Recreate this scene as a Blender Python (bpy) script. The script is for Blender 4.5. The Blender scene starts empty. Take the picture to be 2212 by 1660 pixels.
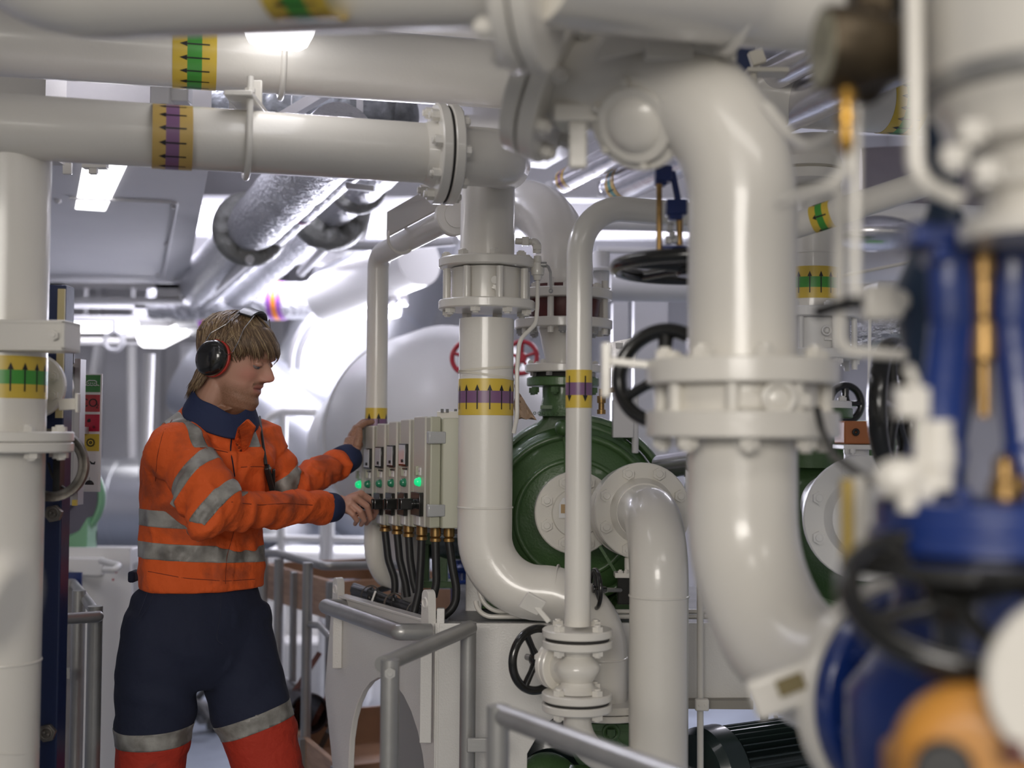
import bpy, bmesh, math, random
import numpy as np
from mathutils import Vector, Matrix, Euler
random.seed(7)
V = Vector
PI = math.pi
SC = bpy.context.scene
COL = SC.collection

# ---------------------------------------------------------------- camera
F = 2765.0                      # focal length in pixels of the 2212 px wide frame (45 mm on a 36 mm sensor)
CAM = V((0, 0, 1.55))
PITCH = math.atan(100 / F)
ROLL = 0.008
c_f = V((0, math.cos(PITCH), math.sin(PITCH)))
_u0 = V((0, -math.sin(PITCH), math.cos(PITCH)))
c_r = V((1, 0, 0)) * math.cos(ROLL) + _u0 * math.sin(ROLL)
c_u = _u0 * math.cos(ROLL) - V((1, 0, 0)) * math.sin(ROLL)
cd = bpy.data.cameras.new('camera')
cd.sensor_width = 36; cd.lens = 45
cd.clip_start = 0.05; cd.clip_end = 60
cd.dof.use_dof = True; cd.dof.focus_distance = 3.35; cd.dof.aperture_fstop = 1.9; cd.dof.aperture_blades = 0
cam = bpy.data.objects.new('camera', cd); COL.objects.link(cam)
cam.matrix_world = Matrix.Translation(CAM) @ Matrix((c_r, c_u, -c_f)).transposed().to_4x4()
SC.camera = cam

def P(px, py, D):
    """world point at depth D (metres along world Y) seen at photo pixel px, py"""
    d = c_f + c_r * ((px - 1106) / F) + c_u * ((830 - py) / F)
    return CAM + d * (D / d.y)
def PX(p):
    q = V(p) - CAM; z = q.dot(c_f)
    return (1106 + F * q.dot(c_r) / z, 830 - F * q.dot(c_u) / z)

# ---------------------------------------------------------------- world, lamps, exposure
SC.view_settings.view_transform = 'Standard'
SC.view_settings.look = 'None'
SC.view_settings.exposure = 0.0
SC.view_settings.gamma = 1.0
SC.view_settings.use_curve_mapping = False
w = bpy.data.worlds.new('world'); SC.world = w; w.use_nodes = True
w.node_tree.nodes['Background'].inputs[0].default_value = (1.0, 0.96, 0.90, 1)
w.node_tree.nodes['Background'].inputs[1].default_value = 0.32

def area(name, loc, target, size, power, color, sy=None, spread=None):
    l = bpy.data.lights.new(name, 'AREA'); l.energy = power; l.color = color
    l.shape = 'RECTANGLE'; l.size = size; l.size_y = sy or size
    if spread: l.spread = spread
    o = bpy.data.objects.new(name, l); COL.objects.link(o); o.location = loc
    o.rotation_euler = (V(target) - V(loc)).to_track_quat('-Z', 'Y').to_euler()
    return o
COOL = (0.86, 0.86, 1.0); WARM = (1.0, 0.945, 0.88)
area('light_fill_aft', (-0.5, -3.0, 2.45), (0.5, 3.0, 0.8), 2.8, 19, WARM, 1.2, 1.05)  # added fill light behind the camera, stands for no real fixture
area('light_ceiling_front', (0.7, 0.3, 2.95), (0.7, 1.4, 0.0), 1.8, 13, WARM, 0.45)
area('light_work_back', (-0.3, 7.6, 1.75), (-0.6, 4.0, 2.6), 1.2, 105, COOL, 0.8)
area('light_ceiling_back', (-1.8, 7.0, 2.8), (-1.9, 7.2, 0.0), 2.0, 110, COOL, 1.2)
area('light_ceiling_back_right', (1.4, 6.8, 2.8), (1.4, 6.8, 0.0), 1.6, 42, (0.93, 0.9, 1.0), 0.6)
area('light_bay_middle', (-0.95, 4.15, 2.9), (-0.8, 3.7, 0.6), 0.9, 30, COOL, 0.25)

# ---------------------------------------------------------------- materials
MATS = {}
def mat(name, col, rough=0.4, metal=0.0, bump=0.0, bscale=60.0, coat=0.0, emit=None, estr=0.0, noise=0.0, nscale=6.0, col2=None,
        stretch=None, trans=0.0, spec=0.5, dist=0.01, alpha=1.0, detail=4.0):
    m = bpy.data.materials.new(name); m.use_nodes = True
    nt = m.node_tree; b = nt.nodes['Principled BSDF']
    b.inputs['Base Color'].default_value = (*col, 1)
    b.inputs['Roughness'].default_value = rough
    b.inputs['Metallic'].default_value = metal
    b.inputs['Coat Weight'].default_value = coat
    b.inputs['Coat Roughness'].default_value = 0.08
    b.inputs['Specular IOR Level'].default_value = spec
    b.inputs['Transmission Weight'].default_value = trans
    b.inputs['Alpha'].default_value = alpha
    if emit:
        b.inputs['Emission Color'].default_value = (*emit, 1); b.inputs['Emission Strength'].default_value = estr
    tc = nt.nodes.new('ShaderNodeTexCoord'); src = tc.outputs['Object']
    if stretch:
        mp = nt.nodes.new('ShaderNodeMapping'); mp.inputs['Scale'].default_value = stretch
        nt.links.new(src, mp.inputs['Vector']); src = mp.outputs['Vector']
    if bump > 0:
        n = nt.nodes.new('ShaderNodeTexNoise'); n.inputs['Scale'].default_value = bscale; n.inputs['Detail'].default_value = detail
        bp = nt.nodes.new('ShaderNodeBump'); bp.inputs['Strength'].default_value = bump; bp.inputs['Distance'].default_value = dist
        nt.links.new(src, n.inputs['Vector']); nt.links.new(n.outputs['Fac'], bp.inputs['Height'])
        nt.links.new(bp.outputs['Normal'], b.inputs['Normal'])
    if noise > 0:
        n = nt.nodes.new('ShaderNodeTexNoise'); n.inputs['Scale'].default_value = nscale; n.inputs['Detail'].default_value = 6
        r = nt.nodes.new('ShaderNodeValToRGB')
        c2 = col2 or tuple(c * (1 - noise) for c in col)
        r.color_ramp.elements[0].position = 0.35; r.color_ramp.elements[1].position = 0.62
        r.color_ramp.elements[0].color = (*c2, 1); r.color_ramp.elements[1].color = (*col, 1)
        nt.links.new(src, n.inputs['Vector']); nt.links.new(n.outputs['Fac'], r.inputs['Fac'])
        nt.links.new(r.outputs['Color'], b.inputs['Base Color'])
    MATS[name] = m
    return m
CREAM = mat('cream gloss paint', (0.74, 0.71, 0.645), 0.28, bump=0.10, bscale=90, coat=0.4, noise=0.05, nscale=3, dist=0.004)
WHITE = mat('white paint', (0.80, 0.79, 0.77), 0.38, bump=0.08, bscale=70, dist=0.004, noise=0.05, nscale=2)
WALLW = mat('white wall paint', (0.74, 0.73, 0.74), 0.5, bump=0.1, bscale=20, dist=0.004, noise=0.06, nscale=1.5)
SKIDW = mat('white skid paint', (0.74, 0.72, 0.68), 0.3, bump=0.35, bscale=220, dist=0.003, noise=0.06, nscale=5, coat=0.3)
GASKET = mat('dark gasket', (0.03, 0.028, 0.025), 0.8)
GREEN = mat('green machine paint', (0.072, 0.150, 0.050), 0.38, bump=0.4, bscale=160, dist=0.003, coat=0.3, noise=0.2, nscale=5)
LGREEN = mat('pale green paint', (0.20, 0.42, 0.24), 0.4, bump=0.1, bscale=80, dist=0.003)
BLUE = mat('blue machine paint', (0.010, 0.035, 0.19), 0.3, bump=0.2, bscale=60, dist=0.004, coat=0.3, noise=0.3, nscale=6)
NAVYP = mat('dark blue paint', (0.008, 0.020, 0.075), 0.35, bump=0.1, bscale=60, dist=0.003)
TEALP = mat('slate blue paint', (0.020, 0.042, 0.085), 0.4, bump=0.15, bscale=60, dist=0.003)
STEEL = mat('galvanised grey tube', (0.40, 0.395, 0.38), 0.36, 0.55, bump=0.15, bscale=150, dist=0.002, noise=0.15, nscale=8)
CHROME = mat('bright steel', (0.62, 0.62, 0.62), 0.22, 1.0, bump=0.05, bscale=80, dist=0.002)
DULLST = mat('worn steel ring', (0.24, 0.22, 0.19), 0.45, 0.7, bump=0.3, bscale=120, dist=0.002, noise=0.5, nscale=30)
FOIL = mat('silver foil lagging', (0.62, 0.62, 0.64), 0.36, 0.85, bump=1.0, bscale=34, dist=0.03, stretch=(1, 1, 2), detail=8)
CLAD = mat('silver sheet cladding', (0.66, 0.67, 0.70), 0.32, 0.85, bump=0.12, bscale=4, dist=0.03)
CLADM = mat('smooth silver jacket', (0.74, 0.73, 0.76), 0.25, 0.9, bump=0.25, bscale=30, dist=0.004)
PAD = mat('grey padded fabric', (0.27, 0.27, 0.25), 0.5, bump=0.8, bscale=22, dist=0.03, noise=0.15, nscale=8)
LAG = mat('grey woven lagging', (0.20, 0.21, 0.22), 0.5, 0.3, bump=0.6, bscale=60, dist=0.01, noise=0.4, nscale=25)
BLACK = mat('black rubber', (0.018, 0.018, 0.018), 0.45, bump=0.1, bscale=60, dist=0.002)
BGLOSS = mat('black gloss paint', (0.012, 0.012, 0.011), 0.22, coat=0.4, bump=0.15, bscale=40, dist=0.003)
BRASS = mat('brass', (0.42, 0.26, 0.10), 0.35, 0.85, noise=0.4, nscale=30)
BRONZE = mat('bronze brown casting', (0.10, 0.075, 0.045), 0.4, 0.6, noise=0.4, nscale=20)
ORANGEC = mat('orange painted cast', (0.62, 0.28, 0.05), 0.38, bump=0.1, bscale=20, dist=0.004, noise=0.25, nscale=5)
RUST = mat('rust red plate', (0.20, 0.075, 0.055), 0.6, noise=0.4, nscale=8)
OXIDE = mat('dark red rubber', (0.11, 0.022, 0.018), 0.4, noise=0.35, nscale=20)
TERRA = mat('orange brown ring paint', (0.42, 0.14, 0.045), 0.5, bump=0.2, bscale=100, dist=0.002)
REDP = mat('red gloss paint', (0.42, 0.015, 0.03), 0.3, coat=0.4)
YEL = mat('yellow tape', (0.66, 0.47, 0.06), 0.32, bump=0.1, bscale=60, dist=0.002, noise=0.08)
GTAPE = mat('green tape', (0.06, 0.30, 0.045), 0.32, bump=0.1, bscale=60, dist=0.002)
PTAPE = mat('purple tape', (0.20, 0.10, 0.20), 0.32, bump=0.1, bscale=60, dist=0.002)
VTAPE = mat('violet tape', (0.30, 0.10, 0.42), 0.35)
OTAPE = mat('orange tape', (0.85, 0.26, 0.03), 0.35)
BTAPE = mat('black ink', (0.012, 0.012, 0.014), 0.4)
CAB = mat('sage grey enamel', (0.46, 0.46, 0.36), 0.4, bump=0.15, bscale=250, dist=0.001)
CABF = mat('pale grey enamel', (0.52, 0.50, 0.44), 0.36, bump=0.15, bscale=250, dist=0.001)
PLATE = mat('white label plate', (0.72, 0.71, 0.70), 0.4)
GLASSW = mat('meter window', (0.62, 0.62, 0.63), 0.12, coat=0.6)
CLEARP = mat('grey clear plastic', (0.42, 0.43, 0.43), 0.2, coat=0.5, bump=0.2, bscale=90, dist=0.002)
GLAMP = mat('green lens unlit', (0.02, 0.22, 0.11), 0.2, coat=0.6)
GLIT = mat('green lens lit', (0.03, 0.5, 0.25), 0.2, emit=(0.0, 0.75, 0.22), estr=.7)
LAMPW = mat('lit lamp diffuser', (0.9, 0.9, 0.95), 0.4, emit=(1.0, 0.98, 1.0), estr=3.6)
WOOD = mat('pale timber', (0.52, 0.33, 0.22), 0.6, noise=0.25, nscale=7, stretch=(1, 1, 8))
PLY = mat('brown plywood', (0.38, 0.21, 0.12), 0.6, noise=0.2, nscale=7)
FLOORM = mat('blue grey deck paint', (0.36, 0.40, 0.47), 0.35, noise=0.2, nscale=4)
GREYP = mat('mid grey paint', (0.30, 0.295, 0.29), 0.45, bump=0.1, bscale=60, dist=0.003)
LGREY = mat('light grey profile', (0.40, 0.385, 0.385), 0.4, bump=0.08, bscale=60, dist=0.002)
GRILLE = mat('dark grey deck steel', (0.10, 0.10, 0.10), 0.45, noise=0.4, nscale=15)
REDL = mat('red beacon lens', (0.75, 0.01, 0.03), 0.25, emit=(0.9, 0.01, 0.04), estr=0.25, coat=0.5)
TAN = mat('tan cloth', (0.36, 0.25, 0.17), 0.7, bump=0.5, bscale=40, dist=0.01)
MOTOR = mat('dark green motor paint', (0.022, 0.035, 0.034), 0.28, coat=0.3)
SEALW = mat('cream cable tie', (0.66, 0.62, 0.52), 0.5)

# ---------------------------------------------------------------- mesh helpers
def frame(axis, hint=None):
    a = V(axis).normalized()
    h = V(hint) if hint is not None else (V((0, 0, 1)) if abs(a.z) < 0.9 else V((0, -1, 0)))
    u = (h - a * h.dot(a)).normalized()
    return u, a.cross(u), a

def fillet(pts, R, n=9):
    pts = [V(p) for p in pts]; out = [pts[0]]
    for i in range(1, len(pts) - 1):
        a, b, c = pts[i - 1], pts[i], pts[i + 1]
        d1 = (a - b); d2 = (c - b); l1, l2 = d1.length, d2.length; d1.normalize(); d2.normalize()
        ang = d1.angle(d2)
        if ang > PI - 0.02: out.append(b); continue
        r = R[i - 1] if isinstance(R, (list, tuple)) else R
        t = min(r / math.tan(ang / 2), l1 * 0.49 if i > 1 else l1 * 0.98, l2 * 0.49 if i < len(pts) - 2 else l2 * 0.98)
        r = t * math.tan(ang / 2)
        ce = b + (d1 + d2).normalized() * (r / math.sin(ang / 2))
        p0 = b + d1 * t - ce; p1 = b + d2 * t - ce
        tot = p0.angle(p1)
        for k in range(n + 1):
            s = k / n
            q = (p0 * math.sin((1 - s) * tot) + p1 * math.sin(s * tot)) / math.sin(tot)
            out.append(ce + q)
    out.append(pts[-1])
    return out

class MB:
    def __init__(s): s.v = []; s.f = []; s.m = []
    def add(s, vs, fs, mi=0):
        o = len(s.v); s.v += [tuple(x) for x in vs]
        s.f += [tuple(i + o for i in f) for f in fs]; s.m += [mi] * len(fs); return s
    def box(s, c, d, ax=None, mi=0):
        u, v, w_ = ax if ax else (V((1, 0, 0)), V((0, 1, 0)), V((0, 0, 1)))
        c = V(c); vs = []
        for x in (-.5, .5):
            for y in (-.5, .5):
                for z in (-.5, .5): vs.append(c + u * x * d[0] + v * y * d[1] + w_ * z * d[2])
        return s.add(vs, [(0, 1, 3, 2), (4, 6, 7, 5), (0, 4, 5, 1), (2, 3, 7, 6), (0, 2, 6, 4), (1, 5, 7, 3)], mi)
    def bar(s, a, b, w1, h1, up=None, mi=0):
        a, b = V(a), V(b); u, v, w_ = frame(b - a, up)
        return s.box((a + b) / 2, (h1, w1, (b - a).length), (u, v, w_), mi)
    def rings(s, rs, caps=True, mi=0, closed=False):
        n = len(rs[0]); vs = [p for r in rs for p in r]; fs = []
        m = len(rs)
        for i in range(m if closed else m - 1):
            j = (i + 1) % m
            for k in range(n):
                l = (k + 1) % n
                fs.append((i * n + k, i * n + l, j * n + l, j * n + k))
        if caps and not closed:
            fs.append(tuple(range(n - 1, -1, -1))); fs.append(tuple((m - 1) * n + k for k in range(n)))
        return s.add(vs, fs, mi)
    def tube(s, pts, r, n=20, bend=None, caps=True, mi=0, flat=1.0, hint=None, seg=9, closed=False):
        pts = [V(p) for p in pts]
        k0 = len(pts)
        if bend: pts = fillet(pts, bend, seg)
        m = len(pts); rs = []
        if isinstance(r, (list, tuple)) and len(r) != m: r = list(np.interp(np.linspace(0, 1, m), np.linspace(0, 1, len(r)), r))
        T = []
        for i in range(m):
            if closed: d = pts[(i + 1) % m] - pts[i - 1]
            elif i == 0: d = pts[1] - pts[0]
            elif i == m - 1: d = pts[-1] - pts[-2]
            else: d = (pts[i + 1] - pts[i]).normalized() + (pts[i] - pts[i - 1]).normalized()
            T.append(d.normalized())
        u = frame(T[0], hint)[0]
        for i in range(m):
            u = (u - T[i] * u.dot(T[i])).normalized(); v = T[i].cross(u)
            ri = r[i] if isinstance(r, (list, tuple)) else r
            rs.append([pts[i] + u * (math.cos(2 * PI * k / n) * ri) + v * (math.sin(2 * PI * k / n) * ri * flat) for k in range(n)])
        return s.rings(rs, caps, mi, closed)
    def lathe(s, c, axis, prof, n=40, mi=0, caps=True, hint=None, sx=1.0):
        u, v, a = frame(axis, hint); c = V(c)
        rs = [[c + a * t + u * (math.cos(2 * PI * k / n) * max(r, 1e-5) * sx) + v * (math.sin(2 * PI * k / n) * max(r, 1e-5)) for k in range(n)] for t, r in prof]
        return s.rings(rs, caps, mi)
    def cyl(s, a, b, r, r2=None, n=24, mi=0):
        return s.rings([[V(c) + u_ for u_ in circ] for c, circ in ((a, _circ(V(b) - V(a), r, n)), (b, _circ(V(b) - V(a), r if r2 is None else r2, n)))], True, mi)
    def disc(s, c, axis, r, t, n=48, ri=0.0, ch=None, mi=0):
        """flange disc centred on c, thickness t, with chamfered rim"""
        ch = min(0.003, t * .15) if ch is None else ch; h = t / 2
        if ri > 0:
            u, v, a = frame(axis); c = V(c)
            prof = [(-h, ri), (-h, r - ch), (-h + ch, r), (h - ch, r), (h, r - ch), (h, ri)]
            rs = [[c + a * q + u * (math.cos(2 * PI * k / n) * rr) + v * (math.sin(2 * PI * k / n) * rr) for k in range(n)] for q, rr in prof]
            return s.rings(rs, False, mi, True)
        return s.lathe(c, axis, [(-h, r - ch), (-h + ch, r), (h - ch, r), (h, r - ch)], n, mi)
    def torus(s, c, axis, R, r, n=48, k=10, mi=0, a0=0, a1=None, flat=1.0, hint=None):
        u, v, a = frame(axis, hint); c = V(c)
        full = a1 is None; A1 = 2 * PI if full else a1
        m = n if full else n + 1
        rs = []
        for i in range(m):
            t = a0 + (A1 - a0) * i / n
            d = u * math.cos(t) + v * math.sin(t)
            rs.append([c + d * (R + r * math.cos(2 * PI * j / k)) + a * (r * flat * math.sin(2 * PI * j / k)) for j in range(k)])
        return s.rings(rs, not full, mi, full)
    def sphere(s, c, r, n=20, mi=0, ax=None):
        r = r if isinstance(r, (list, tuple)) else (r, r, r)
        u, v, w_ = ax if ax else (V((1, 0, 0)), V((0, 1, 0)), V((0, 0, 1))); c = V(c)
        m = n // 2; rs = []
        for i in range(1, m):
            t = PI * i / m
            rs.append([c + u * (r[0] * math.sin(t) * math.cos(2 * PI * k / n)) + v * (r[1] * math.sin(t) * math.sin(2 * PI * k / n)) - w_ * (r[2] * math.cos(t)) for k in range(n)])
        o = len(s.v); s.rings(rs, False, mi)
        a = len(s.v); s.v.append(tuple(c - w_ * r[2])); s.v.append(tuple(c + w_ * r[2]))
        for k in range(n):
            l = (k + 1) % n
            s.f.append((a, o + l, o + k)); s.f.append((a + 1, o + (m - 2) * n + k, o + (m - 2) * n + l)); s.m += [mi, mi]
        return s
    def prism(s, poly, o, ux, uy, depth, mi=0, center=True):
        """polygon (x, y) in the plane o + x*ux + y*uy, extruded by depth along the normal"""
        o, ux, uy = V(o), V(ux).normalized(), V(uy).normalized(); nn = ux.cross(uy)
        z0, z1 = (-depth / 2, depth / 2) if center else (0, depth)
        n = len(poly)
        vs = [o + ux * x + uy * y + nn * z0 for x, y in poly] + [o + ux * x + uy * y + nn * z1 for x, y in poly]
        fs = [tuple(range(n - 1, -1, -1)), tuple(range(n, 2 * n))] + [(i, (i + 1) % n, n + (i + 1) % n, n + i) for i in range(n)]
        return s.add(vs, fs, mi)

def _circ(axis, r, n):
    u, v, a = frame(axis)
    return [u * (math.cos(2 * PI * k / n) * r) + v * (math.sin(2 * PI * k / n) * r) for k in range(n)]

LOC = {}
def thing(name, label, cat, loc=(0, 0, 0), group=None):
    o = bpy.data.objects.new(name, None); COL.objects.link(o); o.empty_display_size = 0.05
    o.location = V(loc); LOC[o.name] = V(loc)
    o['label'] = label; o['category'] = cat
    if group: o['group'] = group
    return o
def obj(name, mb, m, parent=None, bevel=0.0, sharp=38, label=None, cat=None, group=None, kind=None, subsurf=0, flat=False, bseg=2, disp=None):
    me = bpy.data.meshes.new(name)
    vs = np.array(mb.v, dtype=float)
    if parent is not None: org = LOC[parent.name]
    elif kind == 'structure': org = V((0, 0, 0))
    else:
        lo, hi = vs.min(0), vs.max(0); org = V(((lo[0] + hi[0]) / 2, (lo[1] + hi[1]) / 2, lo[2]))
    me.from_pydata((vs - np.array(org)).tolist(), [], mb.f)
    for x in (m if isinstance(m, (list, tuple)) else [m]): me.materials.append(x)
    me.polygons.foreach_set('material_index', mb.m)
    bm = bmesh.new(); bm.from_mesh(me); bmesh.ops.recalc_face_normals(bm, faces=bm.faces); bm.to_mesh(me); bm.free()
    if not flat:
        me.polygons.foreach_set('use_smooth', [True] * len(me.polygons))
        if sharp: me.set_sharp_from_angle(angle=math.radians(sharp))
    me.update()
    o = bpy.data.objects.new(name, me); COL.objects.link(o)
    if parent is not None:
        o.parent = parent; o.location = (0, 0, 0)
    else: o.location = org
    LOC[o.name] = org.copy()
    if label: o['label'] = label
    if cat: o['category'] = cat
    if group: o['group'] = group
    if kind: o['kind'] = kind
    if bevel > 0:
        b = o.modifiers.new('bevel', 'BEVEL'); b.width = bevel; b.segments = bseg; b.limit_method = 'ANGLE'; b.angle_limit = math.radians(40)
    if subsurf:
        b = o.modifiers.new('sub', 'SUBSURF'); b.levels = subsurf; b.render_levels = subsurf
    return o
def struct(name, mb, m, **k): return obj(name, mb, m, kind='structure', **k)

# shared hexagon bolt: head across z 0..1, unit radius, with a stud end
_bm = MB(); hexp = [(math.cos(PI / 3 * i), math.sin(PI / 3 * i)) for i in range(6)]
_bm.prism(hexp, (0, 0, 0), (1, 0, 0), (0, 1, 0), 0.85, center=False); _bm.lathe((0, 0, 0.8), (0, 0, 1), [(0, .58), (.3, .58), (.38, .5)], 12)
_BM = {}
def bolt_mesh(m):
    if m.name not in _BM:
        me = bpy.data.meshes.new('bolt'); me.from_pydata(_bm.v, [], _bm.f); me.materials.append(m)
        bm = bmesh.new(); bm.from_mesh(me); bmesh.ops.recalc_face_normals(bm, faces=bm.faces); bm.to_mesh(me); bm.free()
        _BM[m.name] = me
    return _BM[m.name]
def bolt(parent, p, axis, r=0.012, h=0.012, m=CREAM, name='bolt', rot=0.0):
    o = bpy.data.objects.new(name, bolt_mesh(m)); COL.objects.link(o); o.parent = parent
    u, v, a = frame(axis); c, s_ = math.cos(rot), math.sin(rot); u, v = u * c + v * s_, v * c - u * s_
    M = Matrix((u * r, v * r, a * h)).transposed().to_4x4()
    o.matrix_local = Matrix.Translation(V(p) - LOC[parent.name]) @ M
    return o
def bolts(parent, c, axis, R, n, r=0.012, h=0.012, m=CREAM, ph=0.0, both=0.0):
    """ring of bolts; both = distance to a second ring on the opposite side"""
    u, v, a = frame(axis); c = V(c)
    for k in range(n):
        t = ph + 2 * PI * k / n; d = u * math.cos(t) + v * math.sin(t)
        bolt(parent, c + d * R, a, r, h, m)
        if both: bolt(parent, c + d * R - a * both, -a, r, h, m)

def band(parent, c, axis, r, w_, m, away=1, n0=None, arrow=True, hint=None, sp=0.0317, ymat=None, skew=0.0):
    """pipe marking tape: yellow, colour, yellow, with arrows pointing along away*axis"""
    ymat = ymat or YEL
    u, v, a = frame(axis, hint); c = V(c); mb = MB(); n = 56
    def q(t, th, rr): return c + a * t + u * (math.cos(th) * rr) + v * (math.sin(th) * rr)
    R0 = r + .0009
    ts = [-w_ / 2, -w_ / 6, w_ / 6, w_ / 2]
    for i in range(3):
        mb.rings([[q(ts[i], 2 * PI * k / n, R0) for k in range(n)], [q(ts[i + 1], 2 * PI * k / n, R0) for k in range(n)]], False, 1 if i == 1 else 0)
    for s_ in (0, 3):
        mb.rings([[q(ts[s_], 2 * PI * k / n, R0) for k in range(n)], [q(ts[s_], 2 * PI * k / n, r - .0005) for k in range(n)]], False, 0)
    if arrow:
        cnt = n0 or max(4, int(round(2 * PI * r / sp))); R1 = r + .0016
        for k in range(cnt):
            th0 = 2 * PI * (k + .35) / cnt
            hw = .0016 / r; hh = .0062 / r
            s0, s1, s2 = -w_ * .34 * away, w_ * .17 * away, w_ * .34 * away
            vs = [q(s0, th0 + hw * x, R1) for x in (-1, 0, 1)] + [q(s1, th0 + hw * x, R1) for x in (-1, 0, 1)]
            mb.add(vs, [(0, 1, 4, 3), (1, 2, 5, 4)], 2)
            vs = [q(s1, th0 + hh * x, R1) for x in (-1, -.5, 0, .5, 1)] + [q(s2, th0, R1)]
            mb.add(vs, [(i, i + 1, 5) for i in range(4)], 2)
    return obj('flow_marking', mb, [ymat, m, BTAPE], parent, sharp=0)

def weld(mb, c, axis, r, t=.004, mi=0): mb.torus(c, axis, r, t, 48, 8, mi)

def handwheel(parent, c, axis, R, r, m=BGLOSS, spokes=4, hub=0.022, name='handwheel', dish=0.0, ph=0.0, flat=1.0, hint=None):
    mb = MB(); mb.torus(c, axis, R, r, 64, 14, flat=flat, hint=hint); u, v, a = frame(axis, hint); c = V(c)
    hubc = c - a * dish
    mb.lathe(hubc, axis, [(-r * 1.3, hub), (-r, hub * 1.1), (r, hub * 1.1), (r * 1.3, hub)], 24)
    for k in range(spokes):
        t = ph + 2 * PI * k / spokes; d = u * math.cos(t) + v * math.sin(t)
        mb.tube([hubc + d * hub * .6, hubc + d * R * .45, c + d * (R - r * .3)], [r * .95, r * .7, r * .8], 12, flat=1.3)
    return obj(name, mb, m, parent)
# ================================================================ the setting
def quad(pts, t, mi=0):
    """slab from 3+ coplanar points, thickness t downwards along its normal"""
    pts = [V(p) for p in pts]; mb = MB(); n = (pts[1] - pts[0]).cross(pts[2] - pts[0]).normalized() * t; k = len(pts)
    mb.add(pts + [p + n for p in pts], [tuple(range(k - 1, -1, -1)), tuple(range(k, 2 * k))] + [(i, (i + 1) % k, k + (i + 1) % k, k + i) for i in range(k)])
    return mb
mb = MB(); mb.box((0, 5, -0.05), (12, 14, 0.1)); struct('floor', mb, FLOORM)
mb = MB(); mb.box((0, 4.2, 3.05), (12, 16, 0.1)); struct('ceiling', mb, WALLW)
mb = MB(); mb.box((0, 11.0, 1.5), (12, 0.1, 3.2))
for k in range(22): mb.box((-5.6 + k * .52, 10.9, 1.5), (.05, .14, 3.0))
struct('wall_back', mb, WALLW)
mb = MB(); mb.box((-4.9, 5.5, 1.5), (0.1, 11, 3.2))
for k in range(14): mb.box((-4.82, 2 + k * .65, 1.5), (.12, .04, 3.0))
struct('wall_left', mb, WALLW)
mb = MB(); mb.box((4.6, 5.5, 1.5), (0.1, 11, 3.2))
for k in range(14): mb.box((4.52, 2 + k * .65, 1.5), (.12, .04, 3.0))
struct('wall_right', mb, WALLW)
# deck beams under the ceiling
for k, (y, h) in enumerate([(-1.4, .3), (-.2, .3), (1.1, .28), (3.45, .28), (4.9, .28), (6.1, .34), (7.3, .34), (8.6, .34)]):
    mb = MB()
    mb.box((0, y, 3.0 - h / 2), (9.5, .014, h)); mb.box((0, y, 3.0 - h), (9.5, .12, .014))
    struct('trim_%d' % (k + 1), mb, WALLW, bevel=.002)
for k, x in enumerate((-3.0, -2.2, -1.4, -.6, .2, 1.0, 1.8, 2.6)):
    mb = MB(); mb.box((x, 6.5, 2.93), (.012, 9, .14)); struct('trim_%d' % (k + 9), mb, WALLW)

# ================================================================ pipes
def vline(px, py, D):
    q = P(px, py, D); return lambda y: V((q.x, D, P(px, y, D).z))

def pipe(label, pts, r, m=CREAM, bend=None, welds=(), group=None, name='pipe', cat='pipe', n=40, base=None, caps=True):
    pts = [V(p) for p in pts]
    t = thing(name, label, cat, base or min(pts, key=lambda p: p.z), group)
    mb = MB(); mb.tube(pts, r, n, bend, caps=caps, seg=14)
    for c, a in welds: weld(mb, c, a, r, .0028)
    obj('tube', mb, m, t)
    return t

def flange_pair(t, c, axis, R, th, gap=.003, m=CREAM, nb=8, br=.0125, pcd=None, ph=.2, bh=.014, ri=0):
    """two discs with a gasket line between them, bolted"""
    a = V(axis).normalized(); c = V(c)
    for s in (-1, 1):
        mb = MB(); mb.disc(c + a * s * (th + gap) / 2, a, R, th, ch=.002); obj('flange', mb, m, t)
    mb = MB(); mb.disc(c, a, R * .94, gap * 1.3, ch=0); obj('gasket', mb, GASKET, t)
    bolts(t, c + a * (th + gap / 2), a, pcd or R * .83, nb, br, bh, m, ph, 2 * th + gap)

# --- lower horizontal pipe with the brown and purple marking
a0 = P(-60, 268, 2.70); a1 = P(948, 333, 2.98)
dirA = (a1 - a0).normalized(); rA = .0698
end = P(1062, 341, 3.02)
t = pipe('long cream pipe with dull brown and purple flow marking, below the green-marked pipe', [a0, a1], rA)
band(t, P(372, 297, 2.80), dirA, rA, .085, PTAPE, -1, ymat=mat('brown shaded tape', (0.50, 0.34, 0.10), .35))
LA = P(960, 334, 2.98)
mb = MB(); mb.disc(LA - dirA * .0155, dirA, .117, .024, ch=.003); mb.lathe(LA - dirA * .05, dirA, [(0, rA), (.03, rA + .012)], 40)
obj('flange', mb, CREAM, t)
bolts(t, LA - dirA * .0275, -dirA, .098, 8, .014, .02, CREAM, .1)
# --- elbow going away and joining the vertical riser
yC = 3.27
vC = vline(1051, 700, yC)
t = pipe('fat cream elbow bolted to the end of the brown-marked pipe', [LA + dirA * .002, P(1076, 342, 3.03), P(1090, 356, 3.42)], rA, bend=.085)
mb = MB(); mb.disc(LA + dirA * .0145, dirA, .117, .024, ch=.003); obj('flange', mb, CREAM, t)
mb = MB(); mb.disc(LA, dirA, .112, .004, ch=0); obj('gasket', mb, GASKET, t)
bolts(t, LA + dirA * .0265, dirA, .098, 8, .014, .014, CREAM, .1)

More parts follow.
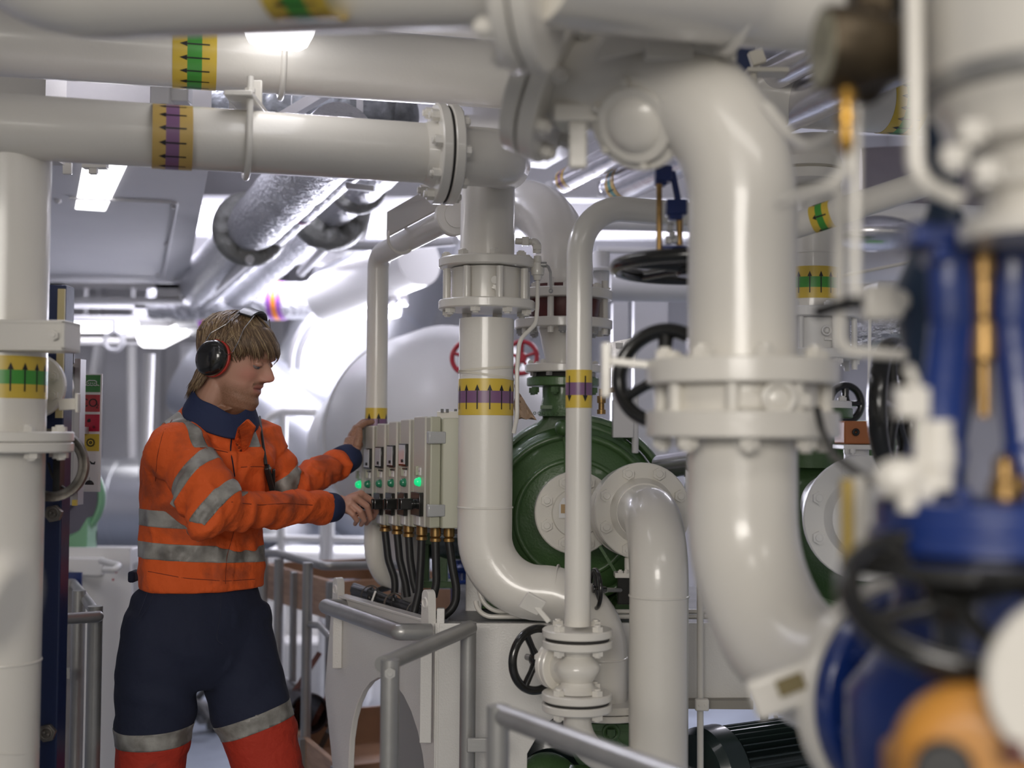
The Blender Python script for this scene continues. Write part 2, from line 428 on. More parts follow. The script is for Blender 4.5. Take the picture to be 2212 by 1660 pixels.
# --- centre riser
rC = .0698
top = vC(392); bot = vC(1288)
pB = V((P(1215, 1290, 3.27).x, 3.30, bot.z))
t = pipe('thick white riser with purple and yellow band, directly right of the control cabinets',
         [vC(600), top + V((0, .02, 0))], rC, name='riser_pipe', cat='pipe')
mb = MB(); mb.disc(vC(571), (0, 0, 1), .124, .024); obj('flange', mb, CREAM, t)
mb = MB(); mb.tube([vC(404) + V((0, -.05, .035)), ] + [vC(400) + V((.0 + math.sin(k * .26) * .072, -math.cos(k * .26) * .068, .03 - .045 * math.cos(k * .26))) for k in range(-5, 6)], .003, 8)
bolts(t, vC(571) + V((0, 0, .012)), (0, 0, 1), .105, 8, .014, .013, CREAM, .2)
# nipple with a small tap
for p0, p1, rr in ((P(1113, 521, 3.27), P(1150, 523, 3.27), .0085), ):
    mb = MB(); mb.cyl(p0, p1, rr); mb.box(P(1135, 522, 3.27), (.018, .024, .022)); mb.tube([P(1148, 523, 3.27), P(1160, 523, 3.27), P(1160, 548, 3.27)], .011, 12, .012)
    mb.box(P(1160, 535, 3.27), (.022, .022, .014)); obj('nipple', mb, CREAM, t, bevel=.002)
t = thing('check_valve', 'cream flanged wafer check valve in the thick white riser above its purple band', 'valve', vC(690))
mb = MB(); mb.cyl(vC(663), vC(583), .092, n=48)
mb.sphere(P(1070, 605, 3.18), .010, 16); mb.box(P(1070, 612, 3.178), (.012, .01, .03)); obj('body', mb, CREAM, t)
mb = MB(); mb.cyl(P(1070, 605, 3.19), P(1070, 605, 3.165), .0095); mb.torus(P(1070, 605, 3.172), (0, 1, 0), .010, .0015, 20, 6)
mb.cyl(P(1072, 624, 3.185), P(1072, 624, 3.165), .004); mb.box(P(1072, 622, 3.175), (.022, .01, .004)); obj('plug', mb, CREAM, t)
for k in range(8):
    th = .32 + 2 * PI * k / 8; d = V((math.cos(th), math.sin(th), 0)) * .107
    mb = MB(); mb.cyl(vC(660) + d, vC(585) + d, .0095, n=16); obj('stud', mb, CREAM, t)
# lower spool of the riser: flange, marking, bend to the right
cR = .15
zE = vC(1278).z
pts = [vC(690), V((vC(700).x, yC, zE)), V((P(1294, 1290, 3.225).x, 3.225, zE)), V((P(1294, 1500, 3.225).x, 3.225, .86))]
t = pipe('thick white pipe sweeping right in an S below the purple and yellow band', pts, rC, bend=[.17, .16],
         welds=[(vC(1096), (0, 0, 1))])
mb = MB(); weld(mb, V((P(1205, 1290, 3.25).x, 3.246, zE)), V((1, -.16, 0)), rC, .0028); obj('weld_seam', mb, CREAM, t); mb = MB(); weld(mb, V((P(1294, 1500, 3.225).x, 3.225, P(1290, 1420, 3.225).z)), (0, 0, 1), rC, .0028); obj('weld_seam', mb, CREAM, t)
mb = MB(); mb.disc(vC(661), (0, 0, 1), .124, .024); obj('flange', mb, CREAM, t)
bolts(t, vC(661) - V((0, 0, .012)), (0, 0, -1), .105, 8, .014, .013, CREAM, .25)
band(t, vC(859), (0, 0, 1), rC, .092, PTAPE, 1)
mb = MB()
for yy, dz in ((799, .006), (812, -.01)):
    c = vC(yy); mb.rings([[c + V((math.cos(a) * (rC + .002), math.sin(a) * (rC + .002), dz * math.cos(a) + h)) for a in [2 * PI * k / 48 for k in range(48)]] for h in (-.003, .003)], False)
obj('cable_tie', mb, SEALW, t)
# tan rag hanging behind the tape
mb = MB(); o = P(1112, 833, 3.28)
rs = []
for i in range(9):
    s = i / 8; rs.append([o + V((.0 + s * .055 * (j / 6) + .003 * math.sin(j * 2 + i), .01 + .006 * math.sin(j * 1.7 + i), -.085 * s - .004 * math.sin(j * 2.3))) for j in range(7)] + [o + V((.0 + s * .055 * (j / 6), .016 + .006 * math.sin(j * 1.7 + i), -.085 * s)) for j in range(6, -1, -1)])
mb.rings(rs, True); tag = obj('rag', mb, TAN, label='tan rag of loose wrapping hanging off the riser beside its purple band', cat='cloth')

# sensing line with ball valve
t = thing('ball_valve', 'small cream ball valve with a thin steel lever beside the riser flanges', 'valve', P(1162, 590, 3.25))
mb = MB(); a = P(1161, 552, 3.26); b = P(1161, 606, 3.25)
mb.lathe(b, (0, 0, 1), [(0, .009), (.012, .012), (.014, .016), (.030, .018), (.044, .016), (.046, .011), (.062, .010)], 20); obj('body', mb, CREAM, t)
mb = MB(); mb.tube([P(1178, 572, 3.24), P(1184, 576, 3.23), P(1189, 588, 3.22), P(1190, 626, 3.22)], .0035, 8, .004); mb.sphere(P(1190, 629, 3.22), .006, 12); mb.cyl(P(1168, 572, 3.24), P(1181, 572, 3.24), .007); obj('lever', mb, STEEL, t)
tl = pipe('thin cream impulse tube snaking down from the small ball valve', [P(1161, 607, 3.25), P(1161, 660, 3.24), P(1158, 700, 3.22), P(1122, 735, 3.18), P(1117, 800, 3.17), P(1117, 900, 3.17), P(1110, 935, 3.19)], .0055, bend=.05, name='impulse_tube', cat='tube', n=14)

# --- upper horizontal pipe with green marking
rB = .084
b0 = P(-80, 79, 2.88); b1 = P(2150, 238, 3.56); dB = (b1 - b0).normalized()
t = pipe('long cream pipe with bright green and yellow flow marking near the ceiling', [b0, b1], rB)
def onB(px):
    lo, hi = 0.0, 1.0
    for _ in range(40):
        m_ = (lo + hi) / 2; (lo, hi) = (m_, hi) if PX(b0.lerp(b1, m_))[0] < px else (lo, m_)
    return b0.lerp(b1, lo)
band(t, onB(420), dB, rB, .10, GTAPE, -1)
band(t, onB(1936), dB, rB, .10, GTAPE, -1)
# --- small pipe between
t = pipe('pale pipe glimpsed between the two upper pipes, with a purple and yellow band', [P(380, 40, 3.6), P(1180, 92, 3.8)], .05)
band(t, P(445, 46, 3.61), (P(1180, 92, 3.8) - P(380, 40, 3.6)), .05, .10, PTAPE, 1)

# --- U-bolts
def ubolt(label, px, py, D, r, axis, h=.18, group=None):
    c = P(px, py, D); t = thing('u_bolt', label, 'pipe clamp', c, group)
    a = V(axis).normalized(); u = V((0, -1, 0)); u = (u - a * u.dot(a)).normalized(); z = V((0, 0, 1))
    pts = [c + u * (r + .008) + z * h]
    for k in range(13):
        th = PI * k / 12; pts.append(c + u * math.cos(th) * (r + .008) - z * math.sin(th) * (r + .008))
    pts.append(c - u * (r + .008) + z * h)
    mb = MB(); mb.tube(pts, .0075, 12); obj('rod', mb, CREAM, t)
    mb = MB(); mb.box(c + z * (r + .018), (.062, .20, .012)); mb.box(c + z * (r + .05) + V((.012, .03, 0)), (.03, .012, .06)); obj('bracket', mb, CREAM, t, bevel=.002)
    for s in (-1, 1): bolt(t, c + u * s * (r + .008) + z * (r + .024), z, .012, .012)
ubolt('cream U-bolt clamped round the brown-marked pipe', 533, 309, 2.855, rA, dirA, .13)
ubolt('cream U-bolt round the green-marked pipe, right of the lit ceiling lamp', 608, 129, 3.07, rB, dB, .13)

# --- slim riser with elbow and globe valve
vD = vline(1250, 900, 2.98); rD = .0302
zt = P(1250, 444, 2.98).z
t = pipe('slim cream pipe with black down arrows, rising in front of the green pump',
         [vD(1352), V((vD(900).x, 2.98, zt)), V((P(1600, 444, 2.98).x, 3.15, zt + .0))], rD, bend=.115, name='slim_riser_pipe')
band(t, vD(841), (0, 0, 1), rD, .088, PTAPE, -1, n0=5)
mb = MB(); mb.disc(vD(1367), (0, 0, 1), .0815, .018); obj('flange', mb, CREAM, t)
bolts(t, vD(1367) + V((0, 0, .009)), (0, 0, 1), .062, 4, .0135, .013, CREAM, .78)
t2 = t
# bracket plate on the flange
mb = MB(); mb.bar(P(1186, 1344, 2.93), P(1157, 1310, 2.93), .012, .012, mi=0); mb.prism([(-.032, -.012), (.012, -.03), (.032, .008), (-.01, .03)], P(1150, 1304, 2.925), (1, 0, -.1), (0, -.5, 1), .009)
obj('tag_plate', mb, CREAM, t, bevel=.002)

t = thing('globe_valve', 'white globe valve with black wheel at the foot of the slim pipe', 'valve', vD(1540))
mb = MB(); mb.disc(vD(1391), (0, 0, 1), .0815, .018); obj('flange', mb, CREAM, t)
mb = MB(); mb.disc(vD(1504), (0, 0, 1), .0815, .018); obj('flange', mb, CREAM, t)
for yy in (1380, 1517):
    mb = MB(); mb.disc(vD(yy), (0, 0, 1), .074, .005, ch=0); obj('gasket', mb, GASKET, t)
bolts(t, vD(1391) - V((0, 0, .009)), (0, 0, -1), .062, 4, .0135, .014, CREAM, .78)
bolts(t, vD(1504) + V((0, 0, .009)), (0, 0, 1), .062, 4, .0135, .014, CREAM, .78)
mb = MB(); z1 = vD(1492).z; z0 = vD(1402).z; h = z0 - z1
mb.lathe(vD(1494), (0, 0, 1), [(0, .058), (h * .06, .052), (h * .13, .040), (h * .24, .036), (h * .38, .047), (h * .5, .053), (h * .62, .053), (h * .74, .045), (h * .86, .034), (h * .95, .04), (h * 1.02, .055)], 44)
cc = vD(1446); bd = V((-.6, .8, 0)).normalized()
mb.lathe(cc, bd, [(0, .046), (.04, .044), (.052, .040)], 36)
obj('body', mb, CREAM, t, sharp=60)
mb = MB(); mb.disc(cc + bd * .060, bd, .060, .016); mb.disc(cc + bd * .079, bd, .058, .016); mb.lathe(cc + bd * .086, bd, [(0, .03), (.03, .02), (.06, .012)], 24); obj('bonnet', mb, CREAM, t)
bolts(t, cc + bd * .087, bd, .047, 4, .009, .010, CREAM, .4)
mb = MB(); mb.cyl(cc + bd * .09, cc + bd * .19, .008); obj('stem', mb, STEEL, t)
handwheel(t, cc + bd * .150, bd, .074, .0105, BGLOSS, 3, .016, ph=1.6)
# raised casting marks on the body
mb = MB()
for k in range(5):
    p = cc + bd * .05 + V((.012, -.036, .034 - k * .014)); mb.torus(p, (0.3, -1, 0), .004, .0014, 12, 5)
obj('cast_lettering', mb, CREAM, t)
# foot pipe of the globe valve
t = pipe('short white bend below the globe valve running right into the tall pipe', [vD(1530), V((vD(1530).x, 2.98, P(1250, 1652, 2.98).z)), V((P(1400, 1640, 3.0).x, 3.03, P(1250, 1652, 2.98).z))], .032, bend=.11)
mb = MB(); mb.disc(vD(1527), (0, 0, 1), .0815, .018); obj('flange', mb, CREAM, t)
bolts(t, vD(1527) - V((0, 0, .009)), (0, 0, -1), .062, 4, .0135, .014, CREAM, .78)

# --- tall pump outlet pipe, elbow toward the viewer then down
DF = 3.34; yF = 3.04
cF = P(1385, 1104, DF)
vF = vline(1423, 1400, yF); rF = .0698
ax = V((0.10, -1, 0)).normalized()
t = pipe('wide white pipe coming forward from the pump flange and dropping to the floor', [cF, V((vF(1400).x, yF, cF.z + .0)), V((vF(1400).x, yF, .0))], rF, bend=.16,
         welds=[(vF(1288), (0, 0, 1))], base=V((vF(1400).x, yF, 0)))
mb = MB(); mb.disc(cF + ax * .011, ax, .126, .024); mb.lathe(cF + ax * .02, ax, [(0, .088), (.03, .074)], 40); obj('flange', mb, CREAM, t)
bolts(t, cF + ax * .023, ax, .105, 8, .0165, .014, CREAM, .39)
# butterfly valve disc behind + pump nozzle flange
cG = P(1243, 1108, 3.50)
t = thing('suction_flange', 'white round pump cover with hexagon bolts, half behind the slim pipe', 'flange', cG - V((0, 0, .125)))
mb = MB(); mb.disc(cG, ax, .113, .028); mb.lathe(cG + ax * .01, ax, [(0, .07), (.01, .065)], 40); obj('disc', mb, CREAM, t)
bolts(t, cG + ax * .014, ax, .088, 8, .0165, .012, CREAM, .39)
mb = MB(); mb.prism([(-.019, -.025), (.019, -.025), (.019, .012), (.008, .03), (-.008, .03), (-.019, .012)], cG + ax * .03 + V((-.03, 0, .012)), (1, 0, 0), (0, 0, 1), .002); obj('tag', mb, PLATE, t)
mb = MB(); mb.box(cG + ax * .032 + V((-.03, 0, .012)), (.028, .001, .024)); obj('tag_stamp', mb, mat('brown stamp', (.42, .27, .12), .5), t)
# cover behind the front flange: valve ring seen on the left edge
cH = P(1362, 1108, 3.50)
t = thing('valve_ring', 'white wafer ring clamped behind the pump outlet flange', 'flange', cH - V((0, 0, .125)))
mb = MB(); mb.disc(P(1375, 1105, 3.395), ax, .121, .05); mb.disc(P(1366, 1108, 3.46), ax, .118, .03); obj('ring', mb, CREAM, t)

# --- pump discharge: reducer, rubber joint, elbow
yG = 3.74; vG = vline(1217, 700, yG); rG = .084
t = thing('expansion_joint', 'dark red rubber expansion joint between white flanges above the green pump', 'pipe joint', vG(728))
mb = MB(); mb.lathe(vG(692), (0, 0, 1), [(0, .098), (.03, .104), (.05, .106), (.07, .104), (.1, .098)], 44); obj('rubber', mb, OXIDE, t)
for k in range(8):
    th = .45 + 2 * PI * k / 8; d = V((math.cos(th), math.sin(th), 0)) * .125
    mb = MB(); mb.cyl(vG(725) + d, vG(610) + d, .0095, n=14); obj('stud', mb, CREAM, t)
t = thing('reducer', 'white tapering pipe reducer on the green pump neck', 'pipe', vG(805))
mb = MB(); mb.lathe(vG(795), (0, 0, 1), [(0, .052), (.02, .052), (.115, .073), (.13, .075)], 44); obj('cone', mb, CREAM, t)
mb = MB(); mb.disc(vG(702), (0, 0, 1), .143, .028); obj('flange', mb, CREAM, t)
mb = MB(); mb.disc(vG(797), (0, 0, 1), .112, .024); obj('flange', mb, CREAM, t)
bolts(t, vG(702) - V((0, 0, .014)), (0, 0, -1), .125, 8, .0145, .016, STEEL, .05)
bolts(t, vG(797) + V((0, 0, .012)), (0, 0, 1), .095, 8, .010, .010, CREAM, .1)
t = pipe('broad beige pipe curving over behind the centre riser above the red joint',
         [vG(640), V((vG(600).x + .02, yG, P(1217, 440, yG).z)), P(1010, 455, 4.15)], rG, bend=.26)
mb = MB(); mb.disc(vG(639), (0, 0, 1), .143, .028); obj('flange', mb, CREAM, t)
bolts(t, vG(639) + V((0, 0, .014)), (0, 0, 1), .125, 8, .0145, .012, CREAM, .05)

# --- white riser left of the cabinets (behind)
vI = vline(814, 800, 3.95); rI = .033
t = pipe('upright white pipe rising behind the left end of the control cabinets', [P(880, 1262, 4.1), V((vI(1200).x, 3.95, P(814, 1245, 3.95).z)), V((vI(800).x, 3.95, P(814, 552, 3.95).z)), P(985, 466, 3.45)], rI, bend=[.13, .05])
band(t, vI(917), (0, 0, 1), rI, .10, PTAPE, 1, n0=7)
mb = MB(); mb.disc(P(978, 470, 3.46), P(985, 466, 3.45) - P(814, 552, 3.95), .052, .02); obj('flange', mb, CREAM, t)
# angled support plate over it
t = thing('pipe_support', 'angled white steel plate strapped over the pale sloping pipe end', 'bracket', P(850, 510, 3.55))
A, B = P(836, 498, 3.74), P(835, 460, 3.72); C, D_ = P(918, 415, 3.42), P(930, 455, 3.42)
mb = quad([P(834, 512, 3.70), P(836, 458, 3.70), P(905, 418, 3.45), P(945, 418, 3.42), P(985, 430, 3.40)], .008); obj('plate', mb, CREAM, t, bevel=.001)
mb = MB(); c0 = P(866, 518, 3.70); dd = (P(985, 466, 3.45) - P(814, 552, 3.95)).normalized(); mb.torus(c0, dd, .040, .005, 40, 8); obj('strap', mb, CREAM, t)
# ================================================================ left column line
yL = 2.77; vL = vline(14, 800, yL); rL = .084
def vL2(y): return vL(y)
t = pipe('thick cream column with green and yellow up-arrow band at the left edge', [vL(952), vL(285)], rL, name='column_pipe')
band(t, vL(817), (0, 0, 1), rL, .090, GTAPE, 1, sp=.0293)
mb = MB(); mb.disc(vL(943), (0, 0, 1), .1425, .022); obj('flange', mb, CREAM, t)
bolts(t, vL(943) + V((0, 0, .011)), (0, 0, 1), .120, 8, .016, .012, CREAM, -.05)
t = pipe('thick cream column continuing down to the floor at the left edge', [vL(954), V((vL(954).x, yL, 0))], rL, name='column_pipe',
         welds=[(vL(1428), (0, 0, 1)), (vL(1600), (.25, 0, 1))], base=V((vL(954).x, yL, 0)))
mb = MB(); mb.disc(vL(966), (0, 0, 1), .1425, .022); obj('flange', mb, CREAM, t)
bolts(t, vL(966) - V((0, 0, .011)), (0, 0, -1), .120, 8, .016, .014, CREAM, -.05)
# channel bracket
t = thing('clamp_bracket', 'cream folded channel bracket with hexagon bolt across the left column', 'bracket', P(60, 755, 2.66))
mb = MB(); x0, x1 = P(-90, 720, 2.66).x, P(143, 720, 2.66).x; z1, z0 = P(60, 693, 2.66).z, P(60, 757, 2.66).z
mb.box(((x0 + x1) / 2, 2.655, (z0 + z1) / 2), (x1 - x0, .008, z1 - z0)); mb.box(((x0 + x1) / 2, 2.70, z1 - .003), (x1 - x0, .10, .008))
mb.box(((x0 + x1) / 2, 2.70, z0 + .003), (x1 - x0, .10, .008)); mb.box((x1 - .004, 2.70, (z0 + z1) / 2), (.008, .10, z1 - z0))
obj('channel', mb, CREAM, t, bevel=.002)
bolt(t, P(118, 725, 2.65), (0, -1, 0), .0115, .014, CREAM)
# blind flange facing the viewer behind the column
cJ = P(70, 834, 2.93)
t = thing('blind_flange', 'large round cream flange with hexagon bolts behind the left column band', 'flange', cJ - V((0, 0, .08)))
mb = MB(); mb.disc(cJ, (0, 1, 0), .0765, .02); mb.cyl(cJ, cJ + V((0, .12, 0)), .055); obj('disc', mb, CREAM, t)
bolts(t, cJ - V((0, .01, 0)), (0, -1, 0), .056, 8, .0125, .007, CREAM, .4)
# lug with end plate
mb = MB(); mb.bar(P(128, 875, 2.9), P(166, 873, 2.9), .012, .026, (0, 0, 1)); mb.bar(P(168, 850, 2.9), P(168, 892, 2.9), .02, .007, (1, 0, 0))
obj('lug_bracket', mb, CREAM, label='short cream T-shaped lug sticking out right of the left column', cat='bracket', bevel=.002)
# worn steel ring
t = thing('clamp_ring', 'worn brown steel ring hanging beside the left column flange', 'ring', P(110, 1090, 2.86))
mb = MB(); cR_ = P(113, 1005, 2.86); n = 56; rs = []
for i in range(n):
    a = 2 * PI * i / n; d = V((math.cos(a), 0, math.sin(a)))
    rs.append([cR_ + d * q + V((0, y, 0)) for q, y in ((.079, -.006), (.081, -.010), (.074, -.010), (.069, -.007), (.063, -.010), (.060, -.006), (.060, .008), (.081, .008))])
mb.rings(rs, False, 0, True); obj('ring', mb, DULLST, t)
mb = MB(); mb.tube([P(104, 1000, 2.9), P(115, 1040, 2.9), P(160, 1068, 2.9)], .003, 8, .05); mb.box(P(127, 1010, 2.9), (.016, .03, .14)); obj('strap', mb, BLACK, t)
# navy rack column with bolts
x0, x1 = P(84, 1200, 2.98).x, P(134, 1200, 2.98).x
t = thing('rack_post', 'dark navy steel post with large nuts behind the left column', 'post', V(((x0 + x1) / 2, 2.98, 0)))
mb = MB(); mb.box(((x0 + x1) / 2, 3.0, .94), (x1 - x0, .06, 1.88)); obj('post', mb, NAVYP, t, bevel=.003)
mb = MB(); mb.box((x1 - .008, 2.965, 1.72), (.016, .008, .30)); obj('yellow_edge', mb, mat('faded yellow strip', (.62, .52, .26), .5), t)
for (px, py) in ((116, 1110), (102, 1584)):
    q = P(px, py, 2.965); mb = MB()
    mb.prism([(math.cos(PI / 3 * i + .2) * .021, math.sin(PI / 3 * i + .2) * .021) for i in range(6)], q, (1, 0, 0), (0, 0, 1), .016)
    mb.torus(q - V((0, .008, 0)), (0, 1, 0), .0125, .003, 28, 8); mb.sphere(q - V((.004, .009, -.002)), .0045, 10); mb.sphere(q - V((-.005, .009, .002)), .0045, 10)
    obj('nut', mb, DULLST, t, bevel=.0015)
# grey aluminium profile + sign
x0, x1 = P(140, 900, 3.6).x, P(174, 900, 3.6).x
t = thing('cable_profile', 'grey aluminium profile post behind the navy post', 'post', V(((x0 + x1) / 2, 3.6, P(150, 1090, 3.6).z)))
zt, zb = P(150, 775, 3.6).z, P(150, 1092, 3.6).z
mb = MB(); mb.box((x0 + .022, 3.62, (zt + zb) / 2), (.044, .04, zt - zb)); mb.box((x1 - .008, 3.615, (zt + zb) / 2), (.016, .05, zt - zb)); obj('profile', mb, LGREY, t, bevel=.002)
mb = MB(); mb.box((x1 - .006, 3.585, zb + .008), (.012, .012, .016)); obj('end_cap', mb, YEL, t)
mb = MB(); mb.bar(P(128, 1060, 3.02), P(152, 1060, 3.6), .03, .02); obj('wall_arm', mb, LGREY, t)
mb = MB(); mb.bar(P(150, 800, 3.46), P(150, 800, 3.6), .02, .02); obj('beacon_arm', mb, BLACK, t)
# beacon
t = thing('warning_beacon', 'red beacon lamp with black base above the grey profile', 'lamp', P(152, 795, 3.5))
mb = MB(); mb.lathe(P(149, 757, 3.5), (0, 0, 1), [(0, .016), (.004, .017), (.045, .016), (.060, .012), (.068, .004)], 24); obj('lens', mb, REDL, t)
mb = MB(); mb.lathe(P(149, 788, 3.5), (0, 0, 1), [(0, .008), (.004, .014), (.03, .014), (.038, .017), (.043, .017)], 24); mb.torus(P(146, 786, 3.5), (0, 1, 0), .008, .004, 20, 8); obj('base', mb, BLACK, t)
mb = MB(); q = P(108, 668, 3.45); mb.lathe(q, (0, 0, 1), [(-.036, .008), (-.034, .011), (.034, .011), (.036, .008)], 16)
obj('red_tube', mb, mat('dark red glass', (.25, .008, .012), .15, coat=.5), label='small dark red tube just showing beside the left column top', cat='lamp')

# sign board with six pictogram labels
yS = 3.75
def sign():
    x0, x1 = P(175, 940, yS).x, P(219, 940, yS).x; z1, z0 = P(197, 808, yS).z, P(197, 1063, yS).z
    t = thing('safety_sign', 'tall narrow sign board of six stacked safety pictogram labels', 'sign', V(((x0 + x1) / 2, yS, z0)))
    mb = MB(); mb.box(((x0 + x1) / 2, yS, (z0 + z1) / 2), (x1 - x0, .006, z1 - z0)); obj('board', mb, PLATE, t, bevel=.001)
    mb = MB(); mb.bar(P(165, 930, 3.63), P(185, 930, yS), .02, .02); obj('arm', mb, LGREY, t)
    w_ = (x1 - x0) * .84; N = 6; hh = (z1 - z0) / N; xm = (x0 + x1) / 2
    SG = mat('sign green', (.05, .22, .055), .3); SR = mat('sign red', (.42, .035, .045), .3); SR2 = mat('sign deep red', (.45, .008, .04), .3); SY = mat('sign yellow', (.62, .44, .03), .3)
    INKD = BTAPE
    def ic(z, f, m):
        mb = MB(); f(mb, V((xm, yS - .0046, z))); obj('pictogram', mb, m, t, sharp=0)
    def disc2(mb, c, r, n=20): mb.disc(c, (0, 1, 0), r, .0006, n, ch=0)
    cols = [SG, SR, SR2, SY, PLATE, PLATE]
    for i in range(N):
        zc = z1 - hh * (i + .5)
        mb = MB(); mb.box((xm, yS - .0034, zc), (w_, .001, hh * .87)); obj('label', mb, cols[i], t)
        if i == 0:
            def f(mb, c):
                pts = []
                for k in range(9): pts.append(c + V((-.022 + .0055 * k, 0, -.006 + (.002 if k % 2 else 0))))
                mb.tube(pts, .0012, 6)
                mb.tube([c + V((-.014, 0, -.003)), c + V((-.014, 0, .006)), c + V((-.008, 0, .009)), c + V((.008, 0, .009)), c + V((.014, 0, .006)), c + V((.014, 0, -.003))], .0012, 6)
                for k in range(4): disc2(mb, c + V((-.009 + .006 * k, 0, .001)), .0016, 10)
            ic(zc, f, PLATE)
        if i == 1:
            for s, px, sz in (('CO', -.004, .034), ('2', .0205, .019)):
                cu = bpy.data.curves.new('sign_text', 'FONT'); cu.body = s; cu.size = sz; cu.extrude = .0004; cu.align_x = 'CENTER'; cu.align_y = 'CENTER'
                cu.materials.append(BTAPE)
                tmp = bpy.data.objects.new('sign_text_curve', cu); COL.objects.link(tmp); me = bpy.data.meshes.new_from_object(tmp); bpy.data.objects.remove(tmp)
                o = bpy.data.objects.new('sign_text', me); COL.objects.link(o); o.parent = t
                o.location = V((xm - .003 + px, yS - .0045, zc - (.009 if s == '2' else 0))) - LOC[t.name]; o.rotation_euler = (PI / 2, 0, 0)
        if i == 2:
            def f(mb, c):
                mb.prism([(-.004, 0), (-.0055, .004), (-.003, .009), (-.002, .006), (.001, .013), (.002, .008), (.0045, .010), (.005, .003), (.003, 0)], c + V((-.006, 0, .002)), (1, 0, 0), (0, 0, 1), .0006)
                mb.torus(c + V((.009, 0, -.012)), (0, 1, 0), .0028, .0009, 16, 6)
            ic(zc, f, INKD)
        if i == 3:
            def f(mb, c):
                mb.torus(c, (0, 1, 0), .010, .0014, 30, 6, flat=.4); mb.torus(c, (0, 1, 0), .003, .0015, 16, 6, flat=.4)
                for k in range(16):
                    a = 2 * PI * k / 16; d = V((math.cos(a), 0, math.sin(a))); mb.bar(c + d * .0105, c + d * .0135, .0008, .0018)
            ic(zc, f, INKD)
        if i == 4:
            def f(mb, c): mb.tube([c + V((-.002, 0, .004)), c + V((.004, 0, -.003)), c + V((.012, 0, -.004)), c + V((.014, 0, .002))], [.001, .003, .003, .0015], 8, flat=.3)
            ic(zc, f, INKD)
        if i == 5:
            def f(mb, c):
                mb.prism([(math.cos(a) * .013, math.sin(a) * .013) for a in [PI * k / 14 for k in range(15)]], c + V((-.001, 0, -.008)), (1, 0, 0), (0, 0, 1), .0006)
                mb.bar(c + V((-.001, 0, .004)), c + V((-.001, 0, .014)), .0006, .0016)
            ic(zc, f, INKD)
sign()

# ================================================================ hand rails
def rail(label, rails, posts, r=.0185, pr=.02, group=None, m=STEEL, extra=None, bend=.03, caps=True):
    allp = [V(p) for s in rails for p in s]
    t = thing('handrail', label, 'handrail', V((allp[0].x, allp[0].y, 0)), group)
    for s in rails:
        mb = MB(); mb.tube(s, r, 18, bend); obj('rail', mb, m, t)
    for p in posts:
        p = V(p); mb = MB(); mb.tube([V((p.x, p.y, 0)), p], pr, 18); obj('post', mb, m, t)
    return t
q0 = P(826, 1437, 2.74); q1 = P(1016, 1357, 3.17)
t = rail('grey tube handrail running from a bolted post back toward the skid corner', [[q0, q1]], [P(843, 1425, 2.74), P(1012, 1345, 3.17)])
bolt(t, P(843, 1455, 2.718), (0, -1, 0), .0125, .006, STEEL, name='cap')
mb = MB(); mb.box(P(1040, 1610, 3.12), (.07, .012, .034)); obj('link_plate', mb, STEEL, t, bevel=.002)
q0 = P(1082, 1545, 2.22); q1 = P(1500, 1700, 1.72)
t = rail('nearest grey handrail sloping toward the viewer at the bottom centre', [[q0, q1]], [P(1076, 1525, 2.22), P(1500, 1690, 1.72)])
# left rail
pL = [P(-40, 1350, 3.05), P(212, 1333, 3.32), P(186, 1296, 3.80), P(130, 1225, 5.0)]
t = rail('grey handrail turning a corner beside the navy post, left of the man', [pL], [P(206, 1310, 3.36), P(171, 1276, 3.80), P(147, 1252, 4.25)], .0145, .0195, bend=.012)
mb = MB(); mb.tube([P(137, 1458, 3.7), P(135, 1500, 3.7), P(130, 1700, 3.72)], [.012, .011, .0115], 12); mb.box(P(140, 1455, 3.7), (.03, .008, .03)); obj('brace', mb, STEEL, t)
bolt(t, P(137, 1457, 3.694), (0, -1, 0), .006, .005, STEEL)
mb = MB(); mb.box((P(149, 1500, 4.3).x, 4.33, .55), (.05, .012, 1.02)); obj('kick_panel', mb, BLUE, t)
# rail behind the man on the right side
pM = [P(480, 1195, 6.0), P(600, 1196, 5.15), P(702, 1224, 4.62), P(790, 1222, 4.7), P(905, 1222, 4.85)]
t = rail('pale grey handrail behind the man beside the crates', [pM], [P(603, 1208, 5.05), P(665, 1216, 4.66), P(900, 1215, 4.85), P(570, 1195, 5.4)], .016, .0185, bend=.03)
mb = MB(); mb.tube([P(667, 1350, 4.66), P(690, 1352, 4.55), P(716, 1380, 4.4)], .012, 10, .03); obj('strut', mb, STEEL, t)

# ================================================================ pump skid
z_s = 1.05
A = P(738, 1290, 3.86); B = P(948, 1345, 3.33)
A = V((A.x, A.y, 0)); B = V((B.x, B.y, 0)); ue = (B - A).normalized(); Le = (B - A).length
t = thing('pump_skid', 'white welded steel skid frame with arched end plate carrying the green pump', 'machine frame', V((B.x, B.y, 0)))
TS = t
def arch(xa, xb, y0, yt, n=14):
    """open arch outline between xa and xb, top at yt"""
    c = (xa + xb) / 2; r = (xb - xa) / 2
    return [(xb, y0)] + [(c + r * math.cos(PI * k / n), yt - r * 1.15 + r * 1.15 * math.sin(PI * k / n)) for k in range(n + 1)] + [(xa, y0)]
poly = [(-.02, 0), (-.02, .50), (-.10, .75), (-.06, z_s - .06), (.0, z_s - .01), (.03, z_s)] + [(Le, z_s), (Le, 0)] + arch(Le * .14, Le * .93, 0, .86)
mb = MB(); mb.prism(poly, A, ue, (0, 0, 1), .018); obj('end_plate', mb, SKIDW, t, bevel=.002)
# inner grey wall behind the arch
nrm = ue.cross(V((0, 0, 1))); 
mb = MB(); mb.prism([(Le * .02, 0), (Le * .02, .92), (Le * .5, .92), (Le * .5, 0)], A - nrm * .16 + ue * .05, ue, (0, 0, 1), .01); obj('inner_plate', mb, GREYP, t)
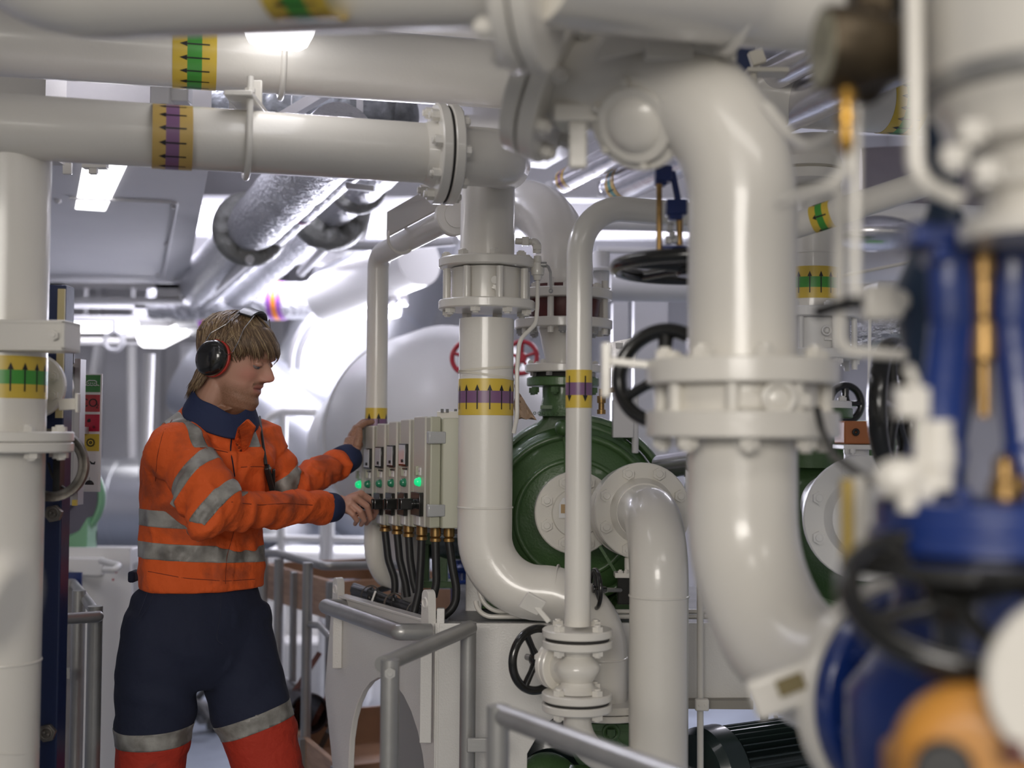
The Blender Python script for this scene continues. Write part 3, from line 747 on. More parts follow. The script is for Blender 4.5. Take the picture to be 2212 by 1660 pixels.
# trough rim
mb = MB(); mb.bar(A + V((0, 0, z_s)), B + V((0, 0, z_s)) - ue * .03, .035, .008, (0, 0, 1)); obj('rim', mb, SKIDW, t, bevel=.002)
# front beam: frontal plate
fx1 = P(1620, 1345, 3.38).x; C1 = V((fx1, 3.38, 0)); uf = (C1 - B).normalized(); Lf = (C1 - B).length
xs = P(1140, 1500, 3.34).x - B.x
zb = P(1500, 1510, 3.36).z
poly = [(0, 0), (0, z_s), (Lf, z_s), (Lf, zb), (xs + .20, zb), (xs + .10, zb - .025), (xs + .04, zb - .07), (xs, zb - .14), (xs, 0)]
mb = MB(); mb.prism(poly, B, uf, (0, 0, 1), .016); obj('front_plate', mb, SKIDW, t, bevel=.002)
mb = MB(); mb.box(B + uf * (xs + .2 + (Lf - xs - .2) / 2) + V((0, -.01, zb + .012 - .022)), (Lf - xs - .2, .05, .022)); obj('lower_lip', mb, mat('dull grey edge', (.30, .28, .24), .5), t)
# upper dark shelf between skid top and pump bed
mb = MB(); mb.box((B.x + Lf / 2 + .02, 3.80, z_s - .02), (Lf, .8, .03)); obj('deck_plate', mb, GRILLE, t)
mb = MB(); mb.box((A + B) / 2 + V((.16, .10, z_s - .075)), (Le * .96, .36, .01), (ue, V((0, 0, 1)).cross(ue), V((0, 0, 1)))); obj('tray', mb, GREYP, t)
# lugs
def lug(c, h, w_, th, hole=.012):
    mb = MB(); c = V(c); pl = [(-w_ / 2, 0), (w_ / 2, 0), (w_ / 2 * .8, h * .7)] + [(w_ * .38 * math.cos(a), h * .88 + w_ * .38 * math.sin(a)) for a in [PI * k / 8 for k in range(9)]] + [(-w_ / 2 * .8, h * .7)]
    mb.prism(pl, c, ue, (0, 0, 1), th); mb.torus(c + V((0, 0, h * .78)) + nrm * (th / 2 + .0), nrm, hole, .0035, 24, 8); mb.disc(c + V((0, 0, h * .78)) + nrm * (th / 2), nrm, hole, .001, 20, ch=0)
    return mb
obj('lug', lug(P(925, 1400, 3.35), .15, .05, .022), SKIDW, t, bevel=.002)
mb = MB(); q = P(921, 1500, 3.33); mb.box((q.x, q.y - .01, q.z + .01), (.03, .03, .26)); mb.box((q.x + .035, q.y + .005, q.z + .01), (.02, .02, .42)); obj('stiffener', mb, SKIDW, t, bevel=.002)
obj('lug', lug(P(730, 1370, 3.86), .17, .05, .022), SKIDW, t, bevel=.002)
mb = MB(); q = P(730, 1370, 3.84); mb.box(q, (.028, .03, .20)); obj('stiffener', mb, SKIDW, t, bevel=.002)
# upright post carrying the cabinets
q = P(1024, 1250, 3.62); mb = MB(); mb.box((q.x, 3.62, (z_s + P(1024, 1130, 3.62).z) / 2), (.045, .05, P(1024, 1130, 3.62).z - z_s + .02)); obj('upright', mb, SKIDW, t, bevel=.003)
q = P(885, 1250, 3.92); mb = MB(); mb.box((q.x, 3.92, (z_s - .05 + P(885, 1130, 3.92).z) / 2), (.05, .03, P(885, 1130, 3.92).z - z_s + .1)); obj('upright', mb, GREYP, t, bevel=.003)
mb = MB(); mb.bar(P(820, 1141, 4.0), P(1010, 1150, 3.55), .03, .012, (0, 0, 1)); obj('mounting_rail', mb, GREYP, t)
# tubular bumper
h0 = P(780, 1313, 3.84); h1 = P(702, 1310, 3.78); h2 = P(862, 1366, 3.27); h3 = P(930, 1366, 3.30)
t = thing('bumper_rail', 'short grey tube bumper bent round the skid end plate', 'handrail', h2)
mb = MB(); mb.tube([h0, h1, h2, h3], .0215, 20, .012); obj('rail', mb, STEEL, t)
# thin pipes along the skid top
for k, (yy, D, lab) in enumerate(((1322, 3.42, 'upper thin white pipe running along the skid edge under the pump'), (1333, 3.40, 'lower thin white pipe running along the skid edge under the pump'))):
    p0 = P(1036 - 8 * k, 1210 if k == 0 else 1300, D + .02); 
    t = pipe(lab, [p0, P(1036 - 6 * k, yy, D), P(1640, yy, D + .02)], .0065, bend=.06, name='small_pipe', n=14)

# ================================================================ cable bundle in the trough
def bundle(label, pts, n, R, r, group=None):
    pts = [V(p) for p in pts]; sm = fillet(pts, .12, 8); t = thing('cable_bundle', label, 'cable', pts[0], group)
    for k in range(n):
        a = 2 * PI * k / n; off = V((0, math.cos(a) * R, math.sin(a) * R * .8 + R)); ph = k * 1.7
        q = [p + off + V((0, math.sin(i * .9 + ph) * .004, math.cos(i * .7 + ph) * .004)) for i, p in enumerate(sm)]
        mb = MB(); mb.tube(q, r, 10); obj('cable', mb, BLACK, t)
    for f_ in (.18, .42, .58, .76):
        p = sm[int(f_ * (len(sm) - 1))] + V((0, 0, R)); d = (sm[int(f_ * (len(sm) - 1)) + 1] - sm[int(f_ * (len(sm) - 1))]) if int(f_ * (len(sm) - 1)) + 1 < len(sm) else V((1, 0, 0))
        mb = MB(); mb.torus(p, d, R + r + .002, .002, 28, 6); obj('cable_tie', mb, DULLST, t)
    return t
bz = .04
pts = [P(764, 1288, 4.00), P(800, 1300, 3.86), P(850, 1318, 3.72), P(900, 1338, 3.60), P(945, 1352, 3.54)]
pts = [p + (pts[-1] - pts[0]) * 0 for p in pts]
bundle('tied bundle of dirty black cables lying along the skid trough', pts, 6, .018, .0095)
t = thing('cable', 'black cable looping back from the bundle to the far trough end', 'cable', P(790, 1292, 3.95))
mb = MB(); mb.tube([P(782, 1300, 3.92), P(820, 1275, 3.98), P(870, 1262, 4.05), P(905, 1240, 4.1)], .010, 10, .08); obj('sheath', mb, BLACK, t)
mb = MB(); mb.bar(P(793, 1330, 3.78), P(812, 1278, 3.80), .016, .006, (1, 0, 0)); obj('cable_clip', mb, SKIDW, label='small white steel clip holding the cable bundle to the trough rim', cat='clip', bevel=.001)

# ================================================================ control cabinets
ca = P(773, 1030, 3.98); cb = P(932, 1016, 3.37)
ca = V((ca.x, ca.y, 0)); cb = V((cb.x, cb.y, 0)); uc = (cb - ca).normalized(); Lc = (cb - ca).length
nc = V((uc.y, -uc.x, 0)); nc = -nc if nc.x > 0 else nc     # outward normal of the door faces
zc1 = P(932, 893, 3.37).z - .004; zc0 = P(932, 1140, 3.37).z; Hc = zc1 - zc0
side = V((1, .08, 0)).normalized()
def col_x(px):   # distance along the row for a pixel column
    d = c_f + c_r * ((px - 1106) / F); # intersect in plan
    den = uc.x * d.y - uc.y * d.x; return (ca.y * d.x - ca.x * d.y) / den
edges = [773, 789.5, 814, 839.5, 865, 893.5, 932]
bp = [col_x(e) for e in edges]
CT = []
depth = .22
LB = ['leftmost grey cabinet of the row, mostly behind the man\'s left hand', 'second grey cabinet from the left, meter above the man\'s gripping hand',
      'third grey cabinet from the left, with meter and dark green lamp', 'fourth grey cabinet from the left, with meter and dark green lamp',
      'fifth grey cabinet, with the nearest of the four meters', 'nearest control cabinet, wide sage side panel and clear hinges']
for i in range(6):
    s0, s1 = bp[i] + .004, bp[i + 1] - .001
    last = i == 5
    zi = zc0 - .036 * (1 - (s0 + s1) / 2 / Lc)
    t = thing('control_cabinet', LB[i], 'cabinet', ca + uc * s0 + V((0, 0, zi)), 'row of grey starter cabinets'); CT.append(t)
    dw = (s1 - s0) * (.9 if not last else .86)
    def cp(s, n_, z): return ca + uc * s + nc * n_ + V((0, 0, zi + z))
    fr = (uc, nc, V((0, 0, 1)))
    if not last:
        mb = MB(); mb.box(cp((s0 + s1) / 2, -.034 - depth / 2, Hc / 2), (s1 - s0, depth, Hc - .004), fr)
    else:
        mb = MB(); a_, b_ = cp(s0, -.034, 0), cp(s1, -.034, 0)
        k_ = side * .185; mb2 = [a_, b_, b_ + k_, a_ + k_ + uc * 0]
        mb.add([p for p in mb2] + [p + V((0, 0, Hc - .004)) for p in mb2], [(0, 1, 2, 3), (4, 5, 6, 7), (0, 1, 5, 4), (1, 2, 6, 5), (2, 3, 7, 6), (3, 0, 4, 7)])
    obj('body', mb, CAB, t, bevel=.003)
    mb = MB(); mb.box(cp(s0 + dw * .93, -.018, Hc / 2), (dw * .30, .030, Hc * .996), fr); obj('door_edge', mb, CAB, t, bevel=.004)
    mb = MB(); mb.box(cp(s0 + dw * .39, -.015, Hc / 2), (dw * .78, .030, Hc), fr); door = obj('door', mb, CABF, t, bevel=.004)
    LOC[door.name] = LOC[t.name]
    sm = s0 + dw * .42
    if 1 <= i <= 4:
        zm = Hc * .665; hm = .062; wm = dw * .62
        mb = MB(); mb.box(cp(sm, .004, zm), (wm, .008, hm), fr); mb.box(cp(sm, .004, zm - hm * .62), (wm * .9, .005, .004), fr); mt = obj('meter', mb, BGLOSS, t, bevel=.001); LOC[mt.name] = LOC[t.name]
        mb = MB(); mb.box(cp(sm, .009, zm + .001), (wm * .8, .002, hm * .86), fr); obj('dial', mb, GLASSW, mt)
        mb = MB(); mb.cyl(cp(sm + wm * .18, .010, zm - hm * .26), cp(sm + wm * .18, .014, zm - hm * .26), .0045); obj('adjuster', mb, BTAPE, mt)
    zl = Hc * .405
    mb = MB(); mb.lathe(cp(sm + .004, 0, zl), nc, [(0, .0125), (.004, .0125), (.005, .0112), (.010, .0105), (.014, .007), (.0155, .002)], 24); obj('indicator_lamp', mb, GLIT if i in (0, 5) else GLAMP, t, label='lit green lamp' if i in (0, 5) else None)
    mb = MB(); mb.box(cp(sm - .012, .004, zl + .030), (.016, .008, .024), fr); obj('key_plate', mb, CAB, t, bevel=.0008)
    mb = MB(); mb.box(cp(sm + .008, .0015, zl + .028), (.015, .003, .020), fr); obj('label_plate', mb, PLATE, t)
    mb = MB(); mb.box(cp(sm + .008, .0032, zl + .029), (.002, .0004, .004), fr); obj('mark', mb, BTAPE, t)
    # rotary switch
    zw = Hc * .205
    if i > 0:
        mb = MB(); mb.box(cp(sm + .001, .006, zw), (dw * .60, .012, .063), fr); sw = obj('switch', mb, BGLOSS, t, bevel=.0015); LOC[sw.name] = LOC[t.name]
        mb = MB(); mb.cyl(cp(sm, .010, zw), cp(sm, .026, zw), .012); mb.box(cp(sm, .038, zw), (.022, .036, .030), fr); mb.box(cp(sm, .058, zw), (.012, .006, .031), fr); obj('knob', mb, BGLOSS, sw, bevel=.003)
    mb = MB(); mb.box(cp(sm + .001, .002, Hc * .055), (.022, .004, .024), fr); obj('name_plate', mb, PLATE, t)
    if last:
        for zz in (Hc * .81, Hc * .16):
            mb = MB(); mb.box(cp(s1 - .008, .0035, zz), (.016, .006, .034), fr); mb.box(cp(s1 + .001, -.018, zz), (.006, .048, .032), fr); hg = obj('hinge', mb, CLEARP, t, bevel=.003)
# marked strip on top, behind
t = thing('cable_tray', 'cream ledge with lifted terminal tags on top of the nearest cabinet', 'ledge', ca + uc * bp[5] + V((0, 0, zc1)))
mb = MB(); p0 = P(945, 886, 3.45); p1 = P(1010, 878, 3.36); mb.bar(V((p0.x, 3.50, zc1 + .001)), V((p1.x + .05, 3.44, zc1 + .001)), .02, .02, (0, 0, 1)); obj('ledge', mb, CREAM, t, bevel=.002)
for px in (955, 966, 984):
    mb = MB(); q = P(px, 884, 3.47); mb.box((q.x, 3.477, zc1 + .012), (.008, .006, .010)); obj('tag', mb, BTAPE, t)
# glands and cables below
gl = [(832, 1161, 852, 1283, 855), (858, 1165, 880, 1290, 876), (883, 1166, 900, 1280, 893), (911, 1166, 893, 1330, 905), (941, 1172, 936, 1290, 943), (970, 1175, 962, 1345, 985)]
GLB = ['leftmost', 'second from left', 'third from left', 'fourth from left', 'second from right', 'rightmost']
for k, (gx, gy, ex, ey, mx) in enumerate(gl):
    s = col_x(gx) if k < 4 else None
    D = (ca + uc * s).y if s is not None else 3.40
    D += .06
    g = P(gx, 1150, D); g.z = zc0
    t = thing('cable_gland', 'brass cable gland under the cabinets, %s of the six' % GLB[k], 'cable gland', g - V((0, 0, .05)), 'brass glands under the cabinets')
    mb = MB(); rr = .0155 * (D / 3.7 + .05)
    mb.lathe(g, (0, 0, -1), [(0, rr * .95), (.022, rr), (.030, rr), (.034, rr * .72), (.036, rr), (.044, rr), (.046, rr * .62), (.050, rr * .6)], 20); obj('body', mb, BRASS, t)
    c = thing('cable', 'black cable hanging from the %s brass gland' % GLB[k], 'cable', P(ex, ey, D), 'black cables below the cabinets')
    e = P(ex, ey, D + (.0 if k != 5 else .0)); m_ = P(mx, (1190 + ey) / 2 + 20, D)
    mb = MB()
    if k == 5: pth = [g - V((0, 0, .045)), P(978, 1230, D), P(986, 1270, D), P(984, 1310, D), P(958, 1332, D)]
    else: pth = [g - V((0, 0, .045)), P(gx + (mx - gx) * .3, 1210, D), m_, e]
    mb.tube(pth, .0112, 14, .12); obj('sheath', mb, BLACK, c)

# ================================================================ green pump
cP = P(1238, 1110, 3.74)
t = thing('pump', 'big dark green centrifugal pump casing with ribbed volute behind the white pipes', 'pump', V((cP.x, cP.y, z_s)))
mb = MB(); R = .272
prof = [(-.10, .12), (-.085, .15), (-.075, .20), (-.045, .245), (.0, R), (.06, R), (.10, .24), (.13, .18)]
mb.lathe(cP + V((0, .03, 0)), (0, 1, 0), prof, 64)
obj('volute', mb, GREEN, t, subsurf=1)
mb = MB(); sc = 3.74 / F
def pp(px, py): return ((px - 1238) * sc, -(py - 1110) * sc)
poly = [pp(1180, 880), pp(1262, 880), pp(1275, 905), pp(1330, 925), pp(1400, 1000), pp(1440, 1080), pp(1445, 1130), pp(1090, 1130), pp(1096, 990), pp(1120, 950), pp(1170, 905)]
mb.prism(poly, cP + V((0, .05, 0)), (1, 0, 0), (0, 0, 1), .09); obj('neck', mb, GREEN, t, bevel=.02, bseg=4)
mb = MB(); mb.torus(cP + V((0, -.03, -.01)), (0, 1, 0), .235, .012, 72, 10); mb.torus(cP + V((0, -.05, -.01)), (0, 1, 0), .165, .010, 72, 10); mb.torus(cP + V((0.01, .03, 0)), (0, 1, 0), R + .004, .014, 72, 10, flat=1.6); obj('rib', mb, GREEN, t)
mb = MB(); mb.disc(vG(826), (0, 0, 1), .106, .026); mb.lathe(vG(885), (0, 0, 1), [(-.02, .072), (.03, .060), (.075, .060)], 40); obj('neck_flange', mb, GREEN, t)
mb = MB(); mb.disc(vG(811), (0, 0, 1), .080, .02); obj('gasket', mb, GASKET, t)
bolts(t, vG(814), (0, 0, 1), .092, 8, .010, .016, STEEL, .3); bolts(t, vG(838), (0, 0, -1), .092, 8, .0125, .018, GREEN, .3)
mb = MB(); mb.sphere(P(1215, 925, 3.62), (.022, .03, .024), 18); mb.tube([P(1216, 925, 3.64), P(1222, 975, 3.63), P(1222, 1050, 3.63)], .005, 8); obj('boss', mb, GREEN, t)
mb = MB(); mb.box(P(1180, 880, 3.655), (.034, .004, .010)); 
for k in range(6): mb.torus(P(1155 + k * 9.5, 893, 3.658), (0, 1, 0), .0035, .0011, 10, 5)
obj('cast_mark', mb, GREEN, t)
for px in (1078, 1360):
    q = P(px, 1300, 3.62); mb = MB(); mb.prism([(-.05, 0), (.05, 0), (.04, .02), (.02, .028), (.02, .10), (-.02, .10), (-.03, .028)], V((q.x, 3.66, z_s)), (1, 0, 0), (0, 0, 1), .12); obj('foot', mb, GREEN, t, bevel=.004)
mb = MB(); mb.bar(P(1295, 1180, 3.5), P(1368, 1300, 3.5), .02, .008, (1, 0, 0)); obj('brace', mb, GREEN, t)
# bearing pedestal of pump seen under the cabinets
t = thing('bearing_stand', 'green cast stand under the cabinets behind the hanging cables', 'machine foot', P(942, 1270, 4.2))
mb = MB(); z_ = z_s
for px in (918, 958):
    q = P(px, 1200, 4.15); mb.box((q.x, 4.15, z_ + .07), (.03, .05, .14)); mb.box((q.x + .01, 4.15, z_ + .004), (.07, .08, .022))
    mb.box((q.x, 4.15, z_ + .14), (.055, .07, .018))
mb.box((P(940, 1200, 4.15).x, 4.15, z_ + .165), (.11, .06, .035)); obj('stand', mb, GREEN, t, bevel=.003)
mb = MB(); mb.cyl(P(925, 1175, 4.2), P(1010, 1178, 4.1), .05, n=30); obj('housing', mb, MOTOR, t)
t = thing('blue_valve', 'small glossy blue valve glimpsed behind the hanging black cables', 'valve', P(1000, 1260, 4.5))
mb = MB(); q = P(998, 1262, 4.5); mb.lathe(q, (0, 0, 1), [(0, .05), (.012, .05), (.016, .03), (.04, .026), (.05, .034), (.06, .034), (.07, .026), (.09, .03), (.1, .03), (.11, .022), (.13, .022)], 30); mb.cyl(q + V((-.08, 0, .01)), q + V((.06, 0, .01)), .028); mb.cyl(q, V((q.x, q.y, 0)), .04); obj('body', mb, BLUE, t)

# small gauge tap with black wheel right of the slim riser
t = thing('needle_valve', 'tiny valve with oval black wheel between the slim pipe and the tall pipe', 'valve', P(1340, 1300, 3.3))
bx = P(1345, 1275, 3.25); mb = MB(); mb.cyl(P(1298, 1274, 3.2), P(1340, 1276, 3.3), .0055); obj('stem', mb, STEEL, t)
mb = MB(); mb.cyl(P(1296, 1274, 3.2), P(1306, 1274, 3.22), .009); mb.box(P(1358, 1276, 3.34), (.06, .03, .07)); obj('body', mb, BGLOSS, t, bevel=.003)
mb = MB(); mb.box(P(1358, 1242, 3.33), (.075, .05, .013)); mb.cyl(P(1358, 1240, 3.33), P(1358, 1205, 3.33), .011); obj('cover', mb, CREAM, t, bevel=.002)
bolt(t, P(1340, 1239, 3.31), (0, 0, 1), .007, .008, CREAM); bolt(t, P(1353, 1239, 3.31), (0, 0, 1), .007, .008, CREAM)
handwheel(t, P(1286, 1273, 3.18), V((-1, -.22, 0)), .047, .0055, BGLOSS, 3, .009)
# green valve block + conduit low down
t = thing('lower_valve', 'green cast valve bonnet low behind the globe valve foot', 'valve', P(1330, 1660, 3.5))
mb = MB(); mb.lathe(P(1325, 1590, 3.45), (0, -1, 0), [(0, .12), (.02, .11), (.05, .06), (.07, .03)], 40); mb.box(P(1325, 1568, 3.4), (.2, .05, .018)); obj('body', mb, GREEN, t)
mb = MB(); mb.torus(P(1320, 1583, 3.37), (0, 1, 0), .018, .006, 28, 8); mb.bar(P(1330, 1595, 3.38), P(1362, 1640, 3.38), .01, .02, (0, -1, 0)); obj('arm', mb, GREEN, t)
bolts(t, P(1325, 1566, 3.4), (0, 0, -1), .05, 3, .012, .02, GREEN, .2)
mb = MB(); mb.disc(P(1310, 1519, 3.225), (0, 0, 1), .112, .018); mb.disc(P(1310, 1536, 3.225), (0, 0, 1), .110, .016); obj('base_flange', mb, CREAM, t)
bolt(t, P(1335, 1512, 3.36), (0, 0, 1), .012, .012, CREAM); bolt(t, P(1352, 1512, 3.36), (0, 0, 1), .012, .012, CREAM)
t = thing('lower_pump', 'dark green pump casing under the nearest handrail at the bottom', 'pump', P(1180, 1660, 3.7) - V((0, 0, .4)))
mb = MB(); q = P(1190, 1680, 3.7); mb.lathe(q, (0, -1, 0), [(-.1, .16), (0, .19), (.05, .17), (.07, .10), (.12, .09), (.13, .04)], 44); obj('casing', mb, MOTOR, t)
mb = MB(); mb.lathe(P(1180, 1700, 3.4), (0, -1, 0), [(0, .09), (.06, .085), (.09, .06)], 36); mb.box(P(1215, 1672, 3.35), (.16, .06, .03)); obj('cover', mb, GREEN, t)
bolts(t, q + V((0, -.07, 0)), (0, -1, 0), .12, 8, .011, .012, GREEN)
t = thing('hose', 'black hose arching out below the skid beside the globe valve', 'hose', P(1160, 1560, 3.6))
mb = MB(); mb.tube([P(1128, 1560, 3.6), P(1165, 1554, 3.6), P(1210, 1560, 3.55), P(1222, 1585, 3.5)], .011, 12, .03); mb.cyl(P(1140, 1556, 3.6), P(1165, 1555, 3.6), .018); obj('sheath', mb, BLACK, t)

# right skid details: conduit and junction clip
t = pipe('thin cream conduit running vertically down the skid front, right of the tall pipe', [P(1512, 1150, 3.3), V((P(1516, 1400, 3.3).x, 3.3, 0))], .0085, name='conduit', cat='conduit', n=16)
mb = MB(); q = P(1516, 1523, 3.28); mb.box(q, (.035, .02, .03)); cl = obj('clamp', mb, CREAM, t, bevel=.004)
bolt(t, q + V((-.007, -.01, 0)), (0, -1, 0), .004, .003, CREAM); bolt(t, q + V((.008, -.01, 0)), (0, -1, 0), .004, .003, CREAM)
# finned motor at the bottom right
mc = P(1600, 1665, 3.5)
t = thing('motor', 'dark finned electric motor at the floor under the skid beam', 'motor', mc - V((0, 0, .14)))
axm = V((.87, .5, 0)); u, v, a = frame(axm)
mb = MB(); mb.cyl(mc - axm * .13, mc + axm * .26, .085, n=40); obj('housing', mb, MOTOR, t)
for k in range(26):
    th = PI * (k / 25) * 1.3 - .15 * PI; d = V((-v.x, -v.y, -v.z)) * math.cos(th) + u * math.sin(th) if True else u
    d = (v * math.cos(th) + u * math.sin(th)); mb = MB(); mb.bar(mc - axm * .06 + d * .100, mc + axm * .25 + d * .100, .004, .045, d); obj('fin', mb, MOTOR, t)
mb = MB(); mb.lathe(mc - axm * .16, axm, [(0, .05), (.01, .11), (.03, .128), (.09, .130), (.092, .12)], 44); obj('fan_cover', mb, MOTOR, t)
# support legs seen right of the motor
t = thing('support_leg', 'grey tube leg below the skid beam, right of the conduit', 'post', V((P(1651, 1550, 3.9).x, 3.9, 0)))
mb = MB(); q = P(1651, 1530, 3.9); mb.cyl(V((q.x, 3.9, 0)), q, .012); mb.cyl(P(1651, 1580, 3.9), P(1651, 1605, 3.9), .019); obj('tube', mb, GREYP, t)
mb = MB(); q = P(1676, 1545, 3.7); mb.box((q.x, 3.7, q.z / 2), (.010, .02, q.z)); obj('flat_leg', mb, CREAM, label='narrow cream flat bar leg below the skid beam', cat='post')
# ================================================================ near pipework, upper left
r6 = .084
n0, n1, n2 = P(-260, -420, 2.0), P(175, -30, 1.72), P(520, -108, 1.60)
e1 = P(1142, -88, 1.62)
d1 = (e1 - n2).normalized()
t = pipe('out-of-focus cream pipe along the very top, nearest the viewer, with green marking', [n0, P(110, -45, 1.78), e1], r6, bend=.22)
band(t, P(664, -104, 1.605), (e1 - P(110, -45, 1.78)), r6, .085, GTAPE, -1)
da = (e1 - P(110, -45, 1.78)).normalized()
mb = MB(); mb.disc(e1 - da * .013, da, .1425, .023); obj('flange', mb, CREAM, t)
bolts(t, e1 - da * .026, -da, .120, 8, .016, .022, CREAM, .5)
t = pipe('out-of-focus cream pipe at the very top, right of the near flange joint', [e1 + da * .002, P(1620, -20, 1.92), P(2120, 22, 2.0)], r6, bend=.2)
mb = MB(); mb.disc(e1 + da * .0135, da, .1425, .023); obj('flange', mb, CREAM, t)
mb = MB(); mb.disc(e1, da, .136, .004, ch=0); obj('gasket', mb, GASKET, t)
mb = MB(); q = P(1575, -25, 1.9); mb.disc(q, V((1, .22, 0)), .098, .02); obj('collar', mb, CREAM, t)

# ================================================================ big near riser with butterfly valve
yH = 1.98; vH = vline(1603, 860, yH); rH = .084
zk = P(1598, 130, yH).z
el = P(1215, 178, 2.12)
t = pipe('very thick blurred white riser bending over to the left above the big valve',
         [vH(795), V((vH(500).x, yH, zk)), el], rH, bend=.225, name='riser_pipe')
mb = MB(); mb.disc(vH(806), (0, 0, 1), .148, .038); obj('flange', mb, CREAM, t)
bolts(t, vH(806) + V((0, 0, .019)), (0, 0, 1), .122, 8, .0165, .016, CREAM, .1)
fa = V((-.86, .2, .42)).normalized()
mb = MB(); mb.disc(el, fa, .138, .03); obj('flange', mb, CREAM, t)
mb = MB(); mb.disc(el + fa * .033, fa, .138, .028); obj('blind_plate', mb, CREAM, t)
bolts(t, el - fa * .015, -fa, .115, 8, .015, .02, CREAM, .1)
# inspection cover under the bend
q = P(1380, 262, 2.02); ad = V((-.45, -.72, -.5)).normalized()
t = thing('inspection_cover', 'blurred round white bolted cover under the bend of the thick riser', 'cover', q - V((0, 0, .08)))
mb = MB(); mb.cyl(q - ad * .06, q, .062); mb.disc(q + ad * .0, ad, .080, .022); mb.disc(q + ad * .018, ad, .062, .014); mb.lathe(q + ad * .02, ad, [(0, .05), (.012, .04), (.018, .02)], 36); obj('cover', mb, CREAM, t)
bolts(t, q + ad * .011, ad, .069, 6, .008, .012, CREAM)
mb = MB(); mb.box(P(1248, 315, 2.05), (.030, .02, .075)); mb.box(P(1262, 250, 2.06), (.10, .05, .03)); obj('drain_lug', mb, CREAM, label='small cream lug hanging below the slanted flange at top centre', cat='bracket', bevel=.004)
# hanger with gussets
t = thing('pipe_hanger', 'cream post with triangular gussets standing on the bend of the thick riser', 'bracket', P(1440, 100, 1.98))
q = P(1440, 20, 1.98); mb = MB(); mb.box((q.x, 1.98, q.z + .08), (.075, .075, .34)); obj('post', mb, CREAM, t, bevel=.004)
for s, px in ((1, 1485), (-1, 1395)):
    q = P(px, 108, 1.95); mb = MB(); mb.prism([(0, 0), (s * .075, -.018), (s * .075, .0), (s * .02, .07), (0, .08)] if s > 0 else [(0, 0), (0, .08), (-.02, .07), (-.075, .0), (-.075, -.018)], q, (1, 0, 0), (0, 0, 1), .012); obj('gusset', mb, CREAM, t, bevel=.002)

# butterfly valve between the flanges
t = thing('butterfly_valve', 'big blurred white lugged valve clamped between two thick flanges on the near riser', 'valve', vH(890))
mb = MB(); mb.cyl(vH(893), vH(832), .118, n=56); mb.sphere(P(1680, 862, 1.86), (.026, .012, .026), 20); mb.bar(P(1585, 868, 1.865), P(1750, 866, 1.865), .02, .02, (0, -1, 0)); obj('body', mb, CREAM, t, bevel=.002)
mb = MB(); mb.torus(P(1683, 860, 1.85), (0, 1, 0), .021, .007, 28, 10); obj('eye', mb, CREAM, t)
for k in range(8):
    th = .5 + 2 * PI * k / 8; d = V((math.cos(th), math.sin(th), 0)) * .126
    mb = MB(); mb.cyl(vH(896) + d, vH(826) + d, .011, n=14); obj('stud', mb, CREAM, t)
cK = P(1950, 1505, 1.64)
kx = V((cK.x - vH(900).x, cK.y - yH, 0)).normalized()
t = pipe('very thick blurred white pipe dropping from the big valve toward the blue pump',
         [vH(930), V((vH(900).x, yH, cK.z)), cK], rH, bend=.215, base=V((vH(900).x, yH, cK.z)))
mb = MB(); mb.disc(vH(918), (0, 0, 1), .148, .040); obj('flange', mb, CREAM, t)
bolts(t, vH(918) - V((0, 0, .02)), (0, 0, -1), .122, 8, .0165, .018, CREAM, .1)
mb = MB(); mb.disc(cK - kx * .012, kx, .148, .026); obj('flange', mb, CREAM, t)
# lug with brown pad
t = thing('tag_bracket', 'blurred cream rectangular bracket with brown pad beside the blue pump', 'bracket', P(1700, 1500, 1.62))
mb = MB(); axq = (V((.93, 0, .36)).normalized(), V((0, 1, 0)), V((-.36, 0, .93)).normalized()); mb.box(P(1700, 1487, 1.60), (.095, .02, .05), axq); obj('plate', mb, CREAM, t, bevel=.006)
mb = MB(); mb.box(P(1708, 1480, 1.585), (.034, .006, .020), axq); obj('pad', mb, mat('olive brown pad', (.20, .16, .07), .6), t)

# black wheel and lever left of the valve
t = thing('shutoff_valve', 'blurred valve with black handwheel half hidden behind the thick near riser', 'valve', P(1430, 910, 2.15))
handwheel(t, P(1432, 812, 2.12), V((-.45, -.85, .2)), .078, .0125, BGLOSS, 3, .02, flat=1.3)
mb = MB(); mb.cyl(P(1432, 812, 2.12), P(1520, 840, 2.02), .012); obj('stem', mb, STEEL, t)
t = thing('position_lever', 'blurred cream indicator lever left of the big near flange', 'lever', P(1320, 860, 2.0))
mb = MB(); mb.bar(P(1315, 780, 1.98), P(1430, 792, 1.98), .012, .012, (0, 0, 1)); mb.box(P(1308, 800, 1.98), (.014, .03, .085)); obj('arm', mb, CREAM, t, bevel=.003)

# ================================================================ upper middle valve with flat black wheel
D2 = 2.45
t = thing('gate_valve', 'blue valve yoke with brass rods above a flat black handwheel, behind the near riser', 'valve', P(1490, 600, D2))
handwheel(t, P(1497, 578, D2), (0, .03, 1), .148, .013, BGLOSS, 5, .03)
mb = MB(); mb.cyl(P(1424, 548, D2 - .02), P(1424, 398, D2 - .02), .0055); obj('rod', mb, BRASS, t)
mb = MB(); mb.cyl(P(1468, 530, D2), P(1468, 470, D2), .006); obj('rod', mb, BRASS, t)
mb = MB(); mb.box(P(1432, 378, D2), (.032, .04, .030)); mb.box(P(1427, 394, D2), (.022, .03, .016)); obj('bracket', mb, BLUE, t, bevel=.003)
mb = MB(); mb.box(P(1460, 450, D2), (.040, .04, .030)); mb.box(P(1458, 468, D2), (.026, .03, .016)); mb.bar(P(1452, 370, D2), P(1466, 440, D2), .012, .012); obj('gland', mb, BLUE, t, bevel=.003)
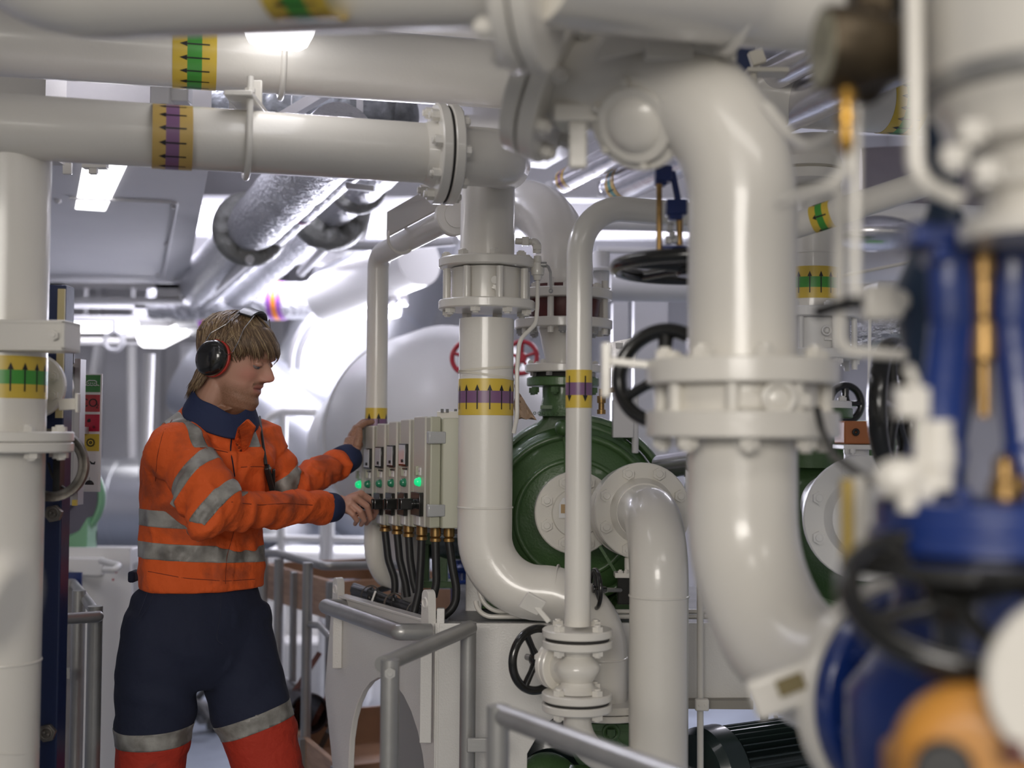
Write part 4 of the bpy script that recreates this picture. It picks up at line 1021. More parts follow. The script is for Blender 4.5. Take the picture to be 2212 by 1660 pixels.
mb = MB(); mb.box(P(1452, 538, D2), (.05, .03, .009)); mb.box(P(1466, 545, D2), (.03, .03, .02)); obj('yoke', mb, BLUE, t, bevel=.002)
mb = MB()
for k, (px, py) in enumerate(((1447, 492), (1452, 508), (1444, 520), (1458, 518))): mb.box(P(px, py, D2), (.012, .012, .016))
obj('terminal', mb, CHROME, t, bevel=.002)
t = thing('blue_box', 'dark blue housing glimpsed right of the gusseted hanger', 'housing', P(1600, 170, 3.0))
mb = MB(); mb.box(P(1598, 135, 3.0), (.065, .05, .075)); obj('housing', mb, NAVYP, t, bevel=.004)
mb = MB(); mb.bar(P(1604, 172, 2.99), P(1622, 108, 2.99), .010, .02); obj('strip', mb, BLACK, t)
mb = MB(); mb.bar(P(1640, 140, 2.6), P(1630, 110, 2.6), .02, .03, (1, 0, 0)); mb.box(P(1655, 157, 2.6), (.085, .05, .010)); mb.bar(P(1625, 160, 2.6), P(1628, 190, 2.6), .012, .03); obj('shelf_bracket', mb, SEALW, label='small rust-edged cream bracket right of the bend of the thick riser', cat='bracket', bevel=.002)

# ================================================================ pressure gauge
gc = P(1786, 106, 1.20); ga = V((-.995, -.10, 0.0)).normalized()
t = thing('pressure_gauge', 'dark bronze pressure gauge with pale dial at the top right', 'gauge', P(1830, 310, 1.2))
mb = MB(); mb.lathe(gc + ga * .0, -ga, [(-.004, .036), (-.004, .0395), (.004, .041), (.03, .040), (.044, .036), (.07, .030), (.074, .012)], 48); obj('case', mb, BRONZE, t)
mb = MB(); mb.disc(gc + ga * .0045, ga, .0345, .001, ch=0); obj('dial', mb, mat('aged dial', (.36, .34, .24), .3), t)
mb = MB(); u, v, _ = frame(ga); mb.bar(gc + ga * .006 - u * .010 + v * .006, gc + ga * .006 + u * .02 - v * .012, .002, .001, ga); mb.disc(gc + ga * .006, ga, .003, .002, 14, ch=0); obj('pointer', mb, BTAPE, t)
mb = MB(); mb.sphere(P(1872, 110, 1.26), (.030, .03, .055), 24); mb.box(P(1880, 60, 1.27), (.04, .05, .12)); obj('damper', mb, BRONZE, t, bevel=.008)
mb = MB(); s0 = P(1828, 190, 1.2); mb.lathe(s0, (0, 0, -1), [(-.01, .006), (0, .009), (.012, .010), (.014, .006), (.022, .006), (.024, .009), (.034, .009), (.036, .0055), (.044, .0055), (.046, .0085), (.054, .008), (.064, .003)], 18); obj('stem', mb, mat('polished brass', (.55, .32, .07), .3, .9), t)
t = pipe('cream capillary tube looping down from the pressure gauge', [P(1832, 300, 1.2), P(1826, 372, 1.21), P(1790, 405, 1.22), P(1680, 440, 1.30)], .0055, bend=.03, name='capillary_tube', cat='tube', n=14)
t = pipe('straight cream capillary tube dropping below the gauge to the lever valve', [P(1849, 230, 1.22), P(1846, 640, 1.22)], .0048, name='capillary_tube', cat='tube', n=14)
t = pipe('second cream capillary tube bending under the lever valve', [P(1814, 405, 1.35), P(1812, 757, 1.38), P(1955, 768, 1.38)], .0062, bend=.018, name='capillary_tube', cat='tube', n=14)
t = pipe('zigzag cream capillary tube left of the gauge stem', [P(1655, 230, 1.5), P(1712, 300, 1.45), P(1745, 318, 1.4), P(1815, 288, 1.35)], .0058, bend=.03, name='capillary_tube', cat='tube', n=14)
t = pipe('thick cream bent tube frame right of the gauge', [P(1972, -60, 1.12), P(1977, 392, 1.12), P(2075, 432, 1.12)], .0078, bend=.03, name='tube_frame', cat='tube', n=16)
# black wheel edge
t = thing('wheel', 'blurred black wheel edge-on between the gauge and the cream drum', 'handwheel', P(1955, 160, 1.3))
handwheel(t, P(1952, 70, 1.3), V((-.96, -.28, 0)), .040, .008, BGLOSS, 4, .012)

# ================================================================ cream drum, top right
vM = vline(2290, 300, 1.15)
t = thing('filter_housing', 'large blurred cream cylinder with grey clamp ring in the top right corner', 'housing', vM(500))
mb = MB(); mb.lathe(vM(200), (0, 0, 1), [(0, .118), (.003, .12), (.20, .12)], 64); obj('drum', mb, CREAM, t)
mb = MB(); mb.lathe(vM(218), (0, 0, 1), [(0, .120), (.004, .124), (.016, .124), (.020, .120)], 64); obj('clamp_ring', mb, STEEL, t)
mb = MB(); mb.lathe(vM(330), (0, 0, 1), [(0, .07), (.004, .098), (.03, .104), (.04, .112), (.055, .112)], 56); mb.lathe(vM(520), (0, 0, 1), [(0, .088), (.016, .088), (.018, .07), (.04, .066), (.045, .078), (.055, .078), (.06, .07), (.09, .07)], 50); obj('neck', mb, CREAM, t)
for px, py in ((2100, 265), (2060, 320), (2130, 350)):
    bolt(t, P(px, py, 1.07), (0, 0, -1), .012, .018, CREAM)
mb = MB(); th0 = -2.05
u, v, a = frame((0, 0, 1))
rs = []
for i in range(9):
    ang = math.radians(252 + i * 3.4); d = V((math.cos(ang), math.sin(ang), 0))
    rs.append([vM(118) + d * .1208, vM(118) + d * .1208 + V((0, 0, .12)), vM(118) + d * .1222 + V((0, 0, .12)), vM(118) + d * .1222])
mb.rings(rs); obj('orange_label', mb, mat('orange sticker', (.9, .30, .12), .5), t)

# ================================================================ blue control valve at the right
vN = vline(2125, 900, 1.22)
t = thing('control_valve', 'blurred bright blue control valve with yoke arms at the right edge', 'valve', vN(1190))
mb = MB(); mb.lathe(vN(1080), (0, 0, -1), [(0, .098), (.002, .102), (.026, .102), (.028, .108), (.046, .108), (.048, .10)], 56); obj('bonnet', mb, BLUE, t)
mb = MB(); mb.box(vN(515) , (.15, .06, .022)); mb.box(vN(540) + V((-.045, 0, 0)), (.02, .05, .03)); obj('top_plate', mb, BLUE, t, bevel=.004)
for s in (-1, 1):
    mb = MB(); mb.tube([vN(525) + V((s * .032, 0, 0)), vN(700) + V((s * .030, 0, 0)), vN(960) + V((s * .042, 0, 0)), vN(1082) + V((s * .055, 0, 0))], [.016, .015, .017, .020], 16, .05, flat=1.4); obj('arm', mb, BLUE, t)
mb = MB(); mb.cyl(vN(530), vN(640), .010); mb.lathe(vN(900), (0, 0, 1), [(0, .007), (.05, .007), (.055, .012), (.09, .012), (.095, .008), (.13, .008), (.135, .013), (.15, .013)], 20); obj('stem', mb, BRASS, t)
mb = MB(); mb.lathe(vN(1072) + V((0, -.05, 0)), (0, 0, 1), [(0, .014), (.015, .014), (.018, .01), (.035, .009), (.04, .004)], 18); mb.sphere(vN(1045) + V((.012, -.05, 0)), .010, 14); obj('fitting', mb, BRASS, t)
bolts(t, vN(1078), (0, 0, 1), .078, 8, .008, .012, BLUE, .2)
# slate blue actuator body behind
vO = vline(2040, 800, 1.48)
t = thing('actuator', 'blurred slate blue bulging actuator body left of the bright blue valve', 'actuator', vO(1080))
hO = vO(450).z - vO(1080).z
mb = MB(); mb.lathe(vO(1080), (0, 0, 1), [(0, .022), (hO * .2, .024), (hO * .30, .030), (hO * .5, .046), (hO * .64, .055), (hO * .74, .053), (hO * .86, .036), (hO * 1.0, .018), (hO * 1.3, .02)], 44); obj('body', mb, TEALP, t)
# blue pump
cQ = cK + kx * .03
t = thing('blue_pump', 'big blurred dark blue pump casing bolted to the thick white pipe', 'pump', V((cQ.x, cQ.y, cQ.z - .2)))
mb = MB(); mb.disc(cQ - kx * .012, kx, .140, .028); mb.lathe(cQ + V((.05, 0, 0)), kx, [(0, .125), (.03, .14), (.08, .145), (.14, .13), (.18, .10), (.20, .05)], 56); obj('casing', mb, BLUE, t)
bolts(t, cQ + kx * .004, kx, .120, 8, .012, .018, BLUE, .2)
mb = MB(); mb.lathe(P(2080, 1620, 1.36), (0, 0, 1), [(-.1, .11), (0, .12), (.06, .12), (.10, .09), (.16, .07), (.2, .075), (.215, .075)], 50); obj('body', mb, BLUE, t)
# black wheel in front
t = thing('black_handwheel', 'large blurred black handwheel tilted in front of the blue pump', 'handwheel', P(2030, 1400, 1.1))
handwheel(t, P(2050, 1302, 1.10), V((.05, -.52, .85)), .085, .0105, BGLOSS, 4, .02, flat=1.3, ph=.3)
mb = MB(); mb.cyl(P(2050, 1302, 1.10), P(2052, 1420, 1.15), .013); obj('stem', mb, BGLOSS, t)
mb = MB(); mb.disc(P(2060, 1222, 1.16), (0, 0, 1), .096, .014); obj('collar_plate', mb, BGLOSS, t)
# orange actuator bottom right
t = thing('orange_gearbox', 'blurred orange cast gearbox in the bottom right corner', 'gearbox', P(2100, 1660, 1.0) - V((0, 0, .08)))
q = P(2110, 1600, 1.02)
mb = MB(); mb.lathe(q + V((-.005, 0, -.015)), V((-.35, -.93, .1)), [(-.05, .052), (-.045, .058), (0, .06), (.02, .056), (.03, .046), (.032, .030), (.036, .030)], 44); obj('case', mb, ORANGEC, t)
mb = MB(); mb.box(q + V((.055, .01, -.005)), (.07, .07, .10)); obj('block', mb, ORANGEC, t, bevel=.012, bseg=4); mb = MB(); mb.box(q + V((-.050, .01, -.05)), (.03, .07, .09)); obj('block', mb, ORANGEC, t, bevel=.012, bseg=4)
mb = MB(); mb.box(P(2195, 1625, .955), (.018, .01, .018)); obj('brown_label', mb, RUST, t, bevel=.002)
mb = MB(); mb.disc(P(2040, 1665, .97), V((-.35, -.93, .1)), .022, .02); obj('dark_port', mb, BLACK, t)
t = thing('near_disc', 'large blurred cream disc rim in the lower right corner above the orange gearbox', 'flange', P(2290, 1500, .95))
mb = MB(); mb.disc(P(2330, 1480, .95), V((-.25, -.97, 0)), .066, .02); obj('disc', mb, CREAM, t)
# small valves and tubes round it
t = thing('lever_valve', 'small blurred cream valve with black lever left of the slate blue actuator', 'valve', P(1895, 700, 1.4))
mb = MB(); mb.box(P(1895, 655, 1.40), (.036, .03, .040)); mb.cyl(P(1870, 655, 1.4), P(1955, 650, 1.42), .013); mb.box(P(1930, 672, 1.40), (.02, .02, .02)); obj('body', mb, CREAM, t, bevel=.006)
mb = MB(); mb.tube([P(1856, 650, 1.37), P(1812, 660, 1.36), P(1762, 676, 1.35)], [.0085, .006, .0075], 12, flat=.6); obj('lever', mb, BLACK, t)
t = thing('small_manifold', 'blurred cream manifold fittings on top of the blue valve bonnet', 'fitting', P(1960, 1110, 1.18))
mb = MB(); mb.sphere(P(1945, 1035, 1.18), (.026, .02, .020), 20); mb.cyl(P(1905, 1040, 1.18), P(2010, 1060, 1.18), .015); mb.cyl(P(1960, 1060, 1.17), P(1962, 1105, 1.17), .010); obj('body', mb, CREAM, t)
mb = MB(); mb.lathe(P(2025, 1060, 1.19), (0, 0, 1), [(0, .014), (.02, .015), (.022, .017), (.045, .017), (.047, .0145), (.065, .0145)], 22); obj('cap', mb, CREAM, t)
mb = MB(); mb.cyl(P(1990, 880, 1.18), P(1990, 1030, 1.18), .0065); mb.box(P(1968, 870, 1.18), (.030, .02, .028)); mb.bar(P(1985, 850, 1.18), P(1960, 790, 1.18), .008, .008); obj('riser', mb, CREAM, t, bevel=.002)
t = pipe('thin black cable drooping from the big near valve to the cream manifold', [P(1765, 885, 1.8), P(1775, 930, 1.75), P(1800, 985, 1.6), P(1870, 1035, 1.4), P(1905, 1045, 1.25)], .0055, m=BLACK, bend=.08, name='signal_cable', cat='cable', n=12)
mb = MB(); mb.box(P(1925, 1068, 1.2), (.016, .02, .02)); obj('cable_plug', mb, BLACK, t, bevel=.003)
t = thing('level_glass', 'blurred upright brass-yellow bar with cream edge left of the blue bonnet', 'gauge', P(1845, 1260, 1.35))
mb = MB(); mb.bar(P(1830, 1035, 1.35), P(1830, 1255, 1.35), .014, .012, (1, 0, 0)); obj('brass_bar', mb, mat('ochre brass bar', (.50, .36, .10), .4, .3), t, bevel=.002)
mb = MB(); mb.bar(P(1858, 1030, 1.36), P(1858, 1240, 1.36), .014, .016, (1, 0, 0)); obj('cream_edge', mb, CREAM, t, bevel=.002)
mb = MB(); mb.cyl(P(1838, 1250, 1.35), P(1838, 1285, 1.36), .010); obj('foot', mb, BRASS, t)
# near white elbow at the left edge
t = pipe('very blurred cream pipe end poking in at the lower left edge', [P(-240, 1230, .85), P(-30, 1305, .85)], .026, name='near_pipe_end')
mb = MB(); mb.disc(P(-8, 1300, .85), V((.95, -.2, -.2)), .031, .022); obj('collar', mb, CREAM, t)
t = pipe('blurred pipe at the top left corner above the near bend', [P(-250, -60, 1.9), P(60, -40, 2.3)], .05)

# ================================================================ right middle distance
vR = vline(1750, 640, 3.65)
t = pipe('white pipe with green and yellow up arrows behind the gauge tubes', [vR(668), vR(300)], .084)
band(t, vR(616), (0, 0, 1), .084, .090, GTAPE, 1)
mb = MB(); mb.disc(vR(680), (0, 0, 1), .1425, .028); obj('flange', mb, WHITE, t)
mb = MB(); weld(mb, vR(552), (0, 0, 1), .084, .002); obj('weld_seam', mb, CREAM, t)
bolts(t, vR(680) + V((0, 0, .014)), (0, 0, 1), .12, 8, .013, .013, WHITE, .2)
t = thing('check_valve', 'white flanged check valve below the green-arrow pipe at the right', 'valve', vR(790))
mb = MB(); mb.cyl(vR(760), vR(690), .108, n=48); mb.torus(P(1786, 714, 3.53), (0, 1, 0), .012, .003, 20, 8); mb.sphere(P(1786, 714, 3.54), .009, 12); mb.box(P(1788, 733, 3.54), (.02, .01, .005)); obj('body', mb, WHITE, t)
mb = MB(); mb.disc(vR(768), (0, 0, 1), .1425, .028); obj('flange', mb, WHITE, t)
for k in range(8):
    th = .35 + 2 * PI * k / 8; d = V((math.cos(th), math.sin(th), 0)) * .124
    mb = MB(); mb.cyl(vR(800) + d, vR(680) + d, .0085, n=12); obj('stud', mb, WHITE, t)
bolts(t, vR(768) - V((0, 0, .014)), (0, 0, -1), .124, 8, .013, .016, WHITE, .35)
t = pipe('white pipe below the right check valve standing on the second green pump', [vR(772), vR(868)], .06)
mb = MB(); mb.disc(vR(876), (0, 0, 1), .115, .024); obj('flange', mb, WHITE, t)
bolts(t, vR(876) + V((0, 0, .012)), (0, 0, 1), .095, 8, .011, .012, WHITE, .2)
# second green pump
cS = P(1835, 1120, 3.75)
t = thing('green_pump', 'second green pump at the right, mostly hidden by the thick near pipe', 'pump', V((cS.x, cS.y, z_s)))
mb = MB(); mb.lathe(cS, (0, 1, 0), [(-.12, .16), (-.08, .22), (-.02, .262), (.06, .262), (.12, .2)], 60); obj('volute', mb, GREEN, t)
mb = MB(); mb.disc(vR(893), (0, 0, 1), .118, .028); mb.cyl(vR(1010), vR(900), .07); obj('neck_flange', mb, GREEN, t)
mb = MB(); mb.disc(vR(884), (0, 0, 1), .095, .012); obj('gasket', mb, GASKET, t)
mb = MB(); mb.box((cS.x, 3.8, (z_s + .1) / 2), (.3, .2, z_s + .1)); obj('foot', mb, GREEN, t, bevel=.01)
cT = P(1872, 1120, 2.98); axT = V((-.10, -1, 0)).normalized()
t = thing('suction_pipe', 'white flanged suction pipe facing forward right of the thick near pipe', 'pipe', cT - V((0, 0, .16)))
mb = MB(); mb.cyl(cT, cT - axT * .55, .084, n=44); obj('tube', mb, WHITE, t); mb = MB(); mb.disc(cT - axT * .05, axT, .140, .026); obj('rear_flange', mb, WHITE, t); mb = MB(); mb.disc(cT, axT, .146, .026); mb.lathe(cT + axT * .013, axT, [(0, .10), (.012, .09), (.03, .084)], 44); obj('flange', mb, WHITE, t)
bolts(t, cT + axT * .013, axT, .120, 8, .0155, .012, WHITE, .39)
t = thing('orange_ring', 'orange-brown painted valve ring with a plug hole at the right', 'flange', P(1845, 960, 3.15))
mb = MB(); mb.box(P(1850, 935, 3.15), (.085, .10, .056)); mb.cyl(P(1880, 935, 3.18), P(1900, 935, 3.18), .03); obj('ring', mb, TERRA, t, bevel=.004)
mb = MB(); mb.torus(P(1849, 934, 3.095), (0, 1, 0), .006, .0035, 20, 8); obj('plug', mb, BGLOSS, t)
mb = MB(); mb.box(P(1850, 966, 3.15), (.09, .11, .012)); mb.cyl(P(1850, 970, 3.15), P(1850, 1000, 3.12), .03); obj('flange', mb, WHITE, t, bevel=.002)
bolt(t, P(1828, 970, 3.1), (0, 0, -1), .007, .012, WHITE); bolt(t, P(1842, 970, 3.09), (0, 0, -1), .007, .012, WHITE)
t = thing('large_handwheel', 'large black spoked handwheel left of the slate blue actuator', 'handwheel', P(1930, 1020, 2.6))
handwheel(t, P(1930, 882, 2.6), V((.86, -.5, .0)), .132, .0125, BGLOSS, 5, .025, flat=1.5, ph=.2)
mb = MB(); mb.cyl(P(1930, 882, 2.6), P(1990, 885, 2.75), .014); obj('stem', mb, BGLOSS, t)
t = thing('small_handwheel', 'small black handwheel beside the second green pump flange', 'handwheel', P(1830, 905, 3.9))
handwheel(t, P(1826, 872, 3.95), V((.3, -1, 0)), .055, .012, BGLOSS, 4, .012)
# slanted pipe with little green band
g0, g1 = P(1560, 540, 3.0), P(2010, 392, 2.75)
t = pipe('slanting glossy cream pipe with a small green and yellow band at the right', [g0, g1], .030)
band(t, g0.lerp(g1, .505), g1 - g0, .030, .046, GTAPE, -1, n0=5)
t = pipe('pale pipe crossing behind the slanting green-banded pipe', [P(1500, 455, 4.3), P(2200, 478, 4.2)], .048, m=WHITE)
t = pipe('wide mauve-grey lagged drum high at the right behind the gauge', [P(1858, 405, 4.7), P(2150, 395, 4.6)], .145, m=mat('mauve grey lagging', (.36, .32, .34), .5, bump=.3, bscale=8), name='lagged_duct', cat='duct')
mb = MB(); mb.sphere(P(1890, 505, 4.2), (.15, .10, .06), 28); obj('foil_elbow', mb, CLADM, label='silver foil lagged elbow below the crossing pale pipe at the right', cat='pipe')
t = pipe('wide white duct across the right behind the actuator', [P(1560, 545, 5.0), P(2300, 560, 4.8)], .11, m=WALLW, name='duct', cat='duct')
mb = MB(); mb.bar(P(1880, 640, 4.6), P(2100, 640, 4.6), .2, .09, (0, 0, 1)); obj('white_box', mb, WALLW, label='white rectangular trunk behind the slate blue actuator', cat='duct', bevel=.01)
t = pipe('thin sloping white rod behind the gauge tubes', [P(1800, 600, 4.0), P(2000, 560, 3.9)], .006, name='rod', cat='rod', n=12)
t = thing('junction_bracket', 'white T-shaped hanger with hexagon nuts under the green-marked pipe at the right', 'bracket', P(1770, 345, 3.7))
mb = MB(); mb.box(P(1758, 322, 3.7), (.055, .05, .016)); mb.box(P(1758, 360, 3.7), (.036, .04, .08)); mb.box(P(1790, 345, 3.72), (.02, .05, .16)); obj('hanger', mb, WALLW, t, bevel=.002)
t = pipe('foil wrapped hose behind the small black tap at the right', [P(1840, 735, 3.9), P(1990, 690, 3.7)], .045, m=FOIL, name='foil_hose', cat='hose')
t = pipe('thin bright rod upright behind the large black wheel', [P(1879, 690, 3.3), P(1877, 840, 3.3)], .0045, m=WHITE, name='rod', cat='rod', n=10)
mb = MB(); mb.box(P(1940, 950, 4.2), (.25, .2, .12)); obj('green_block', mb, mat('bright green paint', (.13, .42, .08), .4), label='bright green machine block seen through the large black wheel', cat='machine', bevel=.01)
mb = MB(); mb.lathe(P(1738, 372, 3.55), (0, 0, 1), [(-.03, .10), (-.005, .105), (0, .09), (.004, .105), (.03, .10)], 40); obj('cream_dome', mb, CREAM, label='cream flanged dome at the right edge of the thick near riser', cat='flange')
# ================================================================ background: overhead
zv = 2.35
def Z(px, py, z): return P(px, py, (z - 1.55) * F / (930 - py + (px - 1106) * ROLL))
t = thing('ventilation_duct', 'wide flat white duct underside with outlined hatch at the upper left', 'duct', (-2.2, 5.0, zv))
mb = quad([Z(455, 340, zv), Z(404, 612, zv), Z(-260, 612, zv), Z(60, 340, zv)], .25); obj('casing', mb, WALLW, t)
mb = MB(); mb.tube([Z(150, 428, zv - .004), Z(383, 437, zv - .004), Z(352, 612 - 14, zv - .004)], .006, 8, .04); obj('hatch_frame', mb, WALLW, t)
for px, py in ((375, 443), (360, 525), (341, 592), (125, 432)): bolt(t, Z(px, py, zv), (0, 0, -1), .012, .012, WALLW)
# lamps
def lamp(label, a, b, w_, h=.07):
    a, b = V(a), V(b); t = thing('ceiling_lamp', label, 'lamp', (a + b) / 2, 'lit ceiling luminaires')
    d = (b - a).normalized(); s = V((d.y, -d.x, 0)); L = (b - a).length
    o = (a + b) / 2 + V((0, 0, h / 2)); mb = MB(); rs = []
    for q, k in ((-L / 2, .62), (-L / 2 + .012, .88), (-L / 2 + .04, 1), (L / 2 - .04, 1), (L / 2 - .012, .88), (L / 2, .62)):
        r = []
        for x, z in ((-.5, .5), (-.5, 0), (-.42, -.34), (-.3, -.5), (.3, -.5), (.42, -.34), (.5, 0), (.5, .5)):
            r.append(o + d * q + s * x * w_ * k + V((0, 0, z * h * k + (1 - k) * h * .5)))
        rs.append(r)
    mb.rings(rs); obj('diffuser', mb, LAMPW, t)
    mb = MB(); mb.box(o + V((0, 0, h / 2 + .02)), (L * .96, w_ * .9, .04), (d, s, V((0, 0, 1)))); obj('housing', mb, GREYP, t, bevel=.004)
    for q in (-.3, .3):
        c = o + d * q * L + V((0, 0, h / 2 + .04)); mb = MB(); mb.box((c.x, c.y, (c.z + 3.0) / 2), (.02, .02, 3.0 - c.z)); obj('hanger', mb, WALLW, t)
    return t
lamp('lit lamp hanging left above the man, below the brown-marked pipe', P(234, 340, 3.75), P(194, 458, 4.75), .165)
lamp('lit lamp at the top, in front of the green-marked pipe', P(650, -30, 2.35), P(598, 116, 2.92), .155)
lamp('small far lit lamp just left of the man\'s hair', P(330, 752, 7.6), P(392, 722, 9.2), .20, .12)
lamp('blazing wide lamp far left between the deck beams', P(150, 716, 8.6), P(320, 716, 8.8), .42, .05)
# slotted deck girders, upper left background
for k, (y0, y1, D, x1, lab) in enumerate(((612, 652, 6.9, 404, 'nearest'), (658, 690, 7.7, 350, 'second'), (694, 742, 8.6, 325, 'farthest'))):
    zt, zb = P(200, y0, D).z, P(200, y1, D).z; xr = P(x1, y0, D).x
    t = thing('girder', '%s of the three slotted white girders behind the left duct' % lab, 'beam', (xr - 1, D, zb), 'slotted girders')
    mb = MB(); h = zt - zb; xl = -4.8
    # web with slots: top strip, bottom strip, bridges
    mb.box(((xl + xr) / 2, D, zt - h * .13), (xr - xl, .02, h * .26)); mb.box(((xl + xr) / 2, D, zb + h * .12), (xr - xl, .02, h * .24)); obj('web', mb, WALLW, t)
    mb = MB(); mb.box(((xl + xr) / 2, D, zb), (xr - xl, .14, .02)); obj('bottom_flange', mb, WALLW, t)
    for j in range(5):
        xx = xr - .10 - j * .62; mb = MB(); mb.box((xx, D, (zt + zb) / 2), (.13, .02, h)); obj('bridge', mb, WALLW, t)
    mb = MB(); mb.tube([V((xr, D + .05, zt)), V((xr - .02, D + .05, zb + .03)), V((xr - .1, D + .05, zb))], .014, 8, .05); obj('edge_bar', mb, WALLW, t)
mb = MB(); q = P(246, 738, 7.4); mb.torus(q, (0, 1, 0), .052, .013, 40, 10); mb.cyl(q + V((0, 0, .05)), q + V((0, 0, .12)), .015); obj('lifting_eye', mb, WALLW, label='white lifting ring hanging under the far left girders', cat='lifting ring')
# foil lagged pipes running away to the left
def collar(t, c, axis, R, r, n=64, k=16, seed=0, name='padded_cover'):
    rnd = random.Random(seed); u, v, a = frame(axis); mb = MB(); rs = []
    ph = [rnd.uniform(0, 6.3) for _ in range(6)]
    for i in range(n):
        th = 2 * PI * i / n; d = u * math.cos(th) + v * math.sin(th); ring = []
        pk = .5 + .5 * math.sin(th * 9 + ph[0] + .8 * math.sin(th * 2 + ph[1])); pk2 = .5 + .5 * math.sin(th * 13 + ph[2])
        for j in range(k):
            b = 2 * PI * j / k; front = max(0, -math.sin(b)) * max(0, .6 - .8 * math.cos(b))
            rr = r * (1 - front * (.45 * pk ** 2 + .2 * pk2))
            ring.append(c + d * (R + rr * math.cos(b)) + a * (rr * 1.25 * math.sin(b)))
        rs.append(ring)
    mb.rings(rs, False, 0, True); return obj(name, mb, PAD, t, sharp=0, subsurf=1)
def foilpipe(label, a, b, r, m=FOIL, wob=.006, seed=1, name='lagged_pipe', cat='pipe'):
    a, b = V(a), V(b); rnd = random.Random(seed); n = 60; t = thing(name, label, cat, b if b.z < a.z else a)
    mb = MB(); pts = [a.lerp(b, i / n) for i in range(n + 1)]
    mb.tube(pts, [r * (1 + rnd.uniform(-.03, .03)) for _ in range(n + 1)], 28); obj('lagging', mb, m, t, sharp=0); return t
p1a, p1b = P(735, 295, 3.72), P(368, 672, 8.3)
t = foilpipe('fat silver foil lagged pipe with padded collar, running back over the man', p1a, p1b, .105)
ax1 = (p1b - p1a).normalized()
def on_line(a, b, px):
    lo, hi = 0., 1.
    inc = PX(b)[0] > PX(a)[0]
    for _ in range(40):
        m_ = (lo + hi) / 2
        if (PX(a.lerp(b, m_))[0] < px) == inc: lo = m_
        else: hi = m_
    return a.lerp(b, lo)
collar(t, on_line(p1a, p1b, 540), ax1, .104, .054, seed=3)
collar(t, on_line(p1a, p1b, 400), ax1, .11, .05, seed=8)
p2a, p2b = P(775, 352, 4.0), P(392, 700, 8.3)
t = foilpipe('thin silver foil lagged pipe between the two fat ones, small purple tag', p2a, p2b, .040, seed=5)
q = on_line(p2a, p2b, 656); mb = MB(); mb.torus(q, (p2b - p2a), .0405, .002, 30, 6); band(t, q, (p2b - p2a), .0425, .04, OTAPE, 1, arrow=False, ymat=VTAPE)
p3a, p3b = P(850, 330, 4.4), P(430, 705, 8.6)
t = foilpipe('second fat silver lagged pipe with grey padded cover, nearer the middle', p3a, p3b, .088, seed=9)
collar(t, on_line(p3a, p3b, 712), (p3b - p3a).normalized(), .10, .075, seed=4)
collar(t, on_line(p3a, p3b, 772), (p3b - p3a).normalized(), .06, .055, seed=6)
mb = MB(); mb.bar(P(748, 402, 4.1), P(808, 408, 4.1), .03, .018, (0, 0, 1)); obj('channel', mb, WALLW, label='short white channel beside the padded pipe covers', cat='bracket', bevel=.003)
# grey woven lagging above
t = foilpipe('grey woven lagged pipe seen between the two long cream pipes', P(420, 236, 4.1), P(868, 250, 4.0), .088, m=LAG, seed=12)
mb = MB(); mb.sphere(P(868, 252, 4.0), (.055, .088, .088), 24); obj('end_cap', mb, LAG, t)
for k, px in enumerate((640, 700, 765, 830)):
    mb = MB(); mb.torus(P(px, 244, 4.04), (1, 0, 0), .0885, .002, 40, 6); obj('seam', mb, GREYP, t)
t = foilpipe('dark blue-grey lagged duct above the left end of the brown-marked pipe', P(112, 178, 4.2), P(425, 196, 4.2), .085, m=mat('slate lagging', (.14, .15, .18), .6, bump=.3, bscale=20), seed=13, name='lagged_duct', cat='duct')
mb = MB(); mb.bar(P(610, 256, 3.9), P(720, 190, 3.9), .03, .05, (0, -1, 0)); obj('diagonal_brace', mb, WALLW, label='pale diagonal brace in front of the grey woven lagging', cat='brace')
mb = MB(); mb.bar(P(778, 130, 3.85), P(777, 265, 3.85), .02, .01, (0, -1, 0)); obj('strap', mb, WALLW, label='narrow pale strap in front of the grey woven lagging', cat='strap')
mb = MB(); mb.box(P(372, 205, 3.3), (.095, .05, .045)); mb.box(P(350, 205, 3.28), (.05, .05, .075)); obj('rail_clip', mb, WALLW, label='white bolted clip between the two long pipes above the brown marking', cat='bracket', bevel=.004)
mb = MB(); mb.box(P(520, 212, 3.35), (.05, .06, .08)); obj('terminal_box', mb, WALLW, label='small white box beside the U-bolt above the brown-marked pipe', cat='box', bevel=.004)
mb = MB(); mb.box(P(60, 150, 3.5), (.16, .16, .5)); obj('beige_post', mb, CREAM, label='beige post end between the long pipes at the left edge', cat='post')
mb = MB(); mb.bar(P(180, 357, 3.6), P(232, 357, 3.6), .03, .02); mb.box(P(202, 366, 3.6), (.022, .02, .028)); mb.box(P(146, 364, 3.6), (.024, .015, .035)); obj('lamp_bracket', mb, CREAM, label='cream bracket under the brown-marked pipe above the left lamp', cat='bracket', bevel=.002)
mb = MB(); mb.prism([(-.085, -.06), (.05, -.06), (.085, -.03), (.085, .02), (.06, .05), (-.085, .05)], P(1062, 290, 3.35), (1, 0, 0), (0, 0, 1), .01); mb.box(P(1062, 245, 3.4), (.10, .05, .09)); obj('hanger_plate', mb, WALLW, label='white chamfered hanger plate behind the fat cream elbow', cat='bracket')
mb = MB(); mb.cyl(P(1142, 282, 3.2), P(1142, 320, 3.2), .006); mb.box(P(1150, 310, 3.2), (.045, .02, .006)); obj('small_bracket', mb, CREAM, label='tiny cream bracket at the right of the fat cream elbow', cat='bracket')

